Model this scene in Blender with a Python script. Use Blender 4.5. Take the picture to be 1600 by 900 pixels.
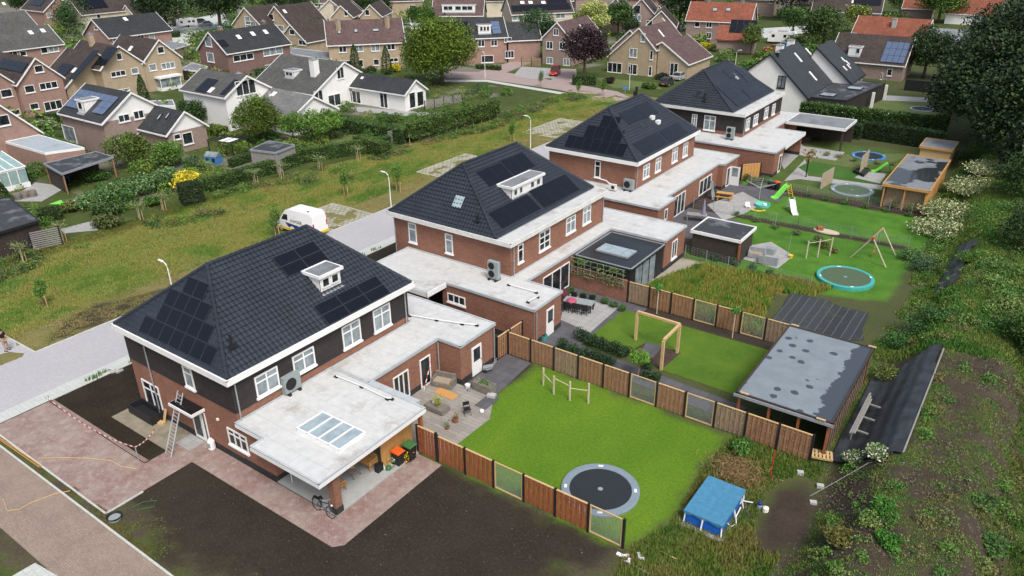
import bpy, math, random
import numpy as np
from mathutils import Vector, Matrix
random.seed(7); RNG = np.random.default_rng(7)
for o in list(bpy.data.objects): bpy.data.objects.remove(o)
sc = bpy.context.scene; COL = sc.collection
# ---------------- camera, world, sun, exposure ----------------
FPX, PITCH, ROLL, YAW, CAMH = 1194.396, 0.4514919, -0.00953804, 2.19046452, 28.0
def cam_axes():
    fw = Vector((math.cos(YAW)*math.cos(PITCH), math.sin(YAW)*math.cos(PITCH), -math.sin(PITCH)))
    r0 = Vector((math.sin(YAW), -math.cos(YAW), 0)); u0 = r0.cross(fw)
    r = math.cos(ROLL)*r0 + math.sin(ROLL)*u0; u = -math.sin(ROLL)*r0 + math.cos(ROLL)*u0
    return r, u, fw
CR, CU, CF = cam_axes(); CP = Vector((0, 0, CAMH))
cd = bpy.data.cameras.new('camera'); cam = bpy.data.objects.new('camera', cd); COL.objects.link(cam)
cd.sensor_width = 36.0; cd.lens = FPX/1600*36; cd.clip_start = 0.5; cd.clip_end = 3000
cam.matrix_world = Matrix(((CR.x, CU.x, -CF.x, 0), (CR.y, CU.y, -CF.y, 0), (CR.z, CU.z, -CF.z, CAMH), (0, 0, 0, 1)))
sc.camera = cam
SUN_EL, SUN_AZ = math.radians(54), math.radians(-32)      # soft overcast sun
w = bpy.data.worlds.new('World'); sc.world = w; w.use_nodes = True
nt = w.node_tree; nt.nodes.clear()
sky = nt.nodes.new('ShaderNodeTexSky'); sky.sky_type = 'NISHITA'; sky.sun_disc = False
sky.sun_elevation = SUN_EL; sky.sun_rotation = math.radians(90)-SUN_AZ; sky.air_density = 1.0; sky.dust_density = 4.5; sky.ozone_density = 0.6
hs = nt.nodes.new('ShaderNodeHueSaturation'); hs.inputs['Saturation'].default_value = 0.72
bg = nt.nodes.new('ShaderNodeBackground'); bg.inputs['Strength'].default_value = 0.125
ow = nt.nodes.new('ShaderNodeOutputWorld')
nt.links.new(sky.outputs[0], hs.inputs['Color']); nt.links.new(hs.outputs[0], bg.inputs[0]); nt.links.new(bg.outputs[0], ow.inputs[0])
sl = bpy.data.lights.new('sun', 'SUN'); sl.energy = 1.4; sl.angle = math.radians(18); sl.color = (1, .985, .955)
so = bpy.data.objects.new('sun', sl); COL.objects.link(so)
sdir = Vector((math.cos(SUN_AZ)*math.cos(SUN_EL), math.sin(SUN_AZ)*math.cos(SUN_EL), math.sin(SUN_EL)))
so.rotation_euler = sdir.to_track_quat('Z', 'Y').to_euler(); so.location = (0, 0, 60)
sc.view_settings.view_transform = 'Standard'; sc.view_settings.look = 'None'; sc.view_settings.gamma = 1
sc.view_settings.use_curve_mapping = False
sc.view_settings.exposure = 0.56

# ---------------- helpers ----------------
def ray(px, py): return CF*FPX + CR*(px-800) - CU*(py-450)
def at(px, py, z=0.0):
    d = ray(px, py); t = (z-CAMH)/d.z
    return Vector((d.x*t, d.y*t, z))
def tag(o, label=None, cat=None, group=None, kind=None):
    if label: o['label'] = label
    if cat: o['category'] = cat
    if group: o['group'] = group
    if kind: o['kind'] = kind
    return o
def thing(name, loc=(0, 0, 0), rz=0.0, label=None, cat=None, group=None):
    o = bpy.data.objects.new(name, None); COL.objects.link(o); o.empty_display_size = .2
    o.location = loc; o.rotation_euler = (0, 0, rz)
    return tag(o, label, cat, group)
def copy_tree(o, parent=None):
    c = o.copy(); COL.objects.link(c); c.parent = parent
    for ch in o.children: copy_tree(ch, c)
    return c
def dup(root, loc, rz=0, label=None, group=None, scale=None):
    r = copy_tree(root); r.location = loc; r.rotation_euler = (0, 0, rz)
    if scale: r.scale = scale if hasattr(scale, '__len__') else (scale,)*3
    if label: r['label'] = label
    if group: r['group'] = group
    return r
class MB:
    """collects shapes into one mesh"""
    def __init__(s, off=(0, 0, 0)): s.V = []; s.F = []; s.M = []; s.off = off
    def poly(s, pts, m=0):
        n = len(s.V); s.V += [tuple(p) for p in pts]; s.F.append(tuple(range(n, n+len(pts)))); s.M.append(m); return s
    def hexa(s, p, m=0):     # p: 8 points bottom 0-3, top 4-7
        n = len(s.V); s.V += [tuple(q) for q in p]
        for f in ((3, 2, 1, 0), (4, 5, 6, 7), (0, 1, 5, 4), (1, 2, 6, 5), (2, 3, 7, 6), (3, 0, 4, 7)):
            s.F.append(tuple(n+i for i in f)); s.M.append(m)
        return s
    def box(s, x0, x1, y0, y1, z0, z1, m=0):
        return s.hexa([(x0, y0, z0), (x1, y0, z0), (x1, y1, z0), (x0, y1, z0), (x0, y0, z1), (x1, y0, z1), (x1, y1, z1), (x0, y1, z1)], m)
    def obox(s, c, size, rz=0, m=0, tilt=0):
        R = Matrix.Rotation(rz, 3, 'Z') @ Matrix.Rotation(tilt, 3, 'X'); hx, hy, hz = [q/2 for q in size]
        P = [Vector(c)+R@Vector(q) for q in ((-hx, -hy, -hz), (hx, -hy, -hz), (hx, hy, -hz), (-hx, hy, -hz), (-hx, -hy, hz), (hx, -hy, hz), (hx, hy, hz), (-hx, hy, hz))]
        return s.hexa(P, m)
    def prism(s, xy, z0, z1, m=0):
        n = len(s.V); k = len(xy)
        s.V += [(p[0], p[1], z0) for p in xy]+[(p[0], p[1], z1) for p in xy]
        s.F.append(tuple(range(n+k-1, n-1, -1))); s.M.append(m); s.F.append(tuple(range(n+k, n+2*k))); s.M.append(m)
        for i in range(k):
            j = (i+1) % k; s.F.append((n+i, n+j, n+k+j, n+k+i)); s.M.append(m)
        return s
    def beam(s, p, q, w=.05, h=None, m=0):
        p = Vector(p); q = Vector(q); h = h or w; d = (q-p).normalized()
        a = d.cross(Vector((0, 0, 1))); a = a.normalized() if a.length > 1e-4 else Vector((1, 0, 0)); b = a.cross(d)
        a = a*w/2; b = b*h/2
        return s.hexa([p-a-b, p+a-b, p+a+b, p-a+b, q-a-b, q+a-b, q+a+b, q-a+b], m)
    def tube(s, pts, r=.03, n=8, m=0, cap=True):
        pts = [Vector(p) for p in pts]; rr = r if hasattr(r, '__len__') else [r]*len(pts); base = len(s.V)
        for i, p in enumerate(pts):
            d = (pts[min(i+1, len(pts)-1)]-pts[max(i-1, 0)]).normalized()
            a = d.cross(Vector((0, 0, 1))) if abs(d.z) < .95 else d.cross(Vector((1, 0, 0))); a.normalize(); b = d.cross(a)
            for k in range(n):
                t = 2*math.pi*k/n; s.V.append(tuple(p+a*math.cos(t)*rr[i]+b*math.sin(t)*rr[i]))
        for i in range(len(pts)-1):
            for k in range(n):
                j = (k+1) % n; s.F.append((base+i*n+k, base+i*n+j, base+(i+1)*n+j, base+(i+1)*n+k)); s.M.append(m)
        if cap:
            s.F.append(tuple(base+k for k in range(n-1, -1, -1))); s.M.append(m)
            e = base+(len(pts)-1)*n; s.F.append(tuple(e+k for k in range(n))); s.M.append(m)
        return s
    def lathe(s, c, prof, n=20, m=0):   # prof: (r,z)
        base = len(s.V)
        for r, z in prof:
            for k in range(n):
                t = 2*math.pi*k/n; s.V.append((c[0]+r*math.cos(t), c[1]+r*math.sin(t), c[2]+z))
        for i in range(len(prof)-1):
            for k in range(n):
                j = (k+1) % n; s.F.append((base+i*n+k, base+i*n+j, base+(i+1)*n+j, base+(i+1)*n+k)); s.M.append(m)
        s.F.append(tuple(base+k for k in range(n-1, -1, -1))); s.M.append(m)
        e = base+(len(prof)-1)*n; s.F.append(tuple(e+k for k in range(n))); s.M.append(m)
        return s
    def build(s, name, mats, parent=None, smooth=False, loc=None, rz=0):
        if not hasattr(mats, '__len__'): mats = [mats]
        ox, oy, oz = s.off
        V = np.array(s.V, dtype=float)-np.array([ox, oy, oz]) if s.V else np.zeros((0, 3))
        me = bpy.data.meshes.new(name); me.from_pydata(V.tolist(), [], s.F)
        for m in mats: me.materials.append(m)
        me.polygons.foreach_set('material_index', s.M)
        uv_metres(me)
        if smooth: me.polygons.foreach_set('use_smooth', [True]*len(me.polygons))
        o = bpy.data.objects.new(name, me); COL.objects.link(o)
        if parent: o.parent = parent
        if loc is not None: o.location = loc
        if rz: o.rotation_euler = (0, 0, rz)
        return o
def uv_metres(me):
    nl = len(me.loops)
    if not nl: return
    uvl = me.uv_layers.new(name='UVMap')
    co = np.empty(len(me.vertices)*3); me.vertices.foreach_get('co', co); co = co.reshape(-1, 3)
    vi = np.empty(nl, dtype=np.int32); me.loops.foreach_get('vertex_index', vi)
    nf = len(me.polygons); nr = np.empty(nf*3); me.polygons.foreach_get('normal', nr); nr = nr.reshape(-1, 3)
    tot = np.empty(nf, dtype=np.int32); me.polygons.foreach_get('loop_total', tot)
    n = np.repeat(nr, tot, axis=0); p = co[vi]
    hor = np.stack([-n[:, 1], n[:, 0], np.zeros(nl)], 1); L = np.linalg.norm(hor, axis=1)
    flat = L < .12; hor[flat] = (1, 0, 0); L[flat] = 1; hor /= L[:, None]
    up = np.cross(n, hor); up[flat] = (0, 1, 0)
    uv = np.stack([(p*hor).sum(1), (p*up).sum(1)], 1)
    uvl.data.foreach_set('uv', uv.ravel())
class Pl:
    """a vertical plane: a along d, b up, c outwards along n"""
    def __init__(s, o, d, n): s.o = Vector((o[0], o[1], 0)); s.d = Vector((d[0], d[1], 0)); s.n = Vector((n[0], n[1], 0))
    def p(s, a, b, c=0): return s.o+s.d*a+s.n*c+Vector((0, 0, b))
    def bar(s, mb, a0, a1, b0, b1, c0, c1, m=0):
        return mb.hexa([s.p(a0, b0, c0), s.p(a1, b0, c0), s.p(a1, b0, c1), s.p(a0, b0, c1), s.p(a0, b1, c0), s.p(a1, b1, c0), s.p(a1, b1, c1), s.p(a0, b1, c1)], m)
class Slope:
    """a roof plane: a along the eave, t up the slope, d off the surface"""
    def __init__(s, o, along, up): s.o = Vector(o); s.a = Vector(along).normalized(); s.u = Vector(up).normalized(); s.n = s.a.cross(s.u); s.n = s.n if s.n.z > 0 else -s.n
    def p(s, a, t, d=0): return s.o+s.a*a+s.u*t+s.n*d
    def px(s, x, y, d=0):
        r = ray(x, y); o = s.o+s.n*d; k = (o-CP).dot(s.n)/r.dot(s.n); q = CP+r*k-o; return q.dot(s.a), q.dot(s.u)
    def slab(s, mb, a0, a1, t0, t1, d0, d1, m=0):
        return mb.hexa([s.p(a0, t0, d0), s.p(a1, t0, d0), s.p(a1, t1, d0), s.p(a0, t1, d0), s.p(a0, t0, d1), s.p(a1, t0, d1), s.p(a1, t1, d1), s.p(a0, t1, d1)], m)
# value noise for python-side variation
_L = RNG.random((256, 256))
def vnoise(x, y, sc_=1.0):
    x = np.asarray(x)/sc_; y = np.asarray(y)/sc_; xi = np.floor(x).astype(int); yi = np.floor(y).astype(int)
    fx = x-xi; fy = y-yi; fx = fx*fx*(3-2*fx); fy = fy*fy*(3-2*fy)
    g = lambda i, j: _L[i & 255, j & 255]
    return (g(xi, yi)*(1-fx)+g(xi+1, yi)*fx)*(1-fy)+(g(xi, yi+1)*(1-fx)+g(xi+1, yi+1)*fx)*fy
def fbm(x, y, sc_=1.0, o=4):
    r = 0; a = .5; t = 0
    for k in range(o): r = r+a*vnoise(np.asarray(x)+17.3*k, np.asarray(y)-9.1*k, sc_/2**k); t += a; a *= .55
    return r/t
def sstep(e0, e1, x): t = np.clip((x-e0)/(e1-e0), 0, 1); return t*t*(3-2*t)
def hgt(x, y):
    """height of the earth bank along the right"""
    x = np.asarray(x, float); y = np.asarray(y, float)
    toe = -5.3-1.6*sstep(70, 100, y)
    w_ = sstep(-6, 14, y)
    up = sstep(0, 1, (x-toe)/3.1); dn = 1-.85*sstep(1.0, 3.6, x)
    return 2.15*w_*up*dn
def hz(x, y): return float(hgt(x, y))
# ---------------- materials ----------------
class NB:
    def __init__(s, name):
        s.m = bpy.data.materials.new(name); s.m.use_nodes = True; s.t = s.m.node_tree; s.t.nodes.clear()
        s.out = s.n('ShaderNodeOutputMaterial'); s.b = s.n('ShaderNodeBsdfPrincipled'); s.l(s.b.outputs[0], s.out.inputs[0])
        s.b.inputs['Specular IOR Level'].default_value = .3
    def n(s, t, **k):
        o = s.t.nodes.new(t)
        for a, v in k.items(): setattr(o, a, v)
        return o
    def l(s, a, b): s.t.links.new(a, b)
    def co(s, which='Object'):
        return s.n('ShaderNodeTexCoord').outputs[which]
    def noise(s, vec, scale, detail=4, rough=.6, dim='3D'):
        o = s.n('ShaderNodeTexNoise'); o.inputs['Scale'].default_value = scale; o.inputs['Detail'].default_value = detail; o.inputs['Roughness'].default_value = rough
        if vec is not None: s.l(vec, o.inputs['Vector'])
        return o.outputs['Fac']
    def ramp(s, fac, stops):
        o = s.n('ShaderNodeValToRGB'); s.l(fac, o.inputs[0]); e = o.color_ramp.elements
        while len(e) < len(stops): e.new(.5)
        for i, (p, c) in enumerate(stops):
            e[i].position = p; e[i].color = (*c, 1) if hasattr(c, '__len__') else (c, c, c, 1)
        return o.outputs[0]
    def mix(s, fac, a, b, mode='MIX'):
        o = s.n('ShaderNodeMix'); o.data_type = 'RGBA'; o.blend_type = mode
        for v, i in ((fac, 0), (a, 6), (b, 7)):
            if hasattr(v, 'links'): s.l(v, o.inputs[i])
            elif i == 0: o.inputs[i].default_value = v
            else: o.inputs[i].default_value = (*v, 1)
        return o.outputs[2]
    def bump(s, h, strength=.5, dist=.02):
        o = s.n('ShaderNodeBump'); o.inputs['Strength'].default_value = strength; o.inputs['Distance'].default_value = dist
        s.l(h, o.inputs['Height']); s.l(o.outputs[0], s.b.inputs['Normal'])
    def base(s, c):
        if hasattr(c, 'links'): s.l(c, s.b.inputs['Base Color'])
        else: s.b.inputs['Base Color'].default_value = (*c, 1)
    def rough(s, r): s.b.inputs['Roughness'].default_value = r
def sc3(c, k): return tuple(min(1, v*k) for v in c)
def plain(name, c, rough=.6, var=.25, scale=3.0, metal=0, spec=.3, bump=0, detail=5):
    n = NB(name); v = n.co(); f = n.noise(v, scale, detail)
    n.base(n.ramp(f, [(.3, sc3(c, 1-var)), (.7, sc3(c, 1+var))])); n.rough(rough); n.b.inputs['Metallic'].default_value = metal
    n.b.inputs['Specular IOR Level'].default_value = spec
    if bump: n.bump(n.noise(v, scale*8, 3), bump, .02)
    return n.m
def brickmat(name, c1, c2, mortar, scale=1.0, bw=.22, bh=.07, ms=.008, var=.2, rough=.85, big=.8, bump=.3, squash=None, offs=.5):
    n = NB(name); uv = n.co('UV')
    b = n.n('ShaderNodeTexBrick'); b.inputs['Scale'].default_value = 1; b.inputs['Brick Width'].default_value = bw*scale; b.inputs['Row Height'].default_value = bh*scale
    b.inputs['Mortar Size'].default_value = ms*scale; b.inputs['Color1'].default_value = (*c1, 1); b.inputs['Color2'].default_value = (*c2, 1); b.inputs['Mortar'].default_value = (*mortar, 1)
    b.offset = offs; n.l(uv, b.inputs['Vector'])
    o = n.co(); f = n.noise(o, big, 6, .65); f2 = n.noise(o, 9, 3)
    c = n.mix(1, b.outputs['Color'], n.ramp(f, [(.3, (1-var,)*3), (.7, (1+var*.6 if 1+var*.6 <= 1 else 1,)*3)]), 'MULTIPLY')
    c = n.mix(.5, c, n.ramp(f2, [(.3, (.72,)*3), (.7, (1,)*3)]), 'MULTIPLY')
    n.base(c); n.rough(rough)
    if bump: n.bump(b.outputs['Fac'], bump, -.006)
    return n.m
M = {}
M['brick'] = brickmat('red_brick', (.25, .104, .067), (.35, .158, .102), (.27, .175, .13))
M['brick_old'] = brickmat('pink_brick', (.33, .19, .15), (.42, .26, .21), (.38, .29, .25))
M['brick_beige'] = brickmat('beige_brick', (.42, .32, .21), (.52, .41, .27), (.46, .39, .3))
M['brick_brown'] = brickmat('taupe_brick', (.30, .215, .18), (.38, .28, .24), (.33, .27, .24))
M['brick_red2'] = brickmat('plum_brick', (.21, .12, .105), (.27, .16, .14), (.25, .19, .17))
M['plinth'] = plain('dark_plinth', (.035, .034, .036), .8)
M['white'] = plain('white_paint', (.78, .78, .77), .45, .05, 1.2)
M['white_dirty'] = plain('white_weathered', (.66, .66, .63), .6, .12, 2.0)
M['render'] = plain('white_render', (.78, .775, .755), .8, .05, .7)
M['cream'] = plain('cream_render', (.6, .54, .42), .8, .08, .7)
def cladding():
    n = NB('dark_slate_cladding'); uv = n.co('UV'); o = n.co()
    w_ = n.n('ShaderNodeTexBrick'); n.l(uv, w_.inputs['Vector']); w_.inputs['Scale'].default_value = 1; w_.inputs['Brick Width'].default_value = 1.4; w_.inputs['Row Height'].default_value = .16
    w_.inputs['Mortar Size'].default_value = .01; w_.inputs['Color1'].default_value = (.038, .033, .033, 1); w_.inputs['Color2'].default_value = (.05, .042, .04, 1); w_.inputs['Mortar'].default_value = (.02, .018, .018, 1)
    n.base(n.mix(1, w_.outputs['Color'], n.ramp(n.noise(o, 2.5, 5), [(.3, (.7,)*3), (.7, (1,)*3)]), 'MULTIPLY')); n.rough(.75); return n.m
M['clad'] = cladding()
def tile(name, c, var=.3, rough=.45, bump=True, moss=None, cw=.30, rh=.34, spec=.3):
    n = NB(name); uv = n.co('UV'); o = n.co()
    b = n.n('ShaderNodeTexBrick'); n.l(uv, b.inputs['Vector']); b.offset = 0
    b.inputs['Scale'].default_value = 1; b.inputs['Brick Width'].default_value = cw; b.inputs['Row Height'].default_value = rh; b.inputs['Mortar Size'].default_value = .035
    b.inputs['Mortar Smooth'].default_value = .6
    b.inputs['Color1'].default_value = (*sc3(c, 1-var*.5), 1); b.inputs['Color2'].default_value = (*sc3(c, 1+var*.6), 1); b.inputs['Mortar'].default_value = (*sc3(c, .42), 1)
    base = b.outputs['Color'] if bump else n.ramp(n.noise(uv, 2.8, 2), [(.3, sc3(c, 1-var*.5)), (.7, sc3(c, 1+var*.5))])
    k = n.mix(1, base, n.ramp(n.noise(o, .45, 7, .75), [(.3, (.6,)*3), (.68, (1,)*3)]), 'MULTIPLY')
    if moss: k = n.mix(n.ramp(n.noise(o, .8, 7, .75), [(.5, 0.), (.68, .8)]), k, moss)
    n.base(k); n.rough(rough); n.b.inputs['Specular IOR Level'].default_value = spec
    if bump: n.bump(b.outputs['Fac'], .8, -.04)
    return n.m
M['tile_new'] = tile('anthracite_tile', (.026, .034, .047), .4, .42, False, spec=.45)
M['tile_brown'] = tile('brown_tile', (.075, .055, .050), .4, .7, moss=(.07, .062, .045))
M['tile_lgrey'] = tile('pale_grey_tile', (.24, .24, .235), .3, .7)
M['tile_grey'] = tile('grey_tile', (.12, .12, .117), .4, .7, moss=(.09, .09, .06))
M['tile_dark'] = tile('dark_tile', (.048, .052, .056), .35, .6)
M['tile_slate'] = tile('slate_tile', (.05, .058, .066), .25, .5, rh=.25)
M['tile_red'] = tile('orange_tile', (.33, .105, .06), .35, .7, moss=(.19, .09, .06))
M['tile_pink'] = tile('plum_tile', (.15, .095, .09), .35, .7, moss=(.1, .075, .06))
def flatroof(name, c, stain, s0=.56, s1=.7, wet=None):
    n = NB(name); o = n.co()
    f = n.noise(o, .45, 7, .68); g = n.noise(o, 2.2, 5)
    k = n.ramp(g, [(.3, sc3(c, .88)), (.7, sc3(c, 1.05))])
    bk_ = n.n('ShaderNodeTexBrick'); n.l(n.co('UV'), bk_.inputs['Vector']); bk_.inputs['Scale'].default_value = 1; bk_.inputs['Brick Width'].default_value = 5.2; bk_.inputs['Row Height'].default_value = 1.02; bk_.inputs['Mortar Size'].default_value = .022; bk_.inputs['Color1'].default_value = (1, 1, 1, 1); bk_.inputs['Color2'].default_value = (.955, .955, .955, 1); bk_.inputs['Mortar'].default_value = (.84, .84, .84, 1)
    k = n.mix(1, k, bk_.outputs[0], 'MULTIPLY')
    k = n.mix(n.ramp(f, [(s0, 0.), (s1, .75)]), k, stain)
    mp = n.n('ShaderNodeMapping'); mp.inputs['Scale'].default_value = (.9, .25, .6); mp.inputs['Location'].default_value = (4, 7, 0); n.l(o, mp.inputs[0])
    k = n.mix(n.ramp(n.noise(mp.outputs[0], 2.6, 6, .7), [(.58, 0.), (.72, .35)]), k, sc3(c, .72))
    n.base(k); n.rough(.7)
    if wet:
        h = n.noise(o, wet, 3, .45); r = n.ramp(h, [(.5, .75), (.53, .08)]); n.l(r, n.b.inputs['Roughness'])
        n.base(n.mix(n.ramp(h, [(.5, 0.), (.53, 1.)]), k, sc3(c, .16)))
    return n.m
M['flat_white'] = flatroof('pale_bitumen', (.55, .56, .55), (.28, .23, .19), .54, .70)
M['flat_pale'] = flatroof('pale_blue_bitumen', (.36, .41, .45), (.22, .23, .24), .55, .7)
M['flat_grey'] = flatroof('grey_bitumen', (.22, .235, .25), (.13, .14, .15), .5, .62)
M['flat_dark'] = flatroof('dark_bitumen', (.045, .05, .055), (.16, .17, .18), .52, .6)
M['lead'] = plain('grey_lead', (.27, .29, .31), .5, .15)
M['trim'] = plain('pale_roof_trim', (.42, .45, .47), .5, .12, 2)
M['metal'] = plain('zinc', (.34, .36, .38), .4, .15, metal=.3)
M['black'] = plain('black_coating', (.02, .02, .022), .5, .2)
M['blackgloss'] = plain('black_gloss', (.012, .012, .014), .15, .2, spec=.5)
def glass(name, c, rough=.06, spec=.6, v=1.0):
    n = NB(name); o = n.co(); n.base(n.ramp(n.noise(o, 1.3, 3), [(.4, sc3(c, 1-.6*v)), (.5, c), (.62, sc3(c, 1+.6*v))])); n.rough(rough); n.b.inputs['Specular IOR Level'].default_value = spec; return n.m
M['glass'] = glass('dark_glass', (.022, .028, .032))
M['curtain'] = glass('curtained_glass', (.22, .26, .28), .12, .6, .45)
M['skyglass'] = glass('skylight_glass', (.30, .37, .40), .08, .6, .18)
M['cyanglass'] = glass('conservatory_glass', (.25, .36, .35), .08, .6, .15)
M['flat_gloss'] = plain('wet_dark_roofing', (.018, .022, .026), .28, .25, 1.2, spec=.4)
def solar(name, c, line):
    n = NB(name); uv = n.co('UV'); b = n.n('ShaderNodeTexBrick'); b.offset = 0; n.l(uv, b.inputs['Vector'])
    b.inputs['Scale'].default_value = 1; b.inputs['Brick Width'].default_value = .166; b.inputs['Row Height'].default_value = .166; b.inputs['Mortar Size'].default_value = .004
    b.inputs['Color1'].default_value = (*c, 1); b.inputs['Color2'].default_value = (*sc3(c, 1.15), 1); b.inputs['Mortar'].default_value = (*line, 1)
    n.base(b.outputs[0]); n.rough(.22); n.b.inputs['Specular IOR Level'].default_value = .26; return n.m
M['solar'] = solar('black_solar_cells', (.005, .0065, .012), (.010, .012, .019))
M['solar_blue'] = solar('blue_solar_cells', (.085, .12, .20), (.16, .20, .27))
M['solar_slate'] = solar('slate_solar_cells', (.008, .011, .017), (.013, .017, .025))
M['frame_sil'] = plain('aluminium', (.5, .52, .54), .35, .08, metal=.4)
M['frame_blk'] = plain('black_frame', (.02, .021, .025), .4, .1)
M['frame_dim'] = plain('panel_frame', (.034, .039, .047), .4, .1)
def wood(name, c, var=.35, scale=1.0, rough=.7):
    n = NB(name); o = n.co(); mp = n.n('ShaderNodeMapping'); mp.inputs['Scale'].default_value = (9*scale, 9*scale, 1.1*scale); n.l(o, mp.inputs[0])
    f = n.noise(mp.outputs[0], 1.6, 5); n.base(n.ramp(f, [(.28, sc3(c, 1-var)), (.72, sc3(c, 1+var))])); n.rough(rough); return n.m
M['wood_red'] = wood('red_cedar', (.30, .105, .045))
M['wood_mid'] = wood('brown_fence_board', (.30, .165, .09))
M['wood_grey'] = wood('weathered_board', (.29, .205, .135))
M['wood_yel'] = wood('yellow_timber', (.50, .27, .09), .25)
M['wood_light'] = wood('fresh_pine', (.55, .38, .19), .2)
M['wood_pale'] = wood('bleached_pole', (.5, .43, .32), .2)
M['wood_dark'] = wood('dark_board', (.05, .04, .035))
M['wood_silver'] = wood('silver_slat', (.26, .25, .23), .25)
def colp(name, c, rough=.5, var=.08, **k): M[name] = plain(name, c, rough, var, 4, **k)
colp('orange_plastic', (.75, .11, .015)); colp('green_plastic', (.05, .15, .05)); colp('black_plastic', (.018, .018, .02), .45)
colp('net_green', (.075, .115, .06)); colp('turquoise', (.14, .5, .42)); colp('teal', (.06, .36, .33)); colp('blue_pad', (.06, .2, .42)); colp('grey_pad', (.20, .25, .29))
colp('blue_pvc', (.015, .12, .52), .4); colp('blue_cover', (.06, .21, .34), .55, .14); colp('lime', (.18, .62, .08)); colp('yellow', (.75, .5, .03)); colp('whiteplastic', (.78, .78, .78), .4)
colp('red_paint', (.45, .03, .02), .35); colp('pink_cloth', (.4, .09, .15), .8); colp('rattan', (.19, .17, .145), .8, .25); colp('lilac', (.25, .22, .33), .8)
colp('skin', (.45, .27, .19), .6); colp('khaki', (.32, .27, .2), .9); colp('hair', (.04, .025, .015), .8); colp('shirt_dark', (.02, .02, .03), .9)
colp('car_white', (.8, .8, .8), .22, .02, spec=.5); colp('car_dark', (.03, .035, .04), .25, .05, spec=.5); colp('car_silver', (.35, .37, .39), .25, .05, spec=.5); colp('car_red', (.42, .02, .02), .25, .05, spec=.5)
colp('car_blue', (.05, .13, .3), .25, .05, spec=.5); colp('tyre', (.02, .02, .02), .9); colp('navy', (.02, .035, .17), .4); colp('parkblue', (.1, .2, .4)); colp('concrete', (.42, .42, .4), .9, .12, bump=.2)
colp('mat_black', (.022, .027, .032), .7, .1); colp('unit_grey', (.27, .31, .31), .5); colp('terracotta', (.3, .12, .06), .8); colp('petal_white', (.75, .75, .62), .9); colp('petal_yellow', (.7, .45, .02), .9)
# paving
M['slab'] = brickmat('patio_slabs', (.36, .36, .35), (.40, .40, .385), (.24, .24, .23), bw=.6, bh=.6, ms=.012, var=.12, offs=0, bump=.15)
M['slab_dark'] = brickmat('dark_slabs', (.10, .10, .11), (.125, .125, .135), (.07, .07, .08), bw=.6, bh=.6, ms=.012, var=.15, offs=0, bump=.15)
M['slab_warm'] = brickmat('wood_look_slabs', (.30, .275, .24), (.37, .34, .30), (.2, .19, .17), bw=1.2, bh=.3, ms=.012, var=.2, bump=.15)
M['street'] = brickmat('lilac_grey_pavers', (.43, .425, .44), (.48, .47, .485), (.37, .36, .38), bw=.22, bh=.11, ms=.012, var=.07, big=.25, bump=.1)
M['street_pale'] = brickmat('pale_pavement', (.50, .53, .50), (.56, .585, .555), (.42, .44, .41), bw=.3, bh=.3, ms=.012, var=.08, big=.3, bump=.1)
M['road_brown'] = brickmat('brown_road_bricks', (.31, .235, .19), (.38, .295, .24), (.24, .19, .16), bw=.2, bh=.1, ms=.012, var=.25, big=.5, bump=.2)
M['street_pink'] = brickmat('pink_street_bricks', (.36, .28, .26), (.41, .32, .3), (.3, .24, .22), bw=.3, bh=.2, ms=.012, var=.1, big=.2, bump=0)
M['kerb'] = plain('concrete_kerb', (.48, .49, .45), .85, .12)
def redpav():
    n = NB('red_sanded_pavers'); uv = n.co('UV'); o = n.co()
    b = n.n('ShaderNodeTexBrick'); n.l(uv, b.inputs['Vector']); b.inputs['Scale'].default_value = 1; b.inputs['Brick Width'].default_value = .21; b.inputs['Row Height'].default_value = .105
    b.inputs['Mortar Size'].default_value = .008; b.inputs['Color1'].default_value = (.17, .085, .08, 1); b.inputs['Color2'].default_value = (.22, .115, .105, 1); b.inputs['Mortar'].default_value = (.29, .23, .195, 1)
    f = n.noise(o, .5, 7, .72); g = n.noise(o, 2.4, 5, .7)
    k = n.mix(n.ramp(f, [(.4, 0.15), (.64, .95)]), b.outputs['Color'], (.31, .255, .222))
    k = n.mix(n.ramp(g, [(.48, 0.), (.72, .6)]), k, (.42, .37, .325)); n.base(k); n.rough(.9); return n.m
M['redpav'] = redpav()
def gravelpark():
    n = NB('grass_pavers'); uv = n.co('UV'); o = n.co()
    b = n.n('ShaderNodeTexBrick'); n.l(uv, b.inputs['Vector']); b.inputs['Scale'].default_value = 1; b.inputs['Brick Width'].default_value = .6; b.inputs['Row Height'].default_value = .4; b.inputs['Mortar Size'].default_value = .07
    b.inputs['Color1'].default_value = (.40, .39, .35, 1); b.inputs['Color2'].default_value = (.45, .44, .39, 1); b.inputs['Mortar'].default_value = (.22, .21, .12, 1)
    n.base(n.mix(n.ramp(n.noise(o, .9, 6, .7), [(.45, 0.), (.66, .75)]), b.outputs['Color'], (.17, .17, .08))); n.rough(.95); return n.m
M['park'] = gravelpark()
def lawn(name, c1, c2, c3=None):
    n = NB(name); o = n.co(); f = n.noise(o, .38, 6, .65); g = n.noise(o, 14, 4, .8); h = n.noise(o, 2.6, 4, .7)
    k = n.ramp(f, [(.36, c1), (.64, c2)]); 
    k = n.mix(n.ramp(h, [(.42, 0.), (.75, .55)]), k, c3 or sc3(c1, .6))
    k = n.mix(.75, k, n.ramp(g, [(.3, (.45,)*3), (.7, (1,)*3)]), 'MULTIPLY'); n.base(k); n.rough(.95); n.bump(g, 1.0, .05); return n.m
M['lawn'] = lawn('lawn_grass', (.07, .17, .012), (.12, .225, .018), (.15, .20, .02))
M['lawn2'] = lawn('lawn_grass_deep', (.045, .14, .02), (.075, .19, .025))
M['lawn3'] = lawn('lawn_grass_dry', (.12, .18, .05), (.17, .2, .07))
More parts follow.
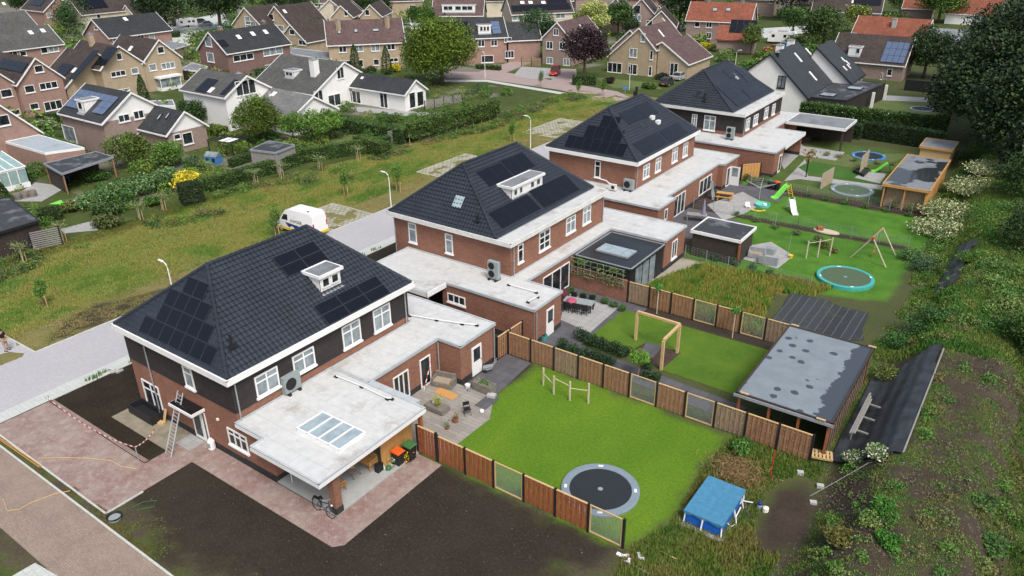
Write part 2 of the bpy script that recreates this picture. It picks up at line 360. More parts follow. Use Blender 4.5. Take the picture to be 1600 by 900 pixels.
def cloth():
    n = NB('ground_cloth'); o = n.co(); f = n.noise(o, 1.2, 5, .6); w_ = n.n('ShaderNodeTexWave'); w_.inputs['Scale'].default_value = .5; w_.inputs['Distortion'].default_value = 2.5; w_.inputs['Detail'].default_value = 3; n.l(o, w_.inputs[0])
    n.base(n.ramp(f, [(.3, (.022, .026, .03)), (.7, (.05, .058, .066))])); n.rough(.5); n.bump(w_.outputs['Fac'], .6, .06); return n.m
M['cloth'] = cloth()
def attrmat(name, rough=.9, bscale=6, bstr=.6, bdist=.05, var=.45, trans=0):
    n = NB(name); a = n.n('ShaderNodeAttribute'); a.attribute_name = 'Col'; o = n.co()
    k = a.outputs['Color']
    if var: k = n.mix(1, k, n.ramp(n.noise(o, bscale, 5, .75), [(.28, (1-var,)*3), (.68, (1,)*3)]), 'MULTIPLY')
    n.base(k); n.rough(rough); n.b.inputs['Specular IOR Level'].default_value = .15
    if bstr: n.bump(n.noise(o, bscale, 6, .75), bstr, bdist)
    return n.m
M['ground'] = attrmat('mixed_ground')
M['leaf'] = attrmat('foliage', .6, bstr=0, var=0)
M['leaf'].node_tree.nodes['Principled BSDF'].inputs['Specular IOR Level'].default_value = .25
M['bark'] = plain('bark', (.11, .085, .06), .9, .35, 6)
M['hedgecore'] = plain('hedge_core', (.022, .035, .012), .95, .3, 5)
# ---------------- foliage helpers ----------------
def mesh_np(name, V, F, C, mat, parent=None, smooth=False):
    """V (n,3), F (m,k) equal-sized faces, C (m,3) face colours stored on corners"""
    me = bpy.data.meshes.new(name); k = F.shape[1]; m = len(F)
    me.vertices.add(len(V)); me.vertices.foreach_set('co', V.astype(np.float32).ravel())
    me.loops.add(m*k); me.loops.foreach_set('vertex_index', F.astype(np.int32).ravel())
    me.polygons.add(m); me.polygons.foreach_set('loop_start', np.arange(0, m*k, k, dtype=np.int32)); me.polygons.foreach_set('loop_total', np.full(m, k, dtype=np.int32))
    if smooth: me.polygons.foreach_set('use_smooth', np.ones(m, dtype=bool))
    me.materials.append(mat); me.update()
    if C is not None:
        a = me.color_attributes.new('Col', 'FLOAT_COLOR', 'CORNER'); cc = np.ones((m, k, 4), dtype=np.float32); cc[:, :, :3] = C[:, None, :]
        a.data.foreach_set('color', cc.ravel())
    me.validate(); o = bpy.data.objects.new(name, me); COL.objects.link(o)
    if parent: o.parent = parent
    return o
def leaf_arrays(P, size, C, rng=RNG, up=.35, asp=.6):
    n = len(P); N = rng.normal(size=(n, 3)); N[:, 2] = np.abs(N[:, 2])+up; N /= np.linalg.norm(N, axis=1)[:, None]
    A = np.cross(N, rng.normal(size=(n, 3))); A /= np.linalg.norm(A, axis=1)[:, None]; B = np.cross(N, A)
    s = (size*(.6+.8*rng.random(n)))[:, None] if not hasattr(size, 'shape') else size[:, None]
    V = np.concatenate([P-A*s, P-B*s*asp, P+A*s, P+B*s*asp], 1).reshape(-1, 3)
    F = np.arange(4*n).reshape(n, 4)
    return V, F, C
def vary(c, n, rng=RNG, v=.3, warm=.12):
    k = (1+v*(rng.random(n)*2-1))[:, None]; C = np.array(c)[None, :]*k; C[:, 0] *= 1+warm*(rng.random(n)*2-1); return C
def blob_points(blobs, n, rng, rough=.18, inner=.3):
    w_ = np.array([b[3]*b[4] if len(b) > 4 else b[3]**2 for b in blobs]); w_ = w_/w_.sum()
    idx = rng.choice(len(blobs), n, p=w_); B = np.array([[b[0], b[1], b[2], b[3], b[4] if len(b) > 4 else b[3]] for b in blobs])[idx]
    d = rng.normal(size=(n, 3)); d /= np.linalg.norm(d, axis=1)[:, None]
    r = np.where(rng.random(n) < inner, rng.random(n)**.5, 1.0)
    r = r*(1+rough*(vnoise(d[:, 0]*3+idx*5, d[:, 1]*3+d[:, 2]*2, .6)*2-1)+rng.normal(size=n)*.04)
    P = B[:, :3]+d*r[:, None]*np.stack([B[:, 3], B[:, 3], B[:, 4]], 1)
    return P, idx
def crown(name, blobs, n, leaf, c, parent, seed=0, v=.35, c2=None, p2=.0, rough=.25):
    rng = np.random.default_rng(seed); P, idx = blob_points(blobs, n, rng, rough)
    bc = 1+v*(rng.random(len(blobs))*2-1); C = vary(c, n, rng, .28)*bc[idx][:, None]
    C *= (.72+.56*vnoise(P[:, 0]+P[:, 2]*.7, P[:, 1]-P[:, 2]*.6, .5))[:, None]
    if c2 is not None:
        s = rng.random(n) < p2; C[s] = vary(c2, int(s.sum()), rng, .2)
    V, F, C = leaf_arrays(P, leaf, C, rng)
    return mesh_np(name, V, F, np.clip(C, 0, 1), M['leaf'], parent)
def trunk_mb(h, r, limbs, seed=0):
    rnd = random.Random(seed); mb = MB(); mb.tube([(0, 0, 0), (r*.3, 0, h*.3), (0, r*.4, h*.65), (0, 0, h)], [r*1.15, r, r*.8, r*.6], 7)
    for x, y, z in limbs: mb.tube([(0, 0, h*.75), (x*.5, y*.5, h+(z-h)*.35), (x, y, z)], [r*.5, r*.35, r*.15], 5)
    return mb
def blobs_round(R, H, n, seed, flat=.85, spread=.62):
    rnd = random.Random(seed); out = [(0, 0, H, R*.7, R*.6)]
    for i in range(n):
        a = rnd.random()*2*math.pi; e = math.asin(rnd.uniform(-.45, .98)); rr = R*spread
        out.append((math.cos(a)*math.cos(e)*rr, math.sin(a)*math.cos(e)*rr, H+math.sin(e)*rr*flat, R*rnd.uniform(.28, .46), R*rnd.uniform(.24, .38)))
    return out
def make_tree(R, H, c, n=5000, leaf=.16, seed=1, nb=16, name='broadleaf_tree', cat='tree', c2=None, p2=0, flat=.85, th=None):
    t = thing(name); t['category'] = cat; bl = blobs_round(R, H, nb, seed, flat)
    trunk_mb(th or H*.8, max(.08, R*.06), [(b[0]*.8, b[1]*.8, b[2]) for b in bl[1:6]], seed).build('trunk', M['bark'], t, True)
    crown('crown', bl, n, leaf, c, t, seed, c2=c2, p2=p2); return t
def conifer(R, H, c, n=3000, leaf=.12, seed=1, name='conifer', pw=1.0):
    t = thing(name); t['category'] = 'tree'; rng = np.random.default_rng(seed)
    MB().tube([(0, 0, 0), (0, 0, H*.9)], [R*.12, R*.03], 6).build('trunk', M['bark'], t)
    z = 1-np.sqrt(rng.random(n)) if pw == 1 else rng.random(n)**1.3; a = rng.random(n)*2*math.pi; r = R*(np.sin((1-z)**.75*math.pi/2))*np.clip(z*9+.35, 0, 1)*(.72+.33*vnoise(a*2.2, z*11, .8))*(.9+.2*rng.random(n))
    P = np.stack([np.cos(a)*r, np.sin(a)*r, .1+z*H*.97], 1); C = vary(c, n, rng, .35)*(.7+.6*vnoise(a*3, z*14, .8))[:, None]
    V, F, C = leaf_arrays(P, leaf, C, rng); mesh_np('crown', V, F, C, M['leaf'], t); return t
def bush(x, y, R, Hh, c, label, n=900, leaf=.09, seed=1, z=0, name='garden_bush', cat='bush', group=None, c2=None, p2=0, nb=7, rz=0, sx=1):
    """rounded shrub: foliage + short stems"""
    rnd = random.Random(seed); t = thing(name, (x, y, z), rz, label, cat, group)
    bl = [(rnd.uniform(-.5, .5)*R*sx, rnd.uniform(-.5, .5)*R, Hh*rnd.uniform(.4, .68), R*rnd.uniform(.4, .6), Hh*rnd.uniform(.28, .36)) for _ in range(nb)]+[(0, 0, Hh*.45, R*.65, Hh*.42)]
    crown('foliage', bl, n, leaf, c, t, seed, c2=c2, p2=p2)
    mb = MB()
    for i in range(4): mb.tube([(0, 0, 0), (rnd.uniform(-.4, .4)*R, rnd.uniform(-.4, .4)*R, Hh*.6)], [.03, .015], 5)
    mb.build('stem', M['bark'], t); return t
def hedge(p, q, wd, h, c, label, dens=90, leaf=.08, seed=1, z0=0, group=None, name='hedge', c2=None, p2=0, cat='hedge', zz=0, rough=.12):
    """clipped hedge from p to q (xy)"""
    p = Vector((p[0], p[1])); q = Vector((q[0], q[1])); L = (q-p).length; ang = math.atan2((q-p).y, (q-p).x); rng = np.random.default_rng(seed)
    t = thing(name, (p.x, p.y, zz), ang, label, cat, group)
    A = [L*h, L*h, L*wd, wd*h, wd*h]; tot = sum(A); n = int(tot*dens); f = rng.choice(5, n, p=np.array(A)/tot)
    a = rng.random(n)*L; b = rng.random(n)*wd-wd/2; k = rng.random(n)*(h-z0)+z0
    jit = rough*(vnoise(a+f*7, k*1.5, .7)-.35)+rng.normal(size=n)*.025
    X = np.where(f == 3, -jit, np.where(f == 4, L+jit, a)); Y = np.where(f == 0, -wd/2-jit, np.where(f == 1, wd/2+jit, b)); Z = np.where(f == 2, h+jit, k)
    C = vary(c, n, rng, .35)*(.65+.7*vnoise(X+Y, Z*1.3+f, .6))[:, None]
    if c2 is not None: s = rng.random(n) < p2; C[s] = vary(c2, int(s.sum()), rng, .2)
    V, F, C = leaf_arrays(np.stack([X, Y, Z], 1), leaf, np.clip(C, 0, 1), rng); mesh_np('foliage', V, F, C, M['leaf'], t)
    MB().box(.05, L-.05, -wd/2+.06, wd/2-.06, z0, h-.08).build('core', M['hedgecore'], t); return t
def tufts(name, X, Y, hgt_, wd, C, label, rng=RNG, lean=.35, nb=3, kind='stuff', cat='grass', zoff=0, flat=False):
    n = len(X); Z = hgt(X, Y)+zoff; Vs = []; Cs = []
    for b in range(nb):
        a = rng.random(n)*2*math.pi; ln = lean*rng.random(n)*hgt_; hh = hgt_*(.55+.6*rng.random(n))
        bx = X+rng.normal(size=n)*wd; by = Y+rng.normal(size=n)*wd; ax = np.cos(a)*wd*.6; ay = np.sin(a)*wd*.6
        tx = bx+np.cos(a*3+b)*ln; ty = by+np.sin(a*3+b)*ln
        Vs.append(np.stack([bx-ax, by-ay, Z-.02, bx+ax, by+ay, Z-.02, tx+ax*.3, ty+ay*.3, Z+hh], 1)); Cs.append(C*(.75+.5*rng.random(n))[:, None])
    V = np.concatenate(Vs).reshape(-1, 3); F = np.arange(len(V)).reshape(-1, 3)
    o = mesh_np(name, V, F, np.clip(np.concatenate(Cs), 0, 1), M['leaf']); return tag(o, label, cat, None, kind)
def inpoly(X, Y, poly):
    r = np.zeros(np.shape(X), bool); n = len(poly); j = n-1
    for i in range(n):
        xi, yi = poly[i][0], poly[i][1]; xj, yj = poly[j][0], poly[j][1]
        c = ((yi > Y) != (yj > Y)) & (X < (xj-xi)*(Y-yi)/(yj-yi+1e-12)+xi); r ^= c; j = i
    return r
def polydist(X, Y, poly):
    """signed distance, positive inside"""
    d = np.full(np.shape(X), 1e9); n = len(poly)
    for i in range(n):
        ax, ay = poly[i][0], poly[i][1]; bx, by = poly[(i+1) % n][0], poly[(i+1) % n][1]; dx, dy = bx-ax, by-ay
        t = np.clip(((X-ax)*dx+(Y-ay)*dy)/(dx*dx+dy*dy+1e-9), 0, 1); d = np.minimum(d, np.hypot(X-ax-t*dx, Y-ay-t*dy))
    return np.where(inpoly(X, Y, poly), d, -d)
def PX(*pts, z=0): return [tuple(at(x, y, z))[:2] for x, y in pts]
# ---------------- ground ----------------
def axis(fine0, fine1, step, lo, hi, grow=1.18):
    a = list(np.arange(fine0, fine1+1e-6, step)); s = step; v = fine0; L = []
    while v > lo: s *= grow; v -= s; L.append(v)
    s = step; v = fine1; Rr = []
    while v < hi: s *= grow; v += s; Rr.append(v)
    return np.array(L[::-1]+a+Rr)
P_SOIL = [(-36.2, 14.2), (-29, 12.9), (-24, 13.8), (-19, 16), (-15.5, 20), (-12.6, 24.5), (-12.0, 26.05), (-36.2, 26.05)]
P_FRONT = [(-48.7, 16.0), (-37.7, 16.0), (-37.7, 18.5), (-43, 20.5), (-43, 60), (-48.5, 60)]
P_VERGE = PX((60, 545), (95, 500), (150, 475), (270, 448), (235, 478), (140, 515))
P_WEED = [(-24.6, 52.4), (-23.2, 50.3), (-14.0, 50.3), (-14.6, 54), (-15.2, 58.6), (-12.3, 59.6), (-11.5, 62), (-16, 61.5), (-19, 60.6), (-22.3, 60.2), (-23.5, 57)]
P_SAND = [(-29, 50.3), (-22.6, 50.3), (-23.2, 53.5), (-22.0, 57), (-22.4, 61), (-27, 61)]
P_H3A = [(-24.5, 61.0), (-11.5, 60.2), (-7.2, 62), (-7.0, 74.5), (-25, 74.0)]
P_H3B = [(-25, 74.5), (-6.5, 75), (-6.8, 84.5), (-28, 86)]
P_H4 = [(-26, 86.5), (-12.5, 86.5), (-12, 110), (-27, 108)]
P_H1G = [(-25.2, 26.05), (-11.9, 26.05), (-10.8, 29), (-11.2, 34), (-10.8, 38), (-25.2, 38)]
P_BACK = [(-11.9, 26.05), (-10.8, 29), (-11.2, 34), (-10.8, 38), (-5.8, 38), (-5.4, 30), (-6, 22), (-11, 22)]
def ground_colour(X, Y):
    n1 = fbm(X, Y, 6, 4); n2 = fbm(X+40, Y+11, 2.2, 4); n3 = fbm(X-30, Y+71, .9, 3); n4 = fbm(X+9, Y-44, 14, 3)
    def L(a, b, t): return np.array(a)[None, :]*(1-t[:, None])+np.array(b)[None, :]*t[:, None]
    C = L((.045, .075, .02), (.10, .125, .035), n3)                       # gardens and far verges
    def put(mask, col):
        nonlocal C; C = C*(1-mask[:, None])+col*mask[:, None]
    # far built-up streets: grey-pink paving patches among gardens
    put(sstep(.56, .6, fbm(X+5, Y+3, 7, 3))*(X < -80)*.8, L((.22, .20, .18), (.28, .25, .22), n3))
    # meadow between the two rows
    base = L((.14, .185, .038), (.21, .235, .06), n2); base = base*(1-sstep(.5, .62, n1)[:, None]*.7)+np.array((.19, .165, .05))[None, :]*(sstep(.5, .62, n1)*.7)[:, None]
    base = base*(1-sstep(.52, .66, n3)[:, None]*.5)+np.array((.10, .16, .025))[None, :]*(sstep(.52, .66, n3)*.5)[:, None]
    md = sstep(-76.2, -75.0, X-sstep(45, 75, Y)*4+1.5*(n3-.5))*(1-sstep(-50, -49, X))*(Y < 122); put(md, base)
    strip = sstep(-61.5, -59.8, X+1.6*(n2-.5)); put(strip*md, L((.18, .17, .065), (.25, .22, .085), n2))
    put(.8*sstep(-72, -69.5, X+3*(n2-.5))*(1-sstep(-68.5, -65.8, X+4*(n2-.5)))*(Y < 118), L((.05, .10, .03), (.09, .15, .03), n3))
    put(sstep(-.3, .5, polydist(X, Y, P_VERGE)+1.6*(n3-.55)), L((.045, .035, .024), (.085, .07, .04), n3))
    # building plots
    gq = fbm(X, Y, .9, 5); put((X > -48.9)*(X < -5)*(Y > 8)*(Y < 26.05)*1.0, L((.07, .055, .04), (.13, .105, .07), n2)); put(.85*(X > -48.9)*(X < -5)*(Y > 8)*(Y < 26.05)*sstep(.42, .6, gq*.6+n2*.4), L((.06, .09, .02), (.12, .13, .04), n3))
    put((X > -49)*(X < -25)*(Y > 15)*(Y < 112)*1.0, L((.05, .038, .028), (.075, .058, .042), n3))
    put(sstep(-.9, .9, polydist(X, Y, P_SOIL)+2.6*(n3-.5)+2.4*(n2-.5)), L((.024, .019, .014), (.058, .046, .034), n3*.5+n1*.5))
    put(sstep(-.3, .3, polydist(X, Y, P_FRONT)), L((.022, .017, .011), (.04, .033, .02), n3))
    put((Y < 11.2)*(X < -38.9)*1.0, L((.10, .15, .02), (.14, .12, .05), n2))
    # gardens behind
    g = (X > -25.3)*(X < -5)*(Y > 26)*1.0; put(g, L((.065, .085, .03), (.10, .11, .045), n2))
    put(sstep(-.5, .7, polydist(X, Y, P_H1G)+1.5*(n3-.5)), L((.085, .20, .014), (.165, .27, .022), np.clip(.5+1.6*(fbm(X*1.0+5, Y*.35, 1.6, 4)*.5+n2*.3+n1*.2-.5), 0, 1)))
    put(sstep(-.4, .6, polydist(X, Y, P_BACK)+1.2*(n3-.5)), L((.07, .10, .03), (.14, .14, .05), n3))
    put(sstep(-.3, .5, polydist(X, Y, P_WEED)+1.2*(n3-.5)), L((.13, .17, .03), (.27, .22, .07), n2))
    put(sstep(-.3, .5, polydist(X, Y, P_SAND)+.9*(n3-.5)), L((.36, .33, .27), (.46, .42, .34), n3))
    put((X > -24.9)*(X < -10.6)*(np.abs(Y-50.6+.75) < .75)*1.0, L((.045, .035, .028), (.07, .055, .04), n3))
    for pl, a, b in ((P_H3A, (.055, .16, .018), (.11, .25, .03)), (P_H3B, (.055, .16, .018), (.11, .25, .03)), (P_H4, (.07, .12, .03), (.11, .16, .04))):
        put(sstep(-.3, .5, polydist(X, Y, pl)+.8*(n3-.5)), L(a, b, np.clip(.5+2*(n2*.5+n3*.5-.5), 0, 1)))
    # planting borders between the gardens
    for y0, wd in ((74.3, .7), (84.6, 1.2)): put((X > -27)*(X < -8)*(1-sstep(wd*.7, wd, np.abs(Y-y0-(X+18)*.02+.5*(n3-.5)))), L((.045, .03, .024), (.07, .05, .035), n3))
    # the bank and beyond
    bx = X-(-5.3-1.6*sstep(70, 100, Y)); bk = sstep(-.6, .6, bx+1.4*(n3-.5))
    n5 = fbm(X+3, Y+8, 1.3, 5); bc = L((.045, .034, .026), (.095, .073, .052), fbm(X, Y, .7, 4)); gr = sstep(.43, .62, n5*.6+n2*.4)*(1-.55*sstep(-1.9, -1.0, X)*(1-sstep(2.0, 2.8, X))*(1-sstep(56, 64, Y))); bc = bc*(1-gr[:, None]*.8)+np.array((.065, .115, .024))[None, :]*(gr*.8)[:, None]
    near = 1-sstep(56, 64, Y); bc = bc*near[:, None]+(1-near)[:, None]*L((.05, .10, .02), (.10, .15, .035), n2)
    put(bk, bc)
    put(sstep(3.0, 4.0, X+.8*(n3-.5)), L((.055, .11, .018), (.12, .10, .03), sstep(3.2, 6, X)*.9+.1*n3))
    # mound of dug soil behind the pool
    put(sstep(0, .5, .5-np.hypot((X+6.1)/1.5, (Y-32.6)/4.4)+.5+.5*(n3-.5))*(Y > 27), L((.045, .034, .026), (.08, .06, .045), n3))
    return C
gx = axis(-76, 9, .30, -620, 420); gy = axis(6, 128, .32, -60, 760)
XX, YY = np.meshgrid(gx, gy, indexing='ij'); Z = hgt(XX, YY)
rough_m = sstep(-5.5, -4.2, XX)*(XX < 12)+(XX < -56)*(XX > -72)*.8*(YY < 120)
Z = Z+rough_m*(fbm(XX, YY, 1.1, 3)-.5)*.28+.35*np.clip(1-np.hypot((XX+6.4)/1.5, (YY-33.4)/3.2), 0, 1)
Z[(XX < -5.6) & (XX > -56)] = np.where(np.hypot((XX+6.4)/1.5, (YY-33.4)/3.2)[(XX < -5.6) & (XX > -56)] < 1, Z[(XX < -5.6) & (XX > -56)], 0)
V = np.stack([XX, YY, Z], -1).reshape(-1, 3); nx, ny = XX.shape
I = np.arange(nx*ny).reshape(nx, ny); F = np.stack([I[:-1, :-1], I[1:, :-1], I[1:, 1:], I[:-1, 1:]], -1).reshape(-1, 4)
me = bpy.data.meshes.new('ground'); me.vertices.add(len(V)); me.vertices.foreach_set('co', V.astype(np.float32).ravel())
me.loops.add(len(F)*4); me.loops.foreach_set('vertex_index', F.astype(np.int32).ravel()); me.polygons.add(len(F))
me.polygons.foreach_set('loop_start', np.arange(0, len(F)*4, 4, dtype=np.int32)); me.polygons.foreach_set('loop_total', np.full(len(F), 4, dtype=np.int32))
me.polygons.foreach_set('use_smooth', np.ones(len(F), bool)); me.update()
ca = me.color_attributes.new('Col', 'FLOAT_COLOR', 'POINT'); cc = np.ones((len(V), 4), np.float32); cc[:, :3] = ground_colour(V[:, 0], V[:, 1]); ca.data.foreach_set('color', cc.ravel())
me.materials.append(M['ground']); go = bpy.data.objects.new('ground', me); COL.objects.link(go); go['kind'] = 'structure'

_lvl = [0]
def sheet(name, xy, mat, z=None, lab=None):
    """a flat paved or turfed sheet a few millimetres up"""
    if z is None: _lvl[0] += 1; z = .012+.004*(_lvl[0] % 6)
    mb = MB(); mb.poly([(p[0], p[1], z) for p in xy]); o = mb.build(name, mat); o['kind'] = 'structure'; return o
def rect(x0, x1, y0, y1): return [(x0, y0), (x1, y0), (x1, y1), (x0, y1)]
def kerb(pts, w_=.12, h=.05, mat='kerb', name='kerb'):
    mb = MB()
    for a, b in zip(pts[:-1], pts[1:]): mb.beam((a[0], a[1], h/2), (b[0], b[1], h/2), w_, h)
    o = mb.build(name, M[mat]); o['kind'] = 'structure'; return o
# new street in front of the new houses
sheet('street', [(-55.85, -20), (-49.9, -20), (-49.9, 112), (-55.85, 112)], M['street'], .012)
sheet('pavement', [(-49.9, -20), (-48.7, -20), (-48.7, 112), (-49.9, 112)], M['street_pale'], .016)
_a, _b = tuple(at(0, 521))[:2], tuple(at(-80, 480))[:2]
sheet('side_street', [(-78, -5), (-55.85, -5), (-55.85, 18.9), _a, _b, (-78, 15)], M['street'], .016)
kerb([(-55.9, 18.9), (-55.9, 112)], .12, .04); kerb([(-48.65, 16.5), (-48.65, 112)], .1, .05); kerb([(-55.9, 18.9), _a, _b], .12, .04)
for i, (y0, y1) in enumerate(((45.0, 53.3), (67, 76.6), (90.0, 100.2))): sheet('parking_bay', rect(-62.0, -55.95, y0, y1), M['park'], .02+.0*i)
for i, (y0, y1) in enumerate(((45.0, 53.3), (67, 76.6), (90.0, 100.2))): kerb([(-55.97, y0), (-62.05, y0), (-62.05, y1), (-55.97, y1)], .1, .035)
# brown brick road lower left
sheet('brick_road', [(-80, 9.15), (-30, 9.15), (-20, 9.15), (-20, 12.25), (-80, 12.25)], M['road_brown'], .02)
kerb([(-80, 12.31), (-28.4, 12.31)], .11, .06); kerb([(-39.2, 9.1), (-60, 9.1)], .11, .06)
sheet('concrete_ramp', PX((20, 900), (55, 880), (90, 900), (110, 930), (0, 930)), M['street_pale'], .028)
# red sanded drive and path round house one
sheet('red_paving', [(-48.6, 12.85), (-35.5, 12.85), (-35.5, 17.95), (-23.9, 17.95), (-23.5, 18.4), (-23.5, 25.9), (-25.3, 25.9), (-25.3, 19.55), (-37.6, 19.55), (-37.6, 16.3), (-48.6, 16.3)], M['redpav'], .016)
kerb([(-48.7, 12.8), (-35.45, 12.8), (-35.45, 14.9)], .1, .06)
sheet('sand_strip', [(-48.5, 16.35), (-37.7, 16.35), (-37.7, 16.6), (-48.5, 16.6)], M['redpav'], .02)
sheet('sand_apron', [(-43.6, 17.7), (-37.62, 17.7), (-37.62, 19.55), (-43.1, 19.55), (-43.6, 19.4)], plain('packed_sand', (.24, .21, .155), .95, .25, 1.5), .024)
sheet('doorstep', [(-37.9, 18.45), (-36.5, 18.45), (-36.5, 19.5), (-37.9, 19.5)], M['slab'], .03)
MB().prism(rect(-30.0, -25.3, 19.6, 26.4), 0, .09).build('terrace_slab', plain('terrace_concrete', (.36, .37, .36), .8, .08))['kind'] = 'structure'
sheet('patio', [(-29.7, 26.5), (-24.0, 26.2), (-23.9, 31.0), (-25.1, 33.0), (-25.1, 33.0), (-29.7, 33.0)], M['slab_warm'], .02)
sheet('patio', [(-27.6, 33.0), (-25.1, 33.0), (-25.5, 37.95), (-27.6, 37.95)], M['slab_dark'], .024)
sheet('patio', [(-25.6, 31.6), (-24.7, 31.6), (-24.7, 33.2), (-25.6, 33.2)], M['slab_dark'], .032)
# garden of house two
sheet('patio', [(-29.7, 43.6), (-22.5, 43.6), (-22.5, 50.0), (-29.7, 50.0)], M['slab_dark'], .016)
sheet('patio', PX((885, 458), (965, 482), (922, 520), (876, 500)), M['slab'], .02)
sheet('garden_path', [(-26.6, 38.2), (-23.9, 38.2), (-23.9, 43.6), (-26.6, 43.6)], M['slab_dark'], .024)
sheet('garden_path', [(-24, 40.2), (-11.3, 39.2), (-11.3, 41.2), (-24, 42.0)], M['slab_dark'], .028)
sheet('lawn', PX((975, 484), (1210, 550), (1145, 616), (1033, 578), (1064, 551), (1010, 535), (985, 548), (925, 523)), M['lawn'], .02)
sheet('flower_bed', PX((1010, 535), (1063, 552), (1034, 578), (980, 552)), plain('bed_soil', (.06, .042, .03), .95, .4, 5), .032)
sheet('garden_path', PX((1010, 535), (1035, 542), (1020, 560), (1000, 553)), M['slab_dark'], .036)
# gardens three and four
sheet('patio', [(-29.2, 65), (-22.3, 66), (-22.6, 72.3), (-26, 73.6), (-29.3, 73.6)], M['slab_dark'], .02)
sheet('patio', PX((1165, 385), (1205, 378), (1240, 400), (1215, 420), (1160, 405)), M['slab'], .024)
sheet('patio', PX((1105, 320), (1160, 300), (1195, 318), (1160, 335), (1130, 345)), M['slab'], .028)
sheet('patio', [(-29.2, 80.5), (-22, 80.5), (-22, 84.3), (-29.2, 84.3)], M['slab_dark'], .024)
sheet('garden_path', PX((1225, 283), (1259, 248), (1262, 275), (1380, 290), (1378, 297), (1250, 280)), M['slab'], .02)
sheet('patio', PX((1225, 265), (1258, 233), (1250, 222), (1215, 245)), M['slab'], .03)
sheet('lawn', PX((1247, 262), (1265, 252), (1340, 268), (1382, 285), (1382, 290), (1260, 270)), M['lawn2'], .024)
sheet('garden_path', PX((1350, 268), (1385, 272), (1375, 287), (1335, 278)), M['slab'], .032)
sheet('patio', [(-29, 100.0), (-21, 100.0), (-21, 104.6), (-29, 104.6)], M['slab'], .036)
sheet('lawn', PX((1262, 242), (1345, 240), (1420, 240), (1400, 252), (1330, 262), (1255, 250)), M['lawn3'], .012)
# older estate: streets and driveways
sheet('estate_road', PX((690, 112), (790, 113), (965, 143), (990, 155), (960, 158), (870, 140), (760, 124), (700, 122)), M['street_pink'], .02)
sheet('estate_pavement', PX((690, 125), (760, 124.5), (960, 158), (955, 161), (760, 128), (690, 128)), M['street_pale'], .024)
sheet('estate_road', PX((730, 118), (800, 96), (830, 98), (770, 122)), M['street_pink'], .028)
sheet('estate_road', PX((1180, 45), (1260, 40), (1290, 48), (1190, 60)), M['street_pale'], .02)
sheet('driveway', PX((802, 118), (815, 104), (862, 107), (868, 122), (830, 124)), M['slab'], .032)
sheet('estate_road', PX((250, 58), (270, 35), (350, 20), (360, 40), (300, 52), (290, 75)), M['street_pale'], .02)
sheet('driveway', PX((860, 107), (900, 108), (905, 135), (862, 128)), M['street_pink'], .03)
sheet('estate_lawn', PX((925, 120), (1025, 130), (1035, 140), (960, 138)), M['lawn3'], .036)
sheet('patio', PX((10, 315), (55, 285), (105, 292), (65, 315)), M['slab'], .02)
sheet('garden_path', PX((95, 358), (150, 344), (153, 360), (100, 365)), M['slab'], .024)
sheet('patio', PX((535, 165), (640, 174), (700, 178), (640, 182), (560, 175)), M['slab'], .028)
sheet('lawn', PX((1300, 165), (1345, 150), (1450, 160), (1480, 190), (1400, 182)), M['lawn3'], .02)
sheet('patio', PX((1340, 155), (1365, 148), (1450, 153), (1448, 160)), M['slab'], .028)
sheet('lawn', PX((480, 205), (560, 200), (580, 205), (520, 232), (470, 240)), M['lawn3'], .02)
# ---------------- the four new houses ----------------
def window(parent, pl, a0, a1, b0, b1, style='single', pane='glass', off=(0, 0, 0), sill=True, name='window', fr='white', depth=.06):
    """white timber window: frame with bars, sill, glass"""
    mb = MB(off); w_ = .085 if a1-a0 > .5 else .06
    pl.bar(mb, a0, a0+w_, b0, b1, 0, depth); pl.bar(mb, a1-w_, a1, b0, b1, 0, depth)
    pl.bar(mb, a0+w_, a1-w_, b0, b0+w_, 0, depth); pl.bar(mb, a0+w_, a1-w_, b1-w_, b1, 0, depth)
    i0, i1, j0, j1 = a0+w_, a1-w_, b0+w_, b1-w_; c = .012
    mid = lambda x: pl.bar(mb, x-.045, x+.045, j0, j1, .004, depth-c)
    def tr(y, x0=i0, x1=i1): pl.bar(mb, x0, x1, y-.04, y+.04, .006, depth-c-.004)
    if style in ('single', 'cross', 'triple_t'): tr(j0+(j1-j0)*.7)
    if style in ('cross', 'double', 'door2'): mid((a0+a1)/2)
    if style in ('triple', 'triple_t', 'door3'): mid(i0+(i1-i0)/3); mid(i0+(i1-i0)*2/3)
    if style == 'grid':
        mid((a0+a1)/2)
        for k in (.35, .7): tr(j0+(j1-j0)*k)
    o = mb.build(name, M[fr], parent)
    m2 = MB(off); pl.bar(m2, i0, i1, j0, j1, .001, .014); m2.build('pane', M[pane], o)
    if sill:
        m3 = MB(off); pl.bar(m3, a0-.06, a1+.06, b0-.12, b0-.002, 0, .12); m3.build('sill', M[fr], o)
    return o
def glazed_door(parent, pl, a0, a1, b0, b1, off, half=False, leaf='white'):
    mb = MB(off); pl.bar(mb, a0, a1, b0, b1, 0, .05)
    o = mb.build('door', M[leaf], parent)
    m2 = MB(off); h = b1-b0
    pl.bar(m2, a0+.17, a1-.17, b0+(h*.48 if half else .25), b1-.17, .05, .056); m2.build('pane', M['glass'], o)
    m3 = MB(off); pl.bar(m3, a1-.14, a1-.10, b0+.95, b0+1.1, .05, .11); m3.build('handle', M['metal'], o); return o
def onpl(pl, x, y):
    r = ray(x, y); k = (pl.o-CP).dot(pl.n)/r.dot(pl.n); q = CP+r*k-pl.o; return q.dot(pl.d), q.z
def wpx(parent, pl, LL, UR, off, **k):
    a0, b0 = onpl(pl, *LL); a1, b1 = onpl(pl, *UR)
    if a1 < a0: a0, a1 = a1, a0
    return window(parent, pl, a0, a1, b0, b1, off=off, **k)
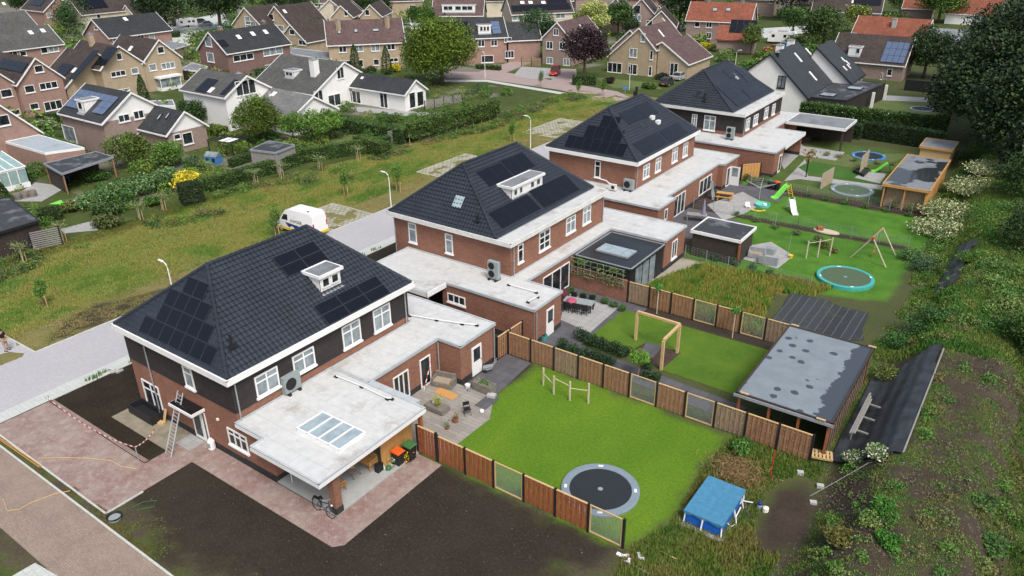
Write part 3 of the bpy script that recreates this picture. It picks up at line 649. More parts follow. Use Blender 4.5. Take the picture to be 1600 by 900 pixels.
def tiled_slope(mb, S, L, TL, i0, i1, tw=.30, th=.34):
    """stepped pantile courses over a trapezoid: eave length L, slope length TL, insets i0/i1 at the top"""
    n = max(1, round(TL/th)); th = TL/n; prof = ((0, .0), (.055, .02), (.15, .026), (.235, .008)); m = int(L/tw)+1
    xs = [k*tw+p for k in range(m) for p, _ in prof]; hs = [h for k in range(m) for _, h in prof]
    xs.append(L); hs.append(0)
    for r in range(n):
        t0, t1 = r*th, (r+1)*th; l0, r0 = i0*t0/TL, L-i1*t0/TL; l1, r1 = i0*t1/TL, L-i1*t1/TL
        for k in range(len(xs)-1):
            x, y = xs[k], min(xs[k+1], L)
            if y <= l0 or x >= r0 or y <= x: continue
            a, b = max(x, l0), min(y, r0); c, d = min(max(x, l1), r1), max(min(y, r1), l1)
            if c > d: c = d
            P = [S.p(a, t0-.02, hs[k]+.062), S.p(b, t0-.02, hs[k+1]+.062), S.p(d, t1, hs[k+1]+.002), S.p(c, t1, hs[k]+.002)]
            mb.poly(P); mb.poly([S.p(a, t0, -.01), S.p(b, t0, -.01), P[1], P[0]])
def ring(mb, xy, z0, z1, w_, m=0):
    """trim along the edges of a polygon"""
    n = len(xy); c = Vector((sum(p[0] for p in xy)/n, sum(p[1] for p in xy)/n))
    for i in range(n):
        a, b = Vector(xy[i]), Vector(xy[(i+1) % n]); d = (b-a).normalized(); nr = Vector((-d.y, d.x))
        e = d*(w_ if i % 2 == 0 else 0)*0
        mb.hexa([(*(a+e), z0), (*(b-e), z0), (*(b+nr*w_), z0), (*(a+nr*w_), z0), (*(a), z1+(.003 if i % 2 else 0)), (*(b), z1+(.003 if i % 2 else 0)), (*(b+nr*w_), z1+(.003 if i % 2 else 0)), (*(a+nr*w_), z1+(.003 if i % 2 else 0))], m)
def flat_roof(parent, off, xy, z1=3.0, th=.14, top='flat_white', side='trim', trim='trim', name='flat_roof', lip=.05):
    """xy counter-clockwise"""
    mb = MB(off); mb.prism(xy, z1-th, z1-.02, 1); mb.F.pop(len(mb.F)-len(xy)-1); mb.M.pop(len(mb.M)-len(xy)-1)
    mb.poly([(p[0], p[1], z1-.02) for p in xy], 0)
    o = mb.build(name, [M[top], M[side]], parent)
    m2 = MB(off); ring(m2, xy, z1-.019, z1+lip, .11); m2.build('roof_trim', M[trim], o); return o
def brickbox(parent, off, xy, z1, name='wall', mat='brick', plinth=True):
    mb = MB(off); mb.prism(xy, 0, z1); o = mb.build(name, M[mat], parent)
    if plinth:
        m2 = MB(off); n = len(xy)
        cx = sum(p[0] for p in xy)/n; cy = sum(p[1] for p in xy)/n
        for i in range(n):
            a, b = Vector(xy[i]), Vector(xy[(i+1) % n]); d = (b-a).normalized(); nr = Vector((d.y, -d.x))*.012
            m2.hexa([(*(a), 0), (*(b), 0), (*(b+nr), 0), (*(a+nr), 0), (*(a), .42), (*(b), .42), (*(b+nr), .42), (*(a+nr), .42)][:8])
        m2.build('plinth', M['plinth'], o)
    return o
def panels(parent, off, S, quad, nc, nr_, mat='solar', frame='frame_blk', gap=.02, d=.1, skip=(), land=True):
    """solar array from four photo corners (bl, br, tr, tl) on slope S -> individual panels"""
    q = [S.px(x, y, d) for x, y in quad]; a0 = min(q[0][0], q[3][0])*.5+max(q[0][0], q[3][0])*.5; a1 = (q[1][0]+q[2][0])/2
    t0 = (q[0][1]+q[1][1])/2; t1 = (q[2][1]+q[3][1])/2
    if a1 < a0: a0, a1 = a1, a0
    return panel_grid(parent, off, S, a0, a1, t0, t1, nc, nr_, mat, frame, gap, d, skip)
def panel_grid(parent, off, S, a0, a1, t0, t1, nc, nr_, mat='solar', frame='frame_blk', gap=.02, d=.1, skip=()):
    wa, wt = (a1-a0)/nc, (t1-t0)/nr_
    for i in range(nc):
        for j in range(nr_):
            if (i, j) in skip: continue
            mb = MB(off); x0, x1, y0, y1 = a0+i*wa+gap/2, a0+(i+1)*wa-gap/2, t0+j*wt+gap/2, t0+(j+1)*wt-gap/2
            S.slab(mb, x0, x1, y0, y1, d-.04, d, 1); S.slab(mb, x0+.025, x1-.025, y0+.025, y1-.025, d+.0005, d+.003, 0)
            mb.build('solar_panel', [M[mat], M[frame]], parent)
def roof_window(parent, off, S, a0, a1, t0, t1, mat='skyglass', d=.09):
    mb = MB(off); S.slab(mb, a0, a1, t0, t0+.09, 0, d); S.slab(mb, a0, a1, t1-.09, t1, 0, d); S.slab(mb, a0, a0+.09, t0+.09, t1-.09, 0, d); S.slab(mb, a1-.09, a1, t0+.09, t1-.09, 0, d)
    o = mb.build('roof_window', M['frame_blk'] if mat != 'white' else M['white'], parent); m2 = MB(off); S.slab(m2, a0+.09, a1-.09, t0+.09, t1-.09, .02, d-.02); m2.build('pane', M[mat], o); return o
def vent_pipe(parent, off, p, h=.55, r=.07):
    mb = MB(off); p = Vector(p); mb.obox(p+Vector((0, 0, .02)), (.5, .5, .1)); mb.tube([p, p+Vector((0, 0, h))], r, 8); mb.lathe(p+Vector((0, 0, h)), [(r*1.7, 0), (r*1.7, .06), (.02, .12)], 8); mb.build('vent_pipe', M['black'], parent)
def downpipe(parent, off, x, y, z0, z1):
    mb = MB(off); mb.tube([(x, y, z1), (x, y, z0)], .045, 8)
    for z in (z0+.4, (z0+z1)/2, z1-.3): mb.tube([(x, y, z-.03), (x, y, z+.03)], .06, 8)
    mb.build('downpipe', M['metal'], parent)
def dormer(parent, off, S, a0, a1, t0, hgt_f, styles, overh=.18):
    """flat roofed dormer standing on slope S, front face vertical"""
    p0 = S.p(a0, t0); out = Vector((S.u.x, S.u.y, 0)).normalized()*-1; al = S.a; zf = p0.z; zt = zf+hgt_f
    tan = S.u.z/math.hypot(S.u.x, S.u.y); dep = hgt_f/tan
    b = p0-out*dep; w_ = a1-a0
    def P(a, o, z): q = p0+al*a+out*o; return (q.x, q.y, z)
    mb = MB(off); mb.poly([P(0, 0, zf), P(w_, 0, zf), P(w_, 0, zt), P(0, 0, zt)])
    mb.poly([P(0, 0, zf), P(0, 0, zt), P(0, -dep, zt)]); mb.poly([P(w_, 0, zf), P(w_, 0, zt), P(w_, -dep, zt)])
    mb.hexa([P(0, 0, zf-.1), P(w_, 0, zf-.1), P(w_, -.05, zf), P(0, -.05, zf), P(0, .02, zt), P(w_, .02, zt), P(w_, -.05, zt), P(0, -.05, zt)])
    o = mb.build('dormer', M['white'], parent)
    m2 = MB(off); e = overh
    m2.hexa([P(-e, e, zt), P(w_+e, e, zt), P(w_+e, -dep-.1, zt), P(-e, -dep-.1, zt), P(-e, e, zt+.2), P(w_+e, e, zt+.2), P(w_+e, -dep-.1, zt+.2), P(-e, -dep-.1, zt+.2)], 0)
    m2.poly([P(-e+.1, e-.1, zt+.204), P(w_+e-.1, e-.1, zt+.204), P(w_+e-.1, -dep+.1, zt+.204), P(-e+.1, -dep+.1, zt+.204)], 1)
    m2.build('dormer_roof', [M['white'], M['flat_grey']], o)
    pl = Pl((p0.x+out.x*.021, p0.y+out.y*.021), (al.x, al.y), (out.x, out.y))
    for (x0, x1, st) in styles:
        f = window(o, pl, x0, x1, zf+hgt_f*.25, zt-.08, style=st, off=off, sill=False, depth=.05)
    m3 = MB(off)
    for k in range(3): m3.hexa([P(-.05*k, .0+.1*k, zf-.03*k-.02), P(w_+.05*k, .1*k, zf-.03*k-.02), P(w_, .12+.1*k, zf-.1*k-.1), P(0, .12+.1*k, zf-.1*k-.1), P(-.05*k, .1*k, zf-.03*k), P(w_+.05*k, .1*k, zf-.03*k), P(w_, .12+.1*k, zf-.1*k-.07), P(0, .12+.1*k, zf-.1*k-.07)])
    m3.build('lead_apron', M['lead'], o)
    return o
def new_house(label, x0, x1, y0, y1, tx1, ry0, ry1, rx, zr, clad, shelf, ze=5.6):
    off = (x1, y0, 0); t = thing('detached_house', off, 0, label, 'house', None)
    brickbox(t, off, rect(x0, x1, y0, y1), ze)
    if clad:
        mb = MB(off); e = .035; z0 = 3.5
        mb.box(x0-e, x1+e, y0-e, y0, z0, ze); mb.box(x1, x1+e, y0, y1+e, z0, ze-.001); mb.box(x0-e, x0, y0, y1+e, z0, ze-.002); mb.build('cladding', M['clad'], t)
    ex0, ex1, ey0, ey1 = x0-.42, x1+(.42 if not shelf else .28), y0-.45, y1+.45
    mb = MB(off); mb.box(ex0, ex1, ey0, ey1, ze, ze+.30); ring(mb, rect(ex0, ex1, ey0, ey1), ze+.301, ze+.37, .10)
    mb.build('eaves_board', M['white_dirty' if shelf else 'white'], t)
    if shelf:
        mb = MB(off); mb.poly([(tx1-.1, ey0+.11, ze+.316), (ex1-.11, ey0+.11, ze+.316), (ex1-.11, ey1-.11, ze+.316), (tx1-.1, ey1-.11, ze+.316)]); mb.build('roof_ledge', M['flat_white'], t)
    gx0, gx1, gy0, gy1 = ex0+.16, (tx1 if shelf else ex1-.16), ey0+.18, ey1-.18
    mb = MB(off); g = rect(gx0-.1, gx1+.1, gy0-.1, gy1+.1); mb.prism(g, ze+.30, ze+.34); mb.build('gutter', M['lead'], t)
    z = ze+.36; R0, R1 = Vector((rx, ry0, zr)), Vector((rx, ry1, zr)); A, B, C, D = [Vector((*q, z)) for q in ((gx0, gy0), (gx1, gy0), (gx1, gy1), (gx0, gy1))]
    mb = MB(off); SL = {}
    for nm, a, b, ra, rb in (('E', B, C, R0, R1), ('S', A, B, R0, R0), ('N', C, D, R1, R1), ('W', D, A, R1, R0)):
        al = (b-a).normalized(); v = ra-a; i0 = v.dot(al); up = v-al*i0; S = Slope(a, al, up); L = (b-a).length; i1 = (b-rb).dot(al)
        SL[nm] = S; tiled_slope(mb, S, L, up.length, i0, i1)
    mb.build('tiled_roof', M['tile_new'], t)
    mb = MB(off)
    for a, b in ((A, R0), (B, R0), (C, R1), (D, R1), (R0, R1)):
        n = int((b-a).length/.38); 
        for k in range(n): mb.tube([a+(b-a)*(k/n)+Vector((0, 0, .03)), a+(b-a)*((k+1)/n)+Vector((0, 0, .05))], [.135, .105], 8)
    mb.build('ridge_tiles', M['tile_new'], t)
    return t, off, SL
E_ = lambda x, y0=0: Pl((x, y0), (0, 1), (1, 0))      # wall facing the gardens
S_ = lambda y, x0=0: Pl((x0, y), (1, 0), (0, -1))     # wall facing the front of the picture
# --- house one ---
t, off, SL = new_house('nearest detached house, dark cladding, panels down its left hip, pale roof over the terrace', -43.25, -32.75, 19.6, 33.6, -32.3, 22.75, 30.2, -37.95, 10.0, True, False)
H1 = t
pe, ps = E_(-32.75+.036), S_(19.6-.036)
for LL, UR in (((402, 622), (432, 571)), ((460, 587), (489, 540)), ((537, 546), (561, 497)), ((585, 520), (608, 472))): wpx(t, pe, LL, UR, off, style='cross', pane='curtain')
wpx(t, ps, (292, 602), (298.5, 576), off, style='single', pane='curtain')
ps = S_(19.6); wpx(t, ps, (231, 629), (247, 605), off, style='cross'); wpx(t, ps, (360, 692), (385, 683), off, style='triple_t')
a0, b0 = onpl(ps, 308, 680); a1, b1 = onpl(ps, 325, 688)
glazed_door(t, ps, a0, a0+1.0, .05, 2.25, off); window(t, ps, a0+1.03, a0+1.4, .05, 2.25, 'plain', off=off, sill=False)
mb = MB(off); cx0, cx1 = -38.15, -35.9; mb.box(cx0, cx1, 18.7, 19.6, 2.42, 2.6); mb.box(cx0+.06, cx1-.06, 18.76, 19.58, 2.601, 2.63, 1); c = mb.build('door_canopy', [M['white'], M['blackgloss']], t)
mb = MB(off); mb.box(-34.75, -34.6, 19.5, 19.6, 2.3, 2.42); mb.build('wall_lamp', M['white'], t)
downpipe(t, off, -41.0, 19.5, 0, 5.6); downpipe(t, off, -32.6, 19.75, 3.0, 5.6); downpipe(t, off, -32.62, 33.3, 3.0, 5.6)
brickbox(t, off, [(-32.7, 19.62), (-30.0, 19.62), (-30.0, 26.4), (-29.65, 26.4), (-29.65, 33.02), (-27.75, 33.02), (-27.75, 36.75), (-36.5, 36.75), (-36.5, 33.7), (-32.7, 33.7)], 2.87, 'extension_wall')
flat_roof(t, off, [(-32.7, 19.35), (-30.3, 19.35), (-30.3, 18.5), (-24.95, 18.5), (-24.95, 26.46), (-32.7, 26.46)], 3.02, .28, side='white', name='terrace_roof')
flat_roof(t, off, [(-32.7, 26.51), (-29.55, 26.51), (-29.55, 32.95), (-27.65, 32.95), (-27.65, 36.85), (-36.5, 36.85), (-36.5, 33.72), (-32.7, 33.72)], 3.0)
mb = MB(off); mb.box(-30.0, -25.8, 26.47, 26.9, 2.72, 2.99); mb.build('raised_edge', M['trim'], t)
mb = MB(off); mb.box(-25.75, -25.3, 19.62, 20.07, .09, 2.74, 0); mb.box(-25.77, -25.28, 19.6, 20.09, .09, .5, 1); mb.build('brick_column', [M['brick'], M['plinth']], t)
mb = MB(off)
for k in range(7): y = 23.75+k*.355; mb.box(-26.1+.0, -26.02+(.02 if k % 2 else 0), y, y+.35, .09, 2.74)
mb.box(-30, -26.1, 26.25, 26.38, .09, 2.74); mb.build('timber_wall', M['wood_yel'], t)
mb = MB(off); mb.box(-25.35, -25.15, 26.15, 26.35, 0, 2.74); mb.build('corner_post', M['wood_red'], t)
pe = E_(-29.65); wpx(t, pe, (617, 633), (637, 576), off, style='triple', sill=False); wpx(t, pe, (658, 607), (671, 553), off, style='plain', sill=False)
pe = E_(-27.75); a0, _ = onpl(pe, 738, 593); a1, _ = onpl(pe, 752, 583); glazed_door(t, pe, a0, a0+1.05, .05, 2.25, off, True)
downpipe(t, off, -29.5, 32.85, 0, 2.75); downpipe(t, off, -27.66, 36.6, 0, 2.75)
# skylight over the terrace
mb = MB(off); X0, X1, Y0, Y1 = -29.3, -26.0, 20.85, 22.75; mb.box(X0, X1, Y0, Y1, 3.0, 3.16)
for k in range(5): x = X0+(X1-X0)*k/4; mb.box(x-.05, x+.05, Y0, Y1, 3.16, 3.22)
mb.box(X0, X1, Y0, Y0+.08, 3.16, 3.222); mb.box(X0, X1, Y1-.08, Y1, 3.16, 3.222)
o = mb.build('rooflight', M['white'], t)
mb = MB(off); mb.poly([(X0+.05, Y0+.08, 3.19), (X1-.05, Y0+.08, 3.19), (X1-.05, Y1-.08, 3.19), (X0+.05, Y1-.08, 3.19)]); mb.build('pane', M['skyglass'], o)
panels(t, off, SL['E'], [(451, 435), (512, 403), (490, 376), (427, 402)], 2, 2, frame='frame_dim'); panels(t, off, SL['E'], [(515, 508), (610, 457), (587, 431), (489, 478)], 3, 2, frame='frame_dim')
S = SL['S']
for (bl, br, tr, tl, n) in (((205, 505), (330, 575), (343, 543), (232, 484), 6), ((222, 492), (333, 540), (343, 510), (248, 462), 5), ((250, 470), (330, 505), (334, 473), (273, 447), 4), ((285, 458), (320, 472), (330, 440), (299, 430), 2)):
    q = [S.px(*p_, .1) for p_ in (bl, br, tr, tl)]
for k, (n, a1) in enumerate(((7, 9.5), (5, 8.5), (4, 7.52), (2, 6.62))): panel_grid(t, off, S, a1-1.0*n, a1, .25+k*1.02, .25+k*1.02+1.01, n, 1, gap=.012, frame='frame_dim')
a, tt = SL['E'].px(478, 438); dormer(t, off, SL['E'], SL['E'].px(502, 458)[0], SL['E'].px(533, 443)[0], SL['E'].px(502, 458)[1], 1.0, ((.1, .75, 'plain'), (.85, 1.5, 'plain')))
q = SL['E'].p(*SL['E'].px(362, 541)); vent_pipe(t, off, q, .7)
# --- house two ---
t, off, SL = new_house('second detached house from the front, with a long white dormer among four solar blocks', -43.2, -31.1, 43.55, 57.9, -32.35, 46.7, 54.3, -38.1, 10.05, False, True)
H2 = t
pe, ps = E_(-31.1), S_(43.55)
for (LL, UR), st in zip((((809, 412), (817, 379)), ((842, 394), (859, 355)), ((884, 367), (899, 334)), ((910, 352), (923, 319))), ('single', 'grid', 'cross', 'cross')): wpx(t, pe, LL, UR, off, style=st, pane='glass' if st in ('single', 'grid') else 'curtain')
wpx(t, ps, (640, 377), (650, 350), off, pane='curtain'); wpx(t, ps, (697, 394), (707, 367), off, pane='curtain')
downpipe(t, off, -31.0, 43.75, 3, 5.6); downpipe(t, off, -43.1, 43.45, 0, 5.6); downpipe(t, off, -31.0, 57.7, 3, 5.6)
brickbox(t, off, [(-35.1, 39.95), (-26.6, 39.95), (-26.6, 43.6), (-29.75, 43.6), (-29.75, 56.9), (-24.45, 56.9), (-24.45, 61.2), (-36.5, 61.2), (-36.5, 57.95), (-31.05, 57.95), (-31.05, 43.5), (-35.1, 43.5)], 2.87, 'extension_wall')
flat_roof(t, off, [(-41.8, 39.1), (-35.9, 37.75), (-34.7, 37.75), (-34.7, 39.85), (-26.5, 39.85), (-26.5, 43.7), (-29.65, 43.7), (-29.65, 56.8), (-24.35, 56.8), (-24.35, 61.3), (-36.5, 61.3), (-36.5, 57.9), (-31.1, 57.9), (-31.1, 43.52), (-41.8, 43.52)], 3.0)
mb = MB(off); mb.box(-41.7, -34.65, 37.7, 37.74, 2.62, 3.02); mb.box(-34.69, -34.6, 37.7, 39.9, 2.62, 3.02); mb.build('carport_fascia', M['white'], t)
for x, y in ((-34.8, 37.9), (-41.5, 38.3)): MB(off).box(x-.07, x+.07, y-.07, y+.07, 0, 2.84).build('carport_post', M['wood_grey'], t)
pe = E_(-26.6); a0, _ = onpl(pe, 853, 527); glazed_door(t, pe, a0, a0+1.0, .05, 2.3, off, True); downpipe(t, off, -26.5, 40.15, 0, 2.75)
wpx(t, S_(39.95), (700, 470), (727, 465.5), off, style='triple')
pe = E_(-29.75); window(t, pe, 45.9, 49.9, .1, 2.35, 'door3', off=off, sill=False)
pe = E_(-24.45); wpx(t, pe, (1048, 406), (1058.5, 372), off, style='double')
S = SL['E']; panels(t, off, S, [(767, 291), (801, 276), (783, 252), (744, 269)], 2, 1); panels(t, off, S, [(802, 275), (835, 259), (817, 237), (784, 251)], 2, 1)
panels(t, off, S, [(787, 358), (845, 325), (823, 302), (763, 334)], 3, 1); panels(t, off, S, [(849, 324), (908, 297), (880, 270), (829, 300)], 3, 1)
q0 = S.px(800, 313); q1 = S.px(846, 289); dormer(t, off, S, q0[0], q1[0], q0[1], .95, ((.15, .75, 'plain'), (.95, 1.5, 'plain'), (q1[0]-q0[0]-1.9, q1[0]-q0[0]-1.25, 'plain'), (q1[0]-q0[0]-1.0, q1[0]-q0[0]-.35, 'plain')))
S = SL['S']; roof_window(t, off, S, S.px(704, 324)[0], S.px(721, 328)[0], S.px(712, 326)[1], S.px(719, 304)[1])
vent_pipe(t, off, S.p(*S.px(747, 345)), .6)
# glazed sunroom behind house two
off2 = (-27, 53, 0); s2 = thing('sunroom', off2, 0, 'dark glazed sunroom with flat black roof in the corner of the second house', 'sunroom')
flat_roof(s2, off2, [(-29.62, 50.5), (-24.35, 50.5), (-24.35, 56.78), (-29.62, 56.78)], 2.72, .2, top='flat_gloss', side='black', trim='metal', name='flat_roof')
mb = MB(off2); mb.box(-29.6, -24.5, 50.6, 50.7, 0, 2.52); mb.box(-24.6, -24.5, 55.4, 56.8, 0, 2.52); mb.box(-24.6, -24.5, 50.7, 51.6, 0, 2.52); mb.build('wall', M['black'], s2)
mb = MB(off2)
for y in (51.6, 52.9, 54.2, 55.4): mb.box(-24.58, -24.5, y-.03, y+.03, 0, 2.52)
g = mb.build('sliding_door_frame', M['frame_blk'], s2); mb = MB(off2); mb.box(-24.56, -24.54, 51.6, 55.4, .05, 2.5); mb.build('pane', M['curtain'], g)
mb = MB(off2); mb.box(-28.6, -25.6, 52.2, 53.9, 2.72, 2.86); g = mb.build('rooflight', M['metal'], s2)
mb = MB(off2)
for k in range(4): mb.box(-28.55+k*.75, -28.55+k*.75+.68, 52.27, 53.83, 2.861, 2.88)
mb.build('pane', M['skyglass'], g)
# --- house three ---
t, off, SL = new_house('third detached house, with a stepped black solar block on its left hip', -43.15, -32.85, 67.6, 82.4, -32.4, 71.3, 79.2, -38.2, 10.0, False, False)
H3 = t
pe, ps = E_(-32.85), S_(67.6)
for LL, UR in (((1004, 280), (1015, 254)), ((1023, 270), (1033, 244)), ((1049, 255), (1059, 229)), ((1066, 246), (1075, 221))): wpx(t, pe, LL, UR, off, style='cross', pane='curtain')
wpx(t, ps, (929, 276), (939, 252), off, pane='glass'); downpipe(t, off, -32.75, 67.8, 3, 5.6); downpipe(t, off, -43.05, 67.5, 0, 5.6)
brickbox(t, off, [(-36.5, 63.8), (-28.4, 63.8), (-28.4, 67.7), (-29.25, 67.7), (-29.25, 81.0), (-28.6, 81.0), (-28.6, 85.5), (-36.5, 85.5), (-36.5, 82.5), (-32.8, 82.5), (-32.8, 67.55), (-36.5, 67.55)], 2.87, 'extension_wall')
flat_roof(t, off, [(-40.5, 63.7), (-28.3, 63.7), (-28.3, 67.7), (-29.15, 67.7), (-29.15, 80.95), (-28.5, 80.95), (-28.5, 85.6), (-36.6, 85.6), (-36.6, 82.45), (-32.8, 82.45), (-32.8, 67.56), (-40.5, 67.56)], 3.0)
pe = E_(-29.25); wpx(t, pe, (1051, 341), (1071, 297), off, style='triple', sill=False); wpx(t, pe, (1091, 307), (1112, 271), off, style='triple', sill=False)
pe = E_(-28.4); wpx(t, pe, (1037, 345), (1043, 325), off, style='plain', sill=False)
pe = E_(-28.6); window(t, pe, 82.2, 83.2, .05, 2.25, 'plain', off=off, sill=False)
mb = MB(off); mb.obox((-28.05, 83.4, 1.15), (1.1, .06, 2.2), 0); o = mb.build('open_door', M['white'], t); mb = MB(off); mb.obox((-28.05, 83.4, 1.6), (.7, .075, 1.0), 0); mb.build('pane', M['curtain'], o)
S = SL['E']; panels(t, off, S, [(983, 195), (1007, 183), (991, 168), (967, 178)], 2, 1, mat='solar_slate'); panels(t, off, S, [(1008, 184), (1031, 176), (1010, 158), (992, 168)], 2, 1, mat='solar_slate')
panels(t, off, S, [(1006, 244), (1043, 223), (1027, 206), (990, 224)], 3, 1, mat='solar_slate'); panels(t, off, S, [(1046, 223), (1078, 207), (1057, 192), (1030, 205)], 3, 1, mat='solar_slate')
q = S.px(1008, 205); roof_window(t, off, S, q[0], q[0]+1.0, q[1], q[1]+1.3, 'glass', .06)
for pxy in ((1019, 186), (1028, 193)):
    q = S.p(*S.px(*pxy)); mb = MB(off); mb.obox(q+Vector((0, 0, .15)), (.4, .6, .42)); mb.build('roof_cowl', M['white'], t)
S = SL['S']; L0 = (S.px(876, 236)[0]+.2, S.px(973, 248)[0])
for k, (f0, f1, n) in enumerate(((0, 1, 7), (.24, .86, 4), (.42, .72, 2))): panel_grid(t, off, S, L0[0]+(L0[1]-L0[0])*f0, L0[0]+(L0[1]-L0[0])*f1, .35+k*1.45, .35+k*1.45+1.42, n, 1, gap=.005)
vent_pipe(t, off, (-38.9, 79.0, 9.6), 1.1, .13)
# --- house four ---
t, off, SL = new_house('farthest of the four new hipped houses, with a dark clad upper storey and a carport', -43.1, -31.15, 93.3, 108.3, -32.5, 96.7, 105.1, -38.3, 10.05, True, True)
H4 = t
pe, ps = E_(-31.15+.036), S_(93.3-.036)
wpx(t, ps, (1080, 198), (1090, 179), off, style='cross', pane='curtain'); wpx(t, ps, (1099, 202), (1119, 182), off, style='cross', pane='curtain')
for LL, UR in (((1164, 204), (1172, 183)), ((1176, 197), (1185, 177)), ((1193, 186), (1201, 166)), ((1205, 180), (1212, 161))): wpx(t, pe, LL, UR, off, style='cross', pane='curtain')
downpipe(t, off, -31.0, 93.5, 3, 5.6)
brickbox(t, off, [(-36.5, 88.75), (-25.4, 88.75), (-25.4, 92.2), (-29.25, 92.2), (-29.25, 105.5), (-29.25, 110.4), (-36.5, 110.4), (-36.5, 108.35), (-31.1, 108.35), (-31.1, 93.25), (-36.5, 93.25)], 2.87, 'extension_wall')
brickbox(t, off, rect(-29.2, -25.6, 100.0, 100.25), 2.73, 'carport_wall'); brickbox(t, off, rect(-29.2, -28.0, 105.8, 106.0), 2.73, 'terrace_wall')
flat_roof(t, off, [(-36.5, 88.65), (-25.3, 88.65), (-25.3, 100.3), (-29.1, 100.3), (-29.1, 110.5), (-36.5, 110.5), (-36.5, 108.32), (-31.1, 108.32), (-31.1, 93.26), (-36.5, 93.26)], 3.0)
flat_roof(t, off, [(-29.08, 104.4), (-21.4, 104.4), (-21.4, 110.5), (-29.08, 110.5)], 3.03, .3, top='flat_grey', side='white', trim='white', name='terrace_roof')
mb = MB(off); mb.box(-25.29, -25.24, 92.25, 100.3, 2.6, 3.04); mb.build('carport_fascia', M['white'], t)
MB(off).box(-21.8, -21.6, 104.6, 104.8, 0, 2.73).build('terrace_post', M['wood_dark'], t); MB(off).box(-29, -21.6, 110.1, 110.35, 0, 2.73).build('terrace_back_wall', M['wood_dark'], t)
pe = E_(-25.4); a0, _ = onpl(pe, 1216, 276); glazed_door(t, pe, 90.6, 91.6, .05, 2.25, off, False)
S = SL['E']; panels(t, off, S, [(1152, 166), (1172, 155), (1140, 124), (1120, 135)], 2, 3, mat='solar_slate'); panels(t, off, S, [(1174, 154), (1196, 143), (1180, 130), (1158, 140)], 2, 1, mat='solar_slate'); panels(t, off, S, [(1143, 122), (1150, 119), (1138, 106), (1128, 110)], 1, 1, mat='solar_slate'); panels(t, off, S, [(1172, 128), (1184, 122), (1158, 104), (1146, 109)], 1, 2, mat='solar_slate')
q = S.px(1152, 126); roof_window(t, off, S, q[0], q[0]+1.1, q[1], q[1]+1.3)
S = SL['S']; roof_window(t, off, S, S.px(1083, 151)[0], S.px(1098, 153)[0], S.px(1090, 152)[1], S.px(1095, 138)[1], 'glass'); vent_pipe(t, off, S.p(*S.px(1101, 158)), .9, .1)
# heat pumps and pipe runs lying on the flat roofs
def heat_pump(x, y, z, w_, h, rz, label, double):
    t = thing('heat_pump', (x, y, z), rz, label, 'heat pump', 'heat pump units on the flat roofs')
    MB().box(-w_/2, w_/2, -.18, .18, .15, .15+h).build('casing', M['unit_grey'], t)
    for k in range(2 if double else 1):
        cz = .15+h*(.5 if not double else (.27 if k == 0 else .74)); mb = MB()
        r = min(w_*.33, h*(.42 if not double else .2)); n = 16
        mb.poly([(-w_*.12+r*math.cos(a*2*math.pi/n), -.183, cz+r*math.sin(a*2*math.pi/n)) for a in range(n)])
        for q in range(3): rr = r*(1-.3*q); [mb.beam((-w_*.12+rr*math.cos(a*2*math.pi/n), -.19, cz+rr*math.sin(a*2*math.pi/n)), (-w_*.12+rr*math.cos((a+1)*2*math.pi/n), -.19, cz+rr*math.sin((a+1)*2*math.pi/n)), .012) for a in range(n)]
        mb.build('fan', M['black_plastic'], t)
    for x_ in (-w_*.32, w_*.32): MB().box(x_-.08, x_+.08, -.32, .38, 0, .15).build('foot', M['black'], t)
    return t
p_ = at(457, 612, 3.0); heat_pump(p_.x, p_.y, 3.0, 1.15, 1.05, math.pi/2, 'grey heat pump with one fan on the flat roof beside the near house', False)
p_ = at(772, 437, 3.0); heat_pump(p_.x, p_.y, 3.0, .95, 1.4, 0, 'tall twin-fan heat pump on the white flat roof at the second house', True)
p_ = at(982, 298, 3.0); heat_pump(p_.x, p_.y, 3.0, 1.05, 1.05, 0, 'boxy grey heat pump by the corner of the third house', False)
p_ = at(1140, 218, 3.0); heat_pump(p_.x, p_.y, 3.0, 1.0, 1.4, 0, 'tall twin-fan heat pump on the flat roof at the farthest new house', True)
p_ = at(957, 298, 3.0); t = thing('air_conditioner', (p_.x, p_.y, 3.0), 0, 'small cream air conditioning unit with a white duct left of the grey heat pump', 'air conditioner')
MB().box(-.4, .4, -.15, .15, .12, .7).build('casing', M['white_dirty'], t); MB().tube([(-.3, .1, .6), (-1.1, .5, .75), (-1.9, .55, .8)], .06, 8).build('duct', M['white'], t)
mb = MB(); n = 14; mb.poly([(.08+.2*math.cos(a*2*math.pi/n), -.153, .4+.2*math.sin(a*2*math.pi/n)) for a in range(n)]); mb.build('fan', M['black_plastic'], t)
def pipe_run(pts, label, blocks=True):
    P = [at(x, y, 3.12) for x, y in pts]; mb = MB(tuple(P[0])); mb.tube(P, .035, 6); o = mb.build('roof_pipe', M['white'], loc=P[0]); tag(o, label, 'pipe', 'pipes lying on the flat roofs')
    m2 = MB(tuple(P[0]))
    for q in P: m2.box(q.x-.12, q.x+.12, q.y-.08, q.y+.08, 3.0, 3.1)
    m2.build('rubber_block', M['black'], o)
pipe_run([(525, 587), (565, 603), (605, 622), (612, 622)], 'white pipe on black blocks across the near terrace roof')
pipe_run([(640, 492), (682, 499), (722, 505), (745, 507)], 'white pipe on black blocks on the flat roof behind the near house')
pipe_run([(795, 444), (838, 456)], 'short white pipe with black blocks near the twin-fan unit')
pipe_run([(840, 463), (825, 471)], 'white vent stub and black blocks at the end of the second garage roof')
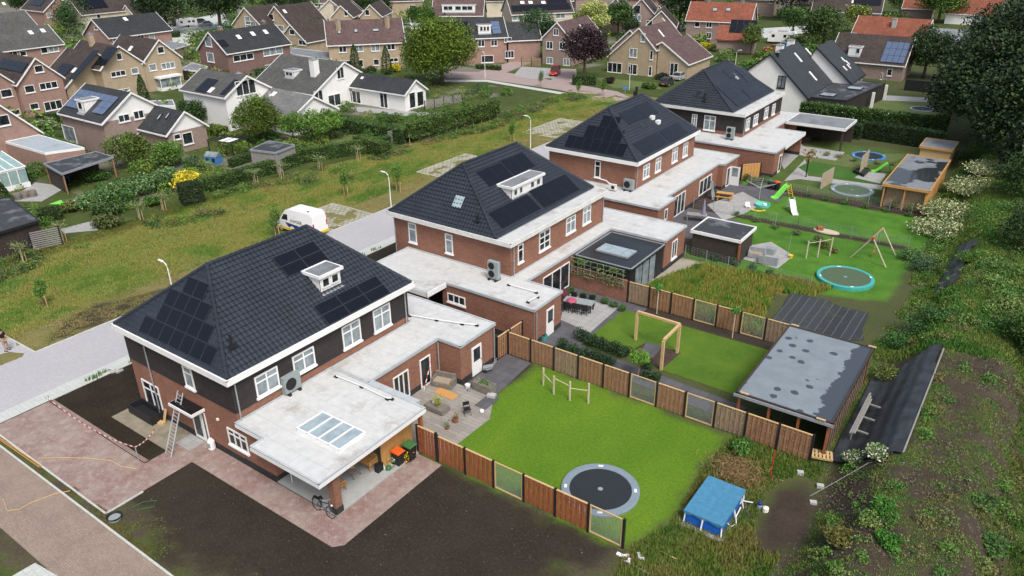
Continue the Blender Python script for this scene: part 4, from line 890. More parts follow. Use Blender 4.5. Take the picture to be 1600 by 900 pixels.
# ---------------- the older estate beyond the meadow ----------------
FOOT = []
class BH:
    def __init__(s, label, B, ang, L, w_, zf, zr, wall='brick_old', roof='tile_brown', zb=None, rv=None, root=None, gable=None, verge='white', name='house', gz=None, oh=.3, hip=0):
        s.off = (B[0], B[1], 0) if root is None else root.off
        s.t = thing(name, s.off, 0, label, 'house') if root is None else root.t
        a = math.radians(ang); d = Vector((math.cos(a), math.sin(a))); v = Vector((-d.y, d.x))
        if v.dot(Vector(B)) < 0: v = -v
        s.d, s.v, s.B, s.L, s.w = d, v, Vector(B), L, w_; zb = zf if zb is None else zb; rv = w_/2 if rv is None else rv; s.rv, s.zf, s.zr = rv, zf, zr
        P = lambda u, q, z: (s.B.x+d.x*u+v.x*q, s.B.y+d.y*u+v.y*q, z); s.P = P
        mb = MB(s.off); zc = zf+.0
        if zb == zf: mb.hexa([P(0, 0, 0), P(L, 0, 0), P(L, w_, 0), P(0, w_, 0), P(0, 0, zf), P(L, 0, zf), P(L, w_, zf), P(0, w_, zf)])
        else: mb.hexa([P(0, 0, 0), P(L, 0, 0), P(L, w_, 0), P(0, w_, 0), P(0, 0, zf), P(L, 0, zf), P(L, w_, zb), P(0, w_, zb)])
        gl = MB(s.off) if gable else mb; gl2 = None
        if not hip:
            for u in (0.0, L): (mb if gable else gl).poly([P(u, 0, zf), P(u, w_, zb), P(u, rv, zr)]) if u else gl.hexa([P(u, 0, zf-.001), P(u+.2, 0, zf-.001), P(u+.2, w_, zb-.001), P(u, w_, zb-.001), P(u, rv-.01, zr), P(u+.2, rv-.01, zr), P(u+.2, rv+.01, zr), P(u, rv+.01, zr)])
        mb.build('wall', M[wall], s.t)
        if gable: gl.build('gable_wall', M[gable], s.t)
        FOOT.append((s.B.x, s.B.y, d.x, d.y, v.x, v.y, L, w_))
        mb = MB(s.off); th = .16; tf = (zr-zf)/rv; tb = (zr-zb)/(w_-rv)
        mb.hexa([P(-oh, -oh, zf-oh*tf), P(L+oh, -oh, zf-oh*tf), P(L+oh-hip, rv, zr), P(-oh+hip, rv, zr), P(-oh, -oh, zf-oh*tf+th), P(L+oh, -oh, zf-oh*tf+th), P(L+oh-hip, rv, zr+th), P(-oh+hip, rv, zr+th)])
        mb.hexa([P(-oh, w_+oh, zb-oh*tb), P(L+oh, w_+oh, zb-oh*tb), P(L+oh-hip, rv, zr), P(-oh+hip, rv, zr), P(-oh, w_+oh, zb-oh*tb+th), P(L+oh, w_+oh, zb-oh*tb+th), P(L+oh-hip, rv, zr+th), P(-oh+hip, rv, zr+th)])
        mb.build('roof', M[roof], s.t)
        if verge and not hip:
            mb = MB(s.off); e = oh+.04
            for u0, u1 in ((-e-.02, -e+.06), (L+e-.06, L+e+.02)):
                mb.hexa([P(u0, -e, zf-e*tf-.1), P(u1, -e, zf-e*tf-.1), P(u1, rv, zr-.06), P(u0, rv, zr-.06), P(u0, -e, zf-e*tf+th+.04), P(u1, -e, zf-e*tf+th+.04), P(u1, rv, zr+th+.05), P(u0, rv, zr+th+.05)])
                mb.hexa([P(u0, w_+e, zb-e*tb-.1), P(u1, w_+e, zb-e*tb-.1), P(u1, rv, zr-.06), P(u0, rv, zr-.06), P(u0, w_+e, zb-e*tb+th+.04), P(u1, w_+e, zb-e*tb+th+.04), P(u1, rv, zr+th+.05), P(u0, rv, zr+th+.05)])
            z0 = zf-oh*tf; mb.hexa([P(-oh, -oh-.13, z0-.08), P(L+oh, -oh-.13, z0-.08), P(L+oh, -oh, z0-.08), P(-oh, -oh, z0-.08), P(-oh, -oh-.13, z0+.1), P(L+oh, -oh-.13, z0+.1), P(L+oh, -oh, z0+.1), P(-oh, -oh, z0+.1)])
            mb.build('verge_board', M[verge], s.t)
        up = Vector((v.x*rv, v.y*rv, zr-zf)); s.S = Slope(P(0, 0, zf+th/ math.cos(math.atan(tf))), (d.x, d.y, 0), up)
        s.SL = math.hypot(rv, zr-zf)
        s.pf = Pl(P(0, 0, 0)[:2], (d.x, d.y), (-v.x, -v.y)); s.pg = Pl(P(0, 0, 0)[:2], (v.x, v.y), (-d.x, -d.y)); s.off = s.off
    def win(s, side, *rects, style='double', pane='glass', fr='white'):
        pl = s.pg if side == 'g' else s.pf
        for r in rects:
            st, pn = style, pane
            if len(r) == 3: st = r[2]
            if len(r) == 4: st, pn = r[2], r[3]
            a0, b0 = onpl(pl, *r[0]); a1, b1 = onpl(pl, *r[1])
            if a1 < a0: a0, a1 = a1, a0
            if b1 < b0: b0, b1 = b1, b0
            window(s.t, pl, a0, a1, max(.05, b0), b1, off=s.off, style=st, pane=pn, depth=.09, fr=fr)
        return s
    def sol(s, quad, nc, nr_, mat='solar', **k):
        panels(s.t, s.off, s.S, quad, nc, nr_, mat=mat, frame='frame_blk', **k); return s
    def solg(s, a0, a1, t0, t1, nc, nr_, mat='solar'):
        panel_grid(s.t, s.off, s.S, a0*s.L, a1*s.L, t0*s.SL, t1*s.SL, nc, nr_, mat=mat); return s
    def sky(s, *pts, w_=.8, h=1.1, mat='white'):
        for p in pts:
            a, t = s.S.px(*p); roof_window(s.t, s.off, s.S, a-w_/2, a+w_/2, t-h/2, t+h/2, mat)
        return s
    def chim(s, u, q, h=1.3, mat=None, sz=.7):
        z = s.zf+(s.zr-s.zf)*(q/s.rv if q < s.rv else (s.w-q)/(s.w-s.rv)); mb = MB(s.off); x, y, _ = s.P(u, q, 0)
        mb.box(x-sz/2, x+sz/2, y-sz/2, y+sz/2, z-.6, z+h); mb.box(x-sz/2-.06, x+sz/2+.06, y-sz/2-.06, y+sz/2+.06, z+h, z+h+.1, 1); mb.tube([(x, y, z+h+.1), (x, y, z+h+.35)], .12, 8, 1)
        mb.build('chimney', [M[mat or 'brick_brown'], M['lead']], s.t); return s
    def dorm(s, u, w_, t, h, styles=((.15, .9, 'plain'),)):
        dormer(s.t, s.off, s.S, u, u+w_, t, h, styles, .12); return s
    def flat(s, xy, z=2.8, wall='brick_old', top='flat_grey', trim='white'):
        brickbox(s.t, s.off, xy, z-.28, 'annex_wall', wall, False); flat_roof(s.t, s.off, xy, z, .25, top=top, side=trim, trim=trim, name='annex_roof'); return s
xy = lambda x, y, z: tuple(at(x, y, z))[:2]
h = BH('pink brick row house at the left edge, grey roof with skylights and a white dormer', (-172, 80.8), 270, 17, 9.5, 5.2, 8.5, 'brick_old', 'tile_grey')
h.win('f', ((14, 90), (26, 79)), ((32, 88), (40, 79), 'plain'), ((65, 84), (73, 73), 'plain'), ((77, 82), (90, 71), 'double', 'curtain')).sky((67, 48), (48, 51)).dorm(11.4, 3.4, 2.0, 1.6, ((.3, 1.2, 'plain'), (1.3, 2.1, 'plain'), (2.2, 3.1, 'plain')))
h = BH('mossy dark roofed house glimpsed over the ridge of the skylit row house', (-207, 92.3), 270, 20, 9, 5.2, 8.3, 'brick_old', 'tile_grey'); h.chim(5, 5)
h = BH('brown roofed house in the top left corner with one pale skylight', (-262, 100), 270, 20, 9, 5.2, 9, 'brick_old', 'tile_brown'); h.sky((6, 6))
h = BH('pink gabled house near the top left with grey solar panels on a brown roof', (-240.7, 110.3), 180, 13, 9, 5.2, 8.6, 'brick_old', 'tile_brown'); h.solg(.3, .8, .25, .9, 3, 2, 'solar_slate').win('g', ((74, 28), (79, 20), 'plain', 'curtain'))
h = BH('cream gabled house with dark panels near the top edge, left of the caravan', (-222.9, 111.7), 90, 17, 9, 5.2, 9.2, 'cream', 'tile_brown'); h.solg(.08, .5, .2, .85, 5, 3).chim(10, 4, 1.2, 'cream').win('f', ((152, 29), (156, 22), 'plain'))
BH('', (-217, 124), 90, 8, 9, 3, 6.5, 'cream', 'tile_brown', root=h)
h = BH('salmon brick house with a mossy slate roof in front of the caravan lot', (-172, 90.9), 91, 15, 10, 5.2, 8.6, 'brick_old', 'tile_dark'); h.win('f', ((215, 62), (224, 53)), ((234, 62), (240, 51), 'plain', 'curtain'), ((178, 72), (185, 58), 'plain', 'curtain')).sky((196, 30)).win('g', ((148, 46), (152, 42), 'plain'))
h = BH('yellow brick house with twin gables, a bay window and a slim conifer by its door', (-135, 76.4), 180, 12, 7.4, 5.3, 8.6, 'brick_beige', 'tile_brown')
h.win('g', ((234, 111), (243, 99), 'plain', 'curtain'), ((253, 109), (272, 96), 'triple', 'curtain'), ((247, 84), (255, 72), 'plain')).sky((204, 76))
g = BH('', (-134.9, 68.6), 180, 12, 7.7, 5.3, 8.5, 'brick_beige', 'tile_brown', root=h)
g.win('g', ((174, 121), (195, 109), 'triple'), ((206, 116), (215, 105), 'plain', 'curtain'), ((183, 94), (189, 82), 'plain'), ((181, 145), (202, 137), 'double', 'curtain')).chim(7.5, 3.4, 1.9, 'brick_beige', .8)
g.sol([(150, 99), (163, 104), (184, 75), (166, 72)], 3, 3, 'solar_slate')
k = BH('', (-137.5, 63.4), 180, 9, 7.5, 2.9, 7.6, 'brick_beige', 'tile_brown', root=h, rv=6.2, zb=6.6); k.sol([(111, 123), (121, 125), (150, 80), (143, 76)], 1, 5, 'solar_slate').sol([(84, 113), (102, 120), (114, 101), (98, 98)], 3, 3, 'solar_slate').sky((116, 110))
h2 = MB(h.off); h2.box(-134.95, -133.6, 78.2, 82.2, 0, 2.2); b_ = h2.build('bay_window', M['curtain'], h.t); h2 = MB(h.off); h2.box(-134.95, -133.3, 77.9, 82.5, 2.2, 2.5); h2.box(-134.95, -133.5, 78.1, 82.3, 0, .6)
for q in (78.15, 80.2, 82.15): h2.box(-133.6, -133.5, q-.06, q+.06, .6, 2.2)
h2.build('bay_roof', M['white'], b_)
h = BH('pink brick house with pointed gable windows and grey solar panels at the far left', (-133.2, 54.3), 180, 12, 6.9, 5.3, 8.6, 'brick_old', 'tile_brown')
h.win('g', ((40, 146), (52, 132), 'plain'), ((63, 141), (88, 126), 'triple'), ((48, 172), (59, 160), 'plain'), ((71, 174), (95, 155), 'triple'), ((55, 114), (66, 101), 'plain')).sol([(2, 108), (35, 112), (44, 97), (-5, 90)], 5, 2, 'solar_slate')
BH('', (-134.2, 47.6), 180, 12, 6.6, 5.3, 8.5, 'brick_old', 'tile_brown', root=h).win('g', ((3, 153), (17, 138), 'plain'), ((13, 182), (30, 170), 'plain'))
h = BH('large salmon gable wall at the left edge behind the glass conservatory', (-108.9, 35.8), 180, 12, 9.6, 3.1, 8.2, 'brick_old', 'tile_brown')
h.win('g', ((-2, 198), (12, 178), 'plain')); h.flat([(-108.8, 41.0), (-99.0, 41.2), (-97.3, 45.2), (-108.8, 45.2)], 2.7, 'brick_old', 'flat_pale')
# conservatory
t = thing('conservatory', (-97, 36, 0), 0, 'white framed glass conservatory on the grey patio at the left edge', 'conservatory'); o_ = (-97, 36, 0)
mb = MB(o_); C0, C1, D0, D1 = -101.5, -96.2, 32.5, 37.6
mb.box(C0, C1, D0, D1, 0, .6); mb.box(C1-.1, C1, D0, D1, 2.2, 2.35); mb.box(C0, C1, D1-.1, D1, 2.2, 2.35)
for k in range(6): y = D0+(D1-D0-.1)*k/5; mb.box(C1-.1, C1, y, y+.1, .6, 2.2); mb.beam((C1, y+.05, 2.4), (C0, y+.05, 3.4), .1, .12)
for k in range(4): x = C0+(C1-C0-.1)*k/3; mb.box(x, x+.1, D1-.1, D1, .6, 2.2)
mb.box(C1-.1, C1+.05, D0, D1, 2.35, 2.5); mb.build('frame', M['white'], t)
mb = MB(o_); mb.box(C0+.1, C1-.03, D0+.1, D1-.03, .6, 2.2); mb.hexa([(C0, D0, 2.3), (C1, D0, 2.3), (C1, D1, 2.3), (C0, D1, 2.3), (C0, D0, 3.38), (C1, D0, 2.38), (C1, D1, 2.38), (C0, D1, 3.38)]); mb.build('pane', M['cyanglass'], t)
def open_shed(label, xy4, z, post, wallmat, top, cols, name='lean_to_shed', back=True, trim='wood_grey', th=.2, cat='shed', walls=(2, 3)):
    """flat roof on posts, closed at the back; xy4 counter-clockwise corners"""
    c = xy4[0]; t = thing(name, (c[0], c[1], 0), 0, label, cat); off = (c[0], c[1], 0)
    flat_roof(t, off, xy4, z, th, top=top, side=trim, trim=trim)
    n = len(xy4); cx = sum(p[0] for p in xy4)/n; cy = sum(p[1] for p in xy4)/n; ins = [(p[0]+(cx-p[0])*.06, p[1]+(cy-p[1])*.06) for p in xy4]
    for p in ins: MB(off).box(p[0]-.07, p[0]+.07, p[1]-.07, p[1]+.07, 0, z-th).build('post', M[post], t)
    for i in walls:
        a, b = ins[i], ins[(i+1) % n]; mb = MB(off); d = Vector((b[0]-a[0], b[1]-a[1])); m_ = max(2, int(d.length/.18)); nn = Vector((-d.y, d.x)).normalized()
        for k in range(m_):
            p, q = Vector(a)+d*k/m_, Vector(a)+d*(k+1)/m_; e = nn*(.03 if k % 2 else .0)
            mb.beam((*(p+e), (z-th)/2), (*(q+e), (z-th)/2), .03, z-th)
        mb.build('back_wall', M[wallmat], t)
    return t
open_shed('open lean-to with a black bitumen roof and bikes inside, beside the salmon house', [xy(96, 273, 2.4), xy(178, 246, 2.4), xy(150, 238, 2.4), xy(68, 257, 2.4)], 2.5, 'wood_mid', 'wood_dark', 'flat_dark', 0, trim='lead')
open_shed('black garden shed at the left edge behind grey slat fencing', [(-86, 24), (-75.9, 24.5), (-76.1, 29.6), (-86, 31.2)], 2.5, 'wood_dark', 'wood_dark', 'flat_dark', 0, trim='black', walls=(0, 1, 2, 3))
open_shed('small grey roofed garden shed by the clipped hedges', [xy(390, 235, 2.5), xy(431, 240, 2.5), xy(461, 228, 2.5), xy(421, 221, 2.5)], 2.6, 'wood_silver', 'wood_silver', 'flat_dark', 0, trim='lead', walls=(0, 1, 2, 3))
h = BH('white topped brick house with blue solar panels and a white dormer', (-100.4, 49.7), 180, 10.8, 8.9, 4.5, 7.5, 'brick_brown', 'tile_dark', gable='render')
h.sol([(103, 165), (160, 180), (186, 151), (124, 139)], 7, 3, 'solar_blue', gap=.01, skip=((2, 0), (3, 0), (2, 1), (3, 1))).dorm(4.9, 1.7, .55, 1.5, ((.3, 1.4, 'plain'),))
h.win('g', ((186, 192), (201, 177)), ((210, 187), (223, 171)), ((182, 228), (207, 211), 'triple'), ((217, 222), (232, 204)), ).win('f', ((103, 219), (115, 199), 'plain', 'curtain'))
g = BH('', (-94.0, 54.4), 180, 6.5, 5.8, 2.9, 5.2, 'brick_brown', 'tile_dark', root=h, gable='render'); g.sky((249, 183), (262, 181), w_=.5, h=1.0, mat='skyglass').win('g', ((272, 219), (281, 208), 'plain'), ((287, 227), (299, 205), 'plain'))
h.flat([xy(240, 165, 2.7), xy(274, 165, 2.7), xy(270, 156, 2.7), xy(228, 158, 2.7)], 2.7, 'render', 'flat_grey')
h = BH('white rendered house with flat grey panels on a grey roof, left of the round tree', (-98.3, 66.9), 180, 10.5, 8.0, 5.0, 7.3, 'render', 'tile_grey')
h.sol([(304, 141), (322, 145), (340, 125), (325, 121)], 2, 3, 'solar_slate').sol([(345, 148), (352, 148), (371, 125), (364, 123)], 1, 3, 'solar_slate').sky((330, 141)).win('g', ((370, 151), (397, 122), 'triple'), ).chim(3, 5, .5)
h = BH('plum brick house with white panelled upper windows and a brick chimney', (-130.8, 91), 90, 15, 8.9, 5.3, 8.7, 'brick_red2', 'tile_dark')
h.win('g', ((322, 72), (329, 58), 'plain', 'curtain'), ((325, 96), (333, 83), 'plain', 'curtain')).win('f', ((365, 97), (395, 82), 'triple'), ((412, 88), (440, 71), 'triple', 'curtain'), ((415, 111), (424, 100), 'plain', 'curtain'), ((430, 110), (446, 96), 'double', 'curtain')).sky((373, 58), (395, 53), (415, 50)).chim(3.0, 5.2, 1.2, 'brick_old').chim(13, 4.8, 1.0, 'brick_red2').sol([(347, 73), (358, 71), (350, 61), (340, 63)], 2, 2, 'solar_slate')
h = BH('beige gabled house with white wedge infill behind the plum brick house', (-160.5, 122.5), 97, 10, 9.5, 5.0, 8.9, 'brick_beige', 'tile_brown'); h.chim(1, 7.8, 1.8, 'brick_beige').win('g', ((384, 38), (390, 26), 'plain', 'curtain'), ((384, 42), (399, 34), 'plain', 'curtain'))
h = BH('beige house with stepped brown catslide roofs beside the dark parked car', (-156, 127.5), 95, 12, 9.0, 5.0, 9.0, 'brick_beige', 'tile_brown'); h.sky((445, 18)).win('g', ((421, 31), (427, 22), 'plain'), ((435, 49), (443, 40), 'plain', 'curtain'))
g = BH('', (-141, 119), 95, 10, 8.2, 3.2, 6.6, 'brick_beige', 'tile_brown', root=h); g.win('g', ((453, 54), (460, 46), 'plain'), ((467, 70), (478, 63), 'double'))
h.flat([xy(480, 62, 2.7), xy(512, 62, 2.7), xy(514, 50, 2.7), xy(487, 48, 2.7)], 2.7, 'brick_beige', 'flat_white')
h = BH('long beige terrace under a tall plum tiled roof with three small skylights', (-122.4, 108.8), 49, 15.2, 9.0, 5.3, 9.2, 'brick_beige', 'tile_pink')
h.win('f', ((530, 82), (541, 72), 'double'), ((554, 81), (567, 70), 'double', 'curtain'), ((580, 80), (593, 69), 'double', 'curtain'), ((605, 78), (617, 68), 'double'), ((532, 103), (550, 94), 'double'), ((560, 105), (567, 93), 'plain'), ((584, 102), (592, 92), 'plain'), ((608, 97), (622, 90), 'double')).sky((530, 50), (556, 48), w_=.7, h=.9, mat='skyglass').sky((587, 47), w_=1.3, h=.7, mat='skyglass').chim(2.4, 2.6, 2.2, 'brick_beige').chim(12.3, 2.8, 2.2, 'brick_beige')
h.flat([xy(455, 84, 2.6), xy(518, 95, 2.6), xy(518, 82, 2.6), xy(450, 74, 2.6)], 2.6, 'brick_beige', 'flat_grey')
h = BH('small beige gable with a dark window peeping over the long terrace, left one', (-154.5, 146.5), 121, 10, 5.6, 5.2, 7.8, 'brick_beige', 'tile_brown'); h.win('g', ((538, 25), (543, 16), 'plain')).chim(1, 4.5, 1.5, 'brick_brown')
h = BH('small beige gable peeping over the long terrace, right one with a taller roof', (-149, 151.5), 121, 12, 5.6, 5.2, 7.9, 'brick_beige', 'tile_brown'); h.win('g', ((571, 24), (577, 15), 'plain'))
h = BH('top row house with a wide white dormer in a plum roof', (-138, 159), 31, 13, 9, 5.3, 9, 'brick_brown', 'tile_pink'); h.dorm(2.5, 8.6, .9, 1.5, ((.4, 2.8, 'double'), (3.4, 5.0, 'plain'), (5.2, 8.0, 'double'))).win('f', ((682, 33), (688, 26), 'plain', 'curtain'), ((697, 33), (704, 26), 'plain', 'curtain'))
h = BH('beige gabled house between the tall firs at the top, left of the wide dormer', (-160, 150), 115, 11, 9, 5.2, 8.8, 'cream', 'tile_brown'); h.win('g', ((640, 18), (650, 8), 'plain'))
h = BH('brick house with black solar panels around a white dormer, right of the big tree', (-105.7, 129.4), 48, 10.5, 9, 5.3, 8.6, 'brick_old', 'tile_dark')
h.dorm(4.6, 2.7, 1.0, 1.4, ((.3, 1.0, 'plain'), (1.05, 1.7, 'plain'), (1.75, 2.4, 'plain'))).sol([(712, 55), (736, 56), (732, 34), (692, 34)], 4, 2, 'solar').sol([(769, 53), (783, 52), (780, 33), (767, 33)], 1, 3, 'solar_blue')
h.win('f', ((720, 73), (732, 63)), ((747, 73), (757, 62)), ((767, 72), (777, 62)), ((752, 98), (771, 86), 'plain'))
g = BH('', (-98.3, 137.3), 48, 7, 7, 4.6, 7.6, 'brick_old', 'tile_dark', root=h); g.win('f', ((788, 66), (799, 58)), ((789, 91), (803, 79), 'triple'))
h = BH('cream row house with dark panels and pale skylights at the top centre', (-121.7, 171.8), 53, 17, 9, 5.3, 9.2, 'cream', 'tile_brown'); h.solg(.02, .98, .08, .42, 9, 1, 'solar').solg(.62, .95, .45, .85, 3, 1).sky((816, 4), (829, 4), (849, 4), w_=1.1, h=.9, mat='white')
h.win('f', ((800, 32), (816, 24), 'double', 'curtain'), ((868, 29), (883, 20), 'double', 'curtain'), ((827, 31), (835, 23), 'plain'), ((802, 56), (813, 43), 'double'))
# white bungalow with two wings
h = BH('white bungalow with a white chimney, grey roof and a glazed garden gable', (-97.6, 82.5), 180, 15, 10.6, 2.8, 6.7, 'render', 'tile_grey', zb=4.6, rv=7.0)
h.win('g', ((527, 124), (536, 104), 'double'), ((492, 160), (503, 140), 'double'), ((514, 168), (531, 145), 'double')).chim(3.2, 3.6, 2.6, 'render', 1.1).dorm(7.0, 2.2, 2.6, 1.0, ((.2, 2.0, 'double'),))
g = BH('', (-85.2, 90.5), 180, 12, 5, 2.8, 4.5, 'render', 'tile_dark', root=h); g.win('g', ((640, 170), (648, 143), 'plain'), ((652, 167), (661, 141), 'plain')).win('f', ((595, 168), (605, 145)), ((536, 165), (550, 144), 'triple'), ((552, 166), (563, 143), 'double')).sky((566, 122), w_=.5, h=.5)
h = BH('low white bungalow with a light grey roof, right of the round tree', (-88.4, 70.2), 175, 11, 8, 2.6, 4.9, 'render', 'tile_lgrey'); h.win('g', ((488, 183), (511, 176), 'triple')).sky((428, 147), w_=.8, h=.9).chim(8.5, 2.5, .5, 'render', .3)
h = BH('taupe gabled house behind the red parked van', (-84.4, 140.4), 93, 13, 7.0, 5.2, 8.4, 'brick_brown', 'tile_pink')
h.win('g', ((865, 55), (873, 45)), ((854, 76), (864, 65)), ((874, 77), (884, 66)), ((854, 103), (864, 90), 'double', 'curtain'), ((880, 104), (890, 92), 'double', 'curtain')).sky((908, 42), w_=.4, h=1.2)
g = BH('', (-72.5, 151), 93, 8, 8, 2.8, 6.5, 'brick_brown', 'tile_pink', root=h)
h = BH('taupe twin-gabled house with navy window panels at the top centre right', (-98, 191), 112, 12, 6.6, 5.2, 8.6, 'brick_brown', 'tile_brown'); h.win('g', ((963, 28), (979, 22), 'triple', 'curtain'), ((964, 21), (973, 7), 'plain'))
g = BH('', (-91.7, 193.3), 112, 14, 6.6, 5.2, 8.6, 'brick_brown', 'tile_brown', root=h); g.win('g', ((986, 33), (1002, 24), 'triple', 'curtain'), ((989, 22), (1001, 8), 'plain')).sky((1030, 10), (1040, 6), w_=.6, h=1.6)
g = BH('', (-82, 186), 112, 11, 7.5, 3.2, 6.8, 'brick_brown', 'tile_brown', root=h); g.win('g', ((1009, 42), (1020, 32), 'plain')).sky((1038, 32), w_=.6, h=1.6)
h = BH('sand coloured house with a steep brown roof, behind the parked dark estate car', (-64.9, 138.8), 91, 13.5, 9.8, 5.2, 8.7, 'brick_beige', 'tile_pink', zb=3.2, rv=3.6)
h.win('g', ((983, 89), (996, 76), 'double', 'curtain'), ((1015, 93), (1021, 79), 'plain'), ((981, 116), (996, 101), 'double'), ((1013, 118), (1019, 104), 'plain'), ((1001, 65), (1009, 52), 'plain', 'curtain'), ((949, 113), (972, 99), 'triple')).sky((1033, 52), w_=.5, h=1.8)
g = BH('', (-58.5, 139.7), 91, 11.5, 6.2, 2.9, 6.4, 'brick_beige', 'tile_pink', root=h, rv=5.4, zb=6.0); g.win('g', ((1046, 118), (1060, 99), 'double'))
h = BH('taupe semi under a bright orange tiled roof with two skylights', (-63.5, 186.4), 190, 15, 8.5, 5.3, 9.0, 'brick_brown', 'tile_red')
h.win('f', ((1085, 42), (1094, 34), 'plain'), ((1103, 43), (1113, 34)), ((1123, 43), (1131, 35), 'plain', 'curtain'), ((1090, 62), (1097, 52), 'plain'), ((1103, 60), (1112, 51), 'double')).sky((1117, 15), (1138, 15), w_=1.1, h=1.0, mat='skyglass').chim(3, 4.2, .9, 'brick_brown').chim(11, 4.2, .9, 'brick_brown')
h = BH('low orange roofed garage with black solar panels and a white gable', (-58.4, 176), 195, 8.2, 5.4, 2.9, 5.4, 'brick_brown', 'tile_red', gable='render', name='garage', verge='tile_red'); h.sol([(1137, 50), (1178, 52), (1186, 32), (1145, 30)], 4, 2, 'solar')
# modern white house right of the fourth new house
h = BH('modern white house with steep anthracite roofs, black framed window and flat roofed wing', (-31.5, 122.5), 91, 14.5, 15.2, 2.8, 8.6, 'render', 'tile_slate', rv=6.4, zb=1.4, verge='black')
h.win('g', ((1214, 137), (1229, 119), 'double', 'curtain'), fr='black').sky((1247, 90), (1264, 82), (1270, 119), w_=.6, h=1.9).sky((1290, 108), w_=.7, h=1.6, mat='skyglass').chim(6, 6.8, .9, 'render', 1.0).chim(12, 6.8, .9, 'render', 1.0).chim(1.5, 5.8, .7, 'black', .5)
g = BH('', (-28.7, 137.2), 91, 9.5, 8.5, 2.9, 8.0, 'render', 'tile_slate', root=h, rv=6.2, verge='black'); g.sky((1317, 93), (1324, 98), (1320, 107), (1326, 104), w_=.5, h=1.0)
h.flat([(-31.4, 123.2), (-26.0, 123.8), (-24.0, 141), (-28.7, 141), (-28.7, 136.5), (-31.4, 136.5)], 2.7, 'clad', 'flat_dark', 'black')  # dark cladding colour on the wing wall stands in for the covered porch's shade
for a_, b_ in (((-30.4, 125), (-28.2, 127.2)), ((-28.2, 132.5), (-26, 134.6))):
    mb = MB(h.off); mb.box(a_[0], b_[0], a_[1], b_[1], 2.7, 2.85); mb.box(a_[0]+.12, b_[0]-.12, a_[1]+.12, b_[1]-.12, 2.851, 2.88, 1); mb.build('rooflight', [M['black'], M['skyglass']], h.t)
MB(h.off).box(-24.3, -23.9, 133, 133.4, 0, 2.5).build('porch_column', M['render'], h.t); MB(h.off).box(-23.9, -23.5, 140.4, 140.8, 0, 2.5).build('porch_column', M['render'], h.t)
h = BH('brown roofed house with a blue solar block, behind the modern white house', (-24.6, 159), 180, 13, 9, 3.0, 7.2, 'brick_brown', 'tile_brown'); h.sol([(1385, 97), (1411, 99), (1424, 67), (1376, 64)], 4, 3, 'solar_blue').sky((1392, 79), w_=.9, h=1.3).win('f', ((1385, 118), (1395, 108), 'plain'), ((1375, 125), (1380, 114), 'plain')).dorm(8, 2.2, 1.0, 1.4).chim(11, 6, 1.3, 'brick_brown', .9)
h = BH('long house with an orange tiled roof and a stubby grey chimney', (-27.2, 193.5), 178, 15, 9, 3.0, 6.8, 'brick_old', 'tile_red'); h.chim(7, 2.6, 1.6, 'concrete', .9)
h = BH('plain grey roofed barn joined to the long orange roof', (-13.5, 192.5), 180, 13, 9.5, 3.0, 5.2, 'render', 'flat_grey', verge=None, name='barn'); h.win('f', ((1476, 64), (1482, 56), 'plain'))
h = BH('brown roofed house with black panels at the top right, beyond the road', (-46.3, 243), 190, 18, 10, 3.2, 8.0, 'brick_brown', 'tile_brown'); h.solg(.02, .42, .3, .95, 4, 2, 'solar').sky((1335, 3), w_=1.4, h=1.0).win('f', ((1300, 28), (1312, 21), 'double'), ((1340, 30), (1347, 22), 'plain'))
h = BH('orange roofed house against the right edge of the estate, by the dark tree mass', (-18.5, 255), 180, 13, 9, 3.0, 8.0, 'render', 'tile_red'); h.win('f', ((1513, 30), (1533, 24), 'triple', 'curtain'))
h = BH('half hidden red roof at the top edge right of the panelled house', (-36, 262), 184, 8, 8, 3.0, 6.0, 'brick_brown', 'tile_red')
rnd = random.Random(4)
names_ = ['distant house left of the top fir trees', 'distant house between fir crowns at the top', 'distant house far behind the terrace ridge', 'distant pale house near the top edge', 'distant roof on the skyline above the red van', 'distant roof on the skyline right of centre', 'distant roof above the orange semi']
for k, (px_, py_, an, wl, rf) in enumerate(((225, 6, 95, 'brick_beige', 'tile_brown'), (500, 4, 40, 'render', 'tile_pink'), (600, 2, 50, 'brick_beige', 'tile_brown'), (760, 1, 40, 'cream', 'tile_brown'), (900, -4, 60, 'brick_brown', 'tile_dark'), (1040, -2, 200, 'brick_old', 'tile_red'), (1210, -1, 190, 'brick_brown', 'tile_brown'))):
    BH(names_[k], xy(px_, py_, 5), an, 12, 9, 5, 8.6, wl, rf).win('f', ((px_-8, py_+6), (px_-3, py_+1), 'plain'))
# garages and carports among the gardens
def garage(label, pts, z, wall, top='flat_grey', trim='white', name='garage'):
    q = [xy(x, y, z) for x, y in pts]; t = thing(name, (q[0][0], q[0][1], 0), 0, label, 'garage'); o = (q[0][0], q[0][1], 0)
    a = sum(q[i][0]*q[(i+1) % 4][1]-q[(i+1) % 4][0]*q[i][1] for i in range(4)); q = q if a > 0 else q[::-1]
    cx = sum(p[0] for p in q)/4; cy = sum(p[1] for p in q)/4; ins = [(p[0]+(cx-p[0])*.04, p[1]+(cy-p[1])*.04) for p in q]
    brickbox(t, o, ins, z-.22, 'wall', wall, False); flat_roof(t, o, q, z, .22, top=top, side=trim, trim=trim); return t
garage('pale flat garage roof with puddles behind the twin gables', [(262, 80), (297, 69), (250, 62), (245, 70)], 2.7, 'brick_old')
garage('open carport with white fascia left of the white rendered house', [(282, 108), (317, 112), (325, 104), (300, 98)], 2.7, 'wood_dark')
garage('flat roofed annex beneath the small gables', [(640, 32), (658, 30), (655, 24), (640, 25)], 2.7, 'render')
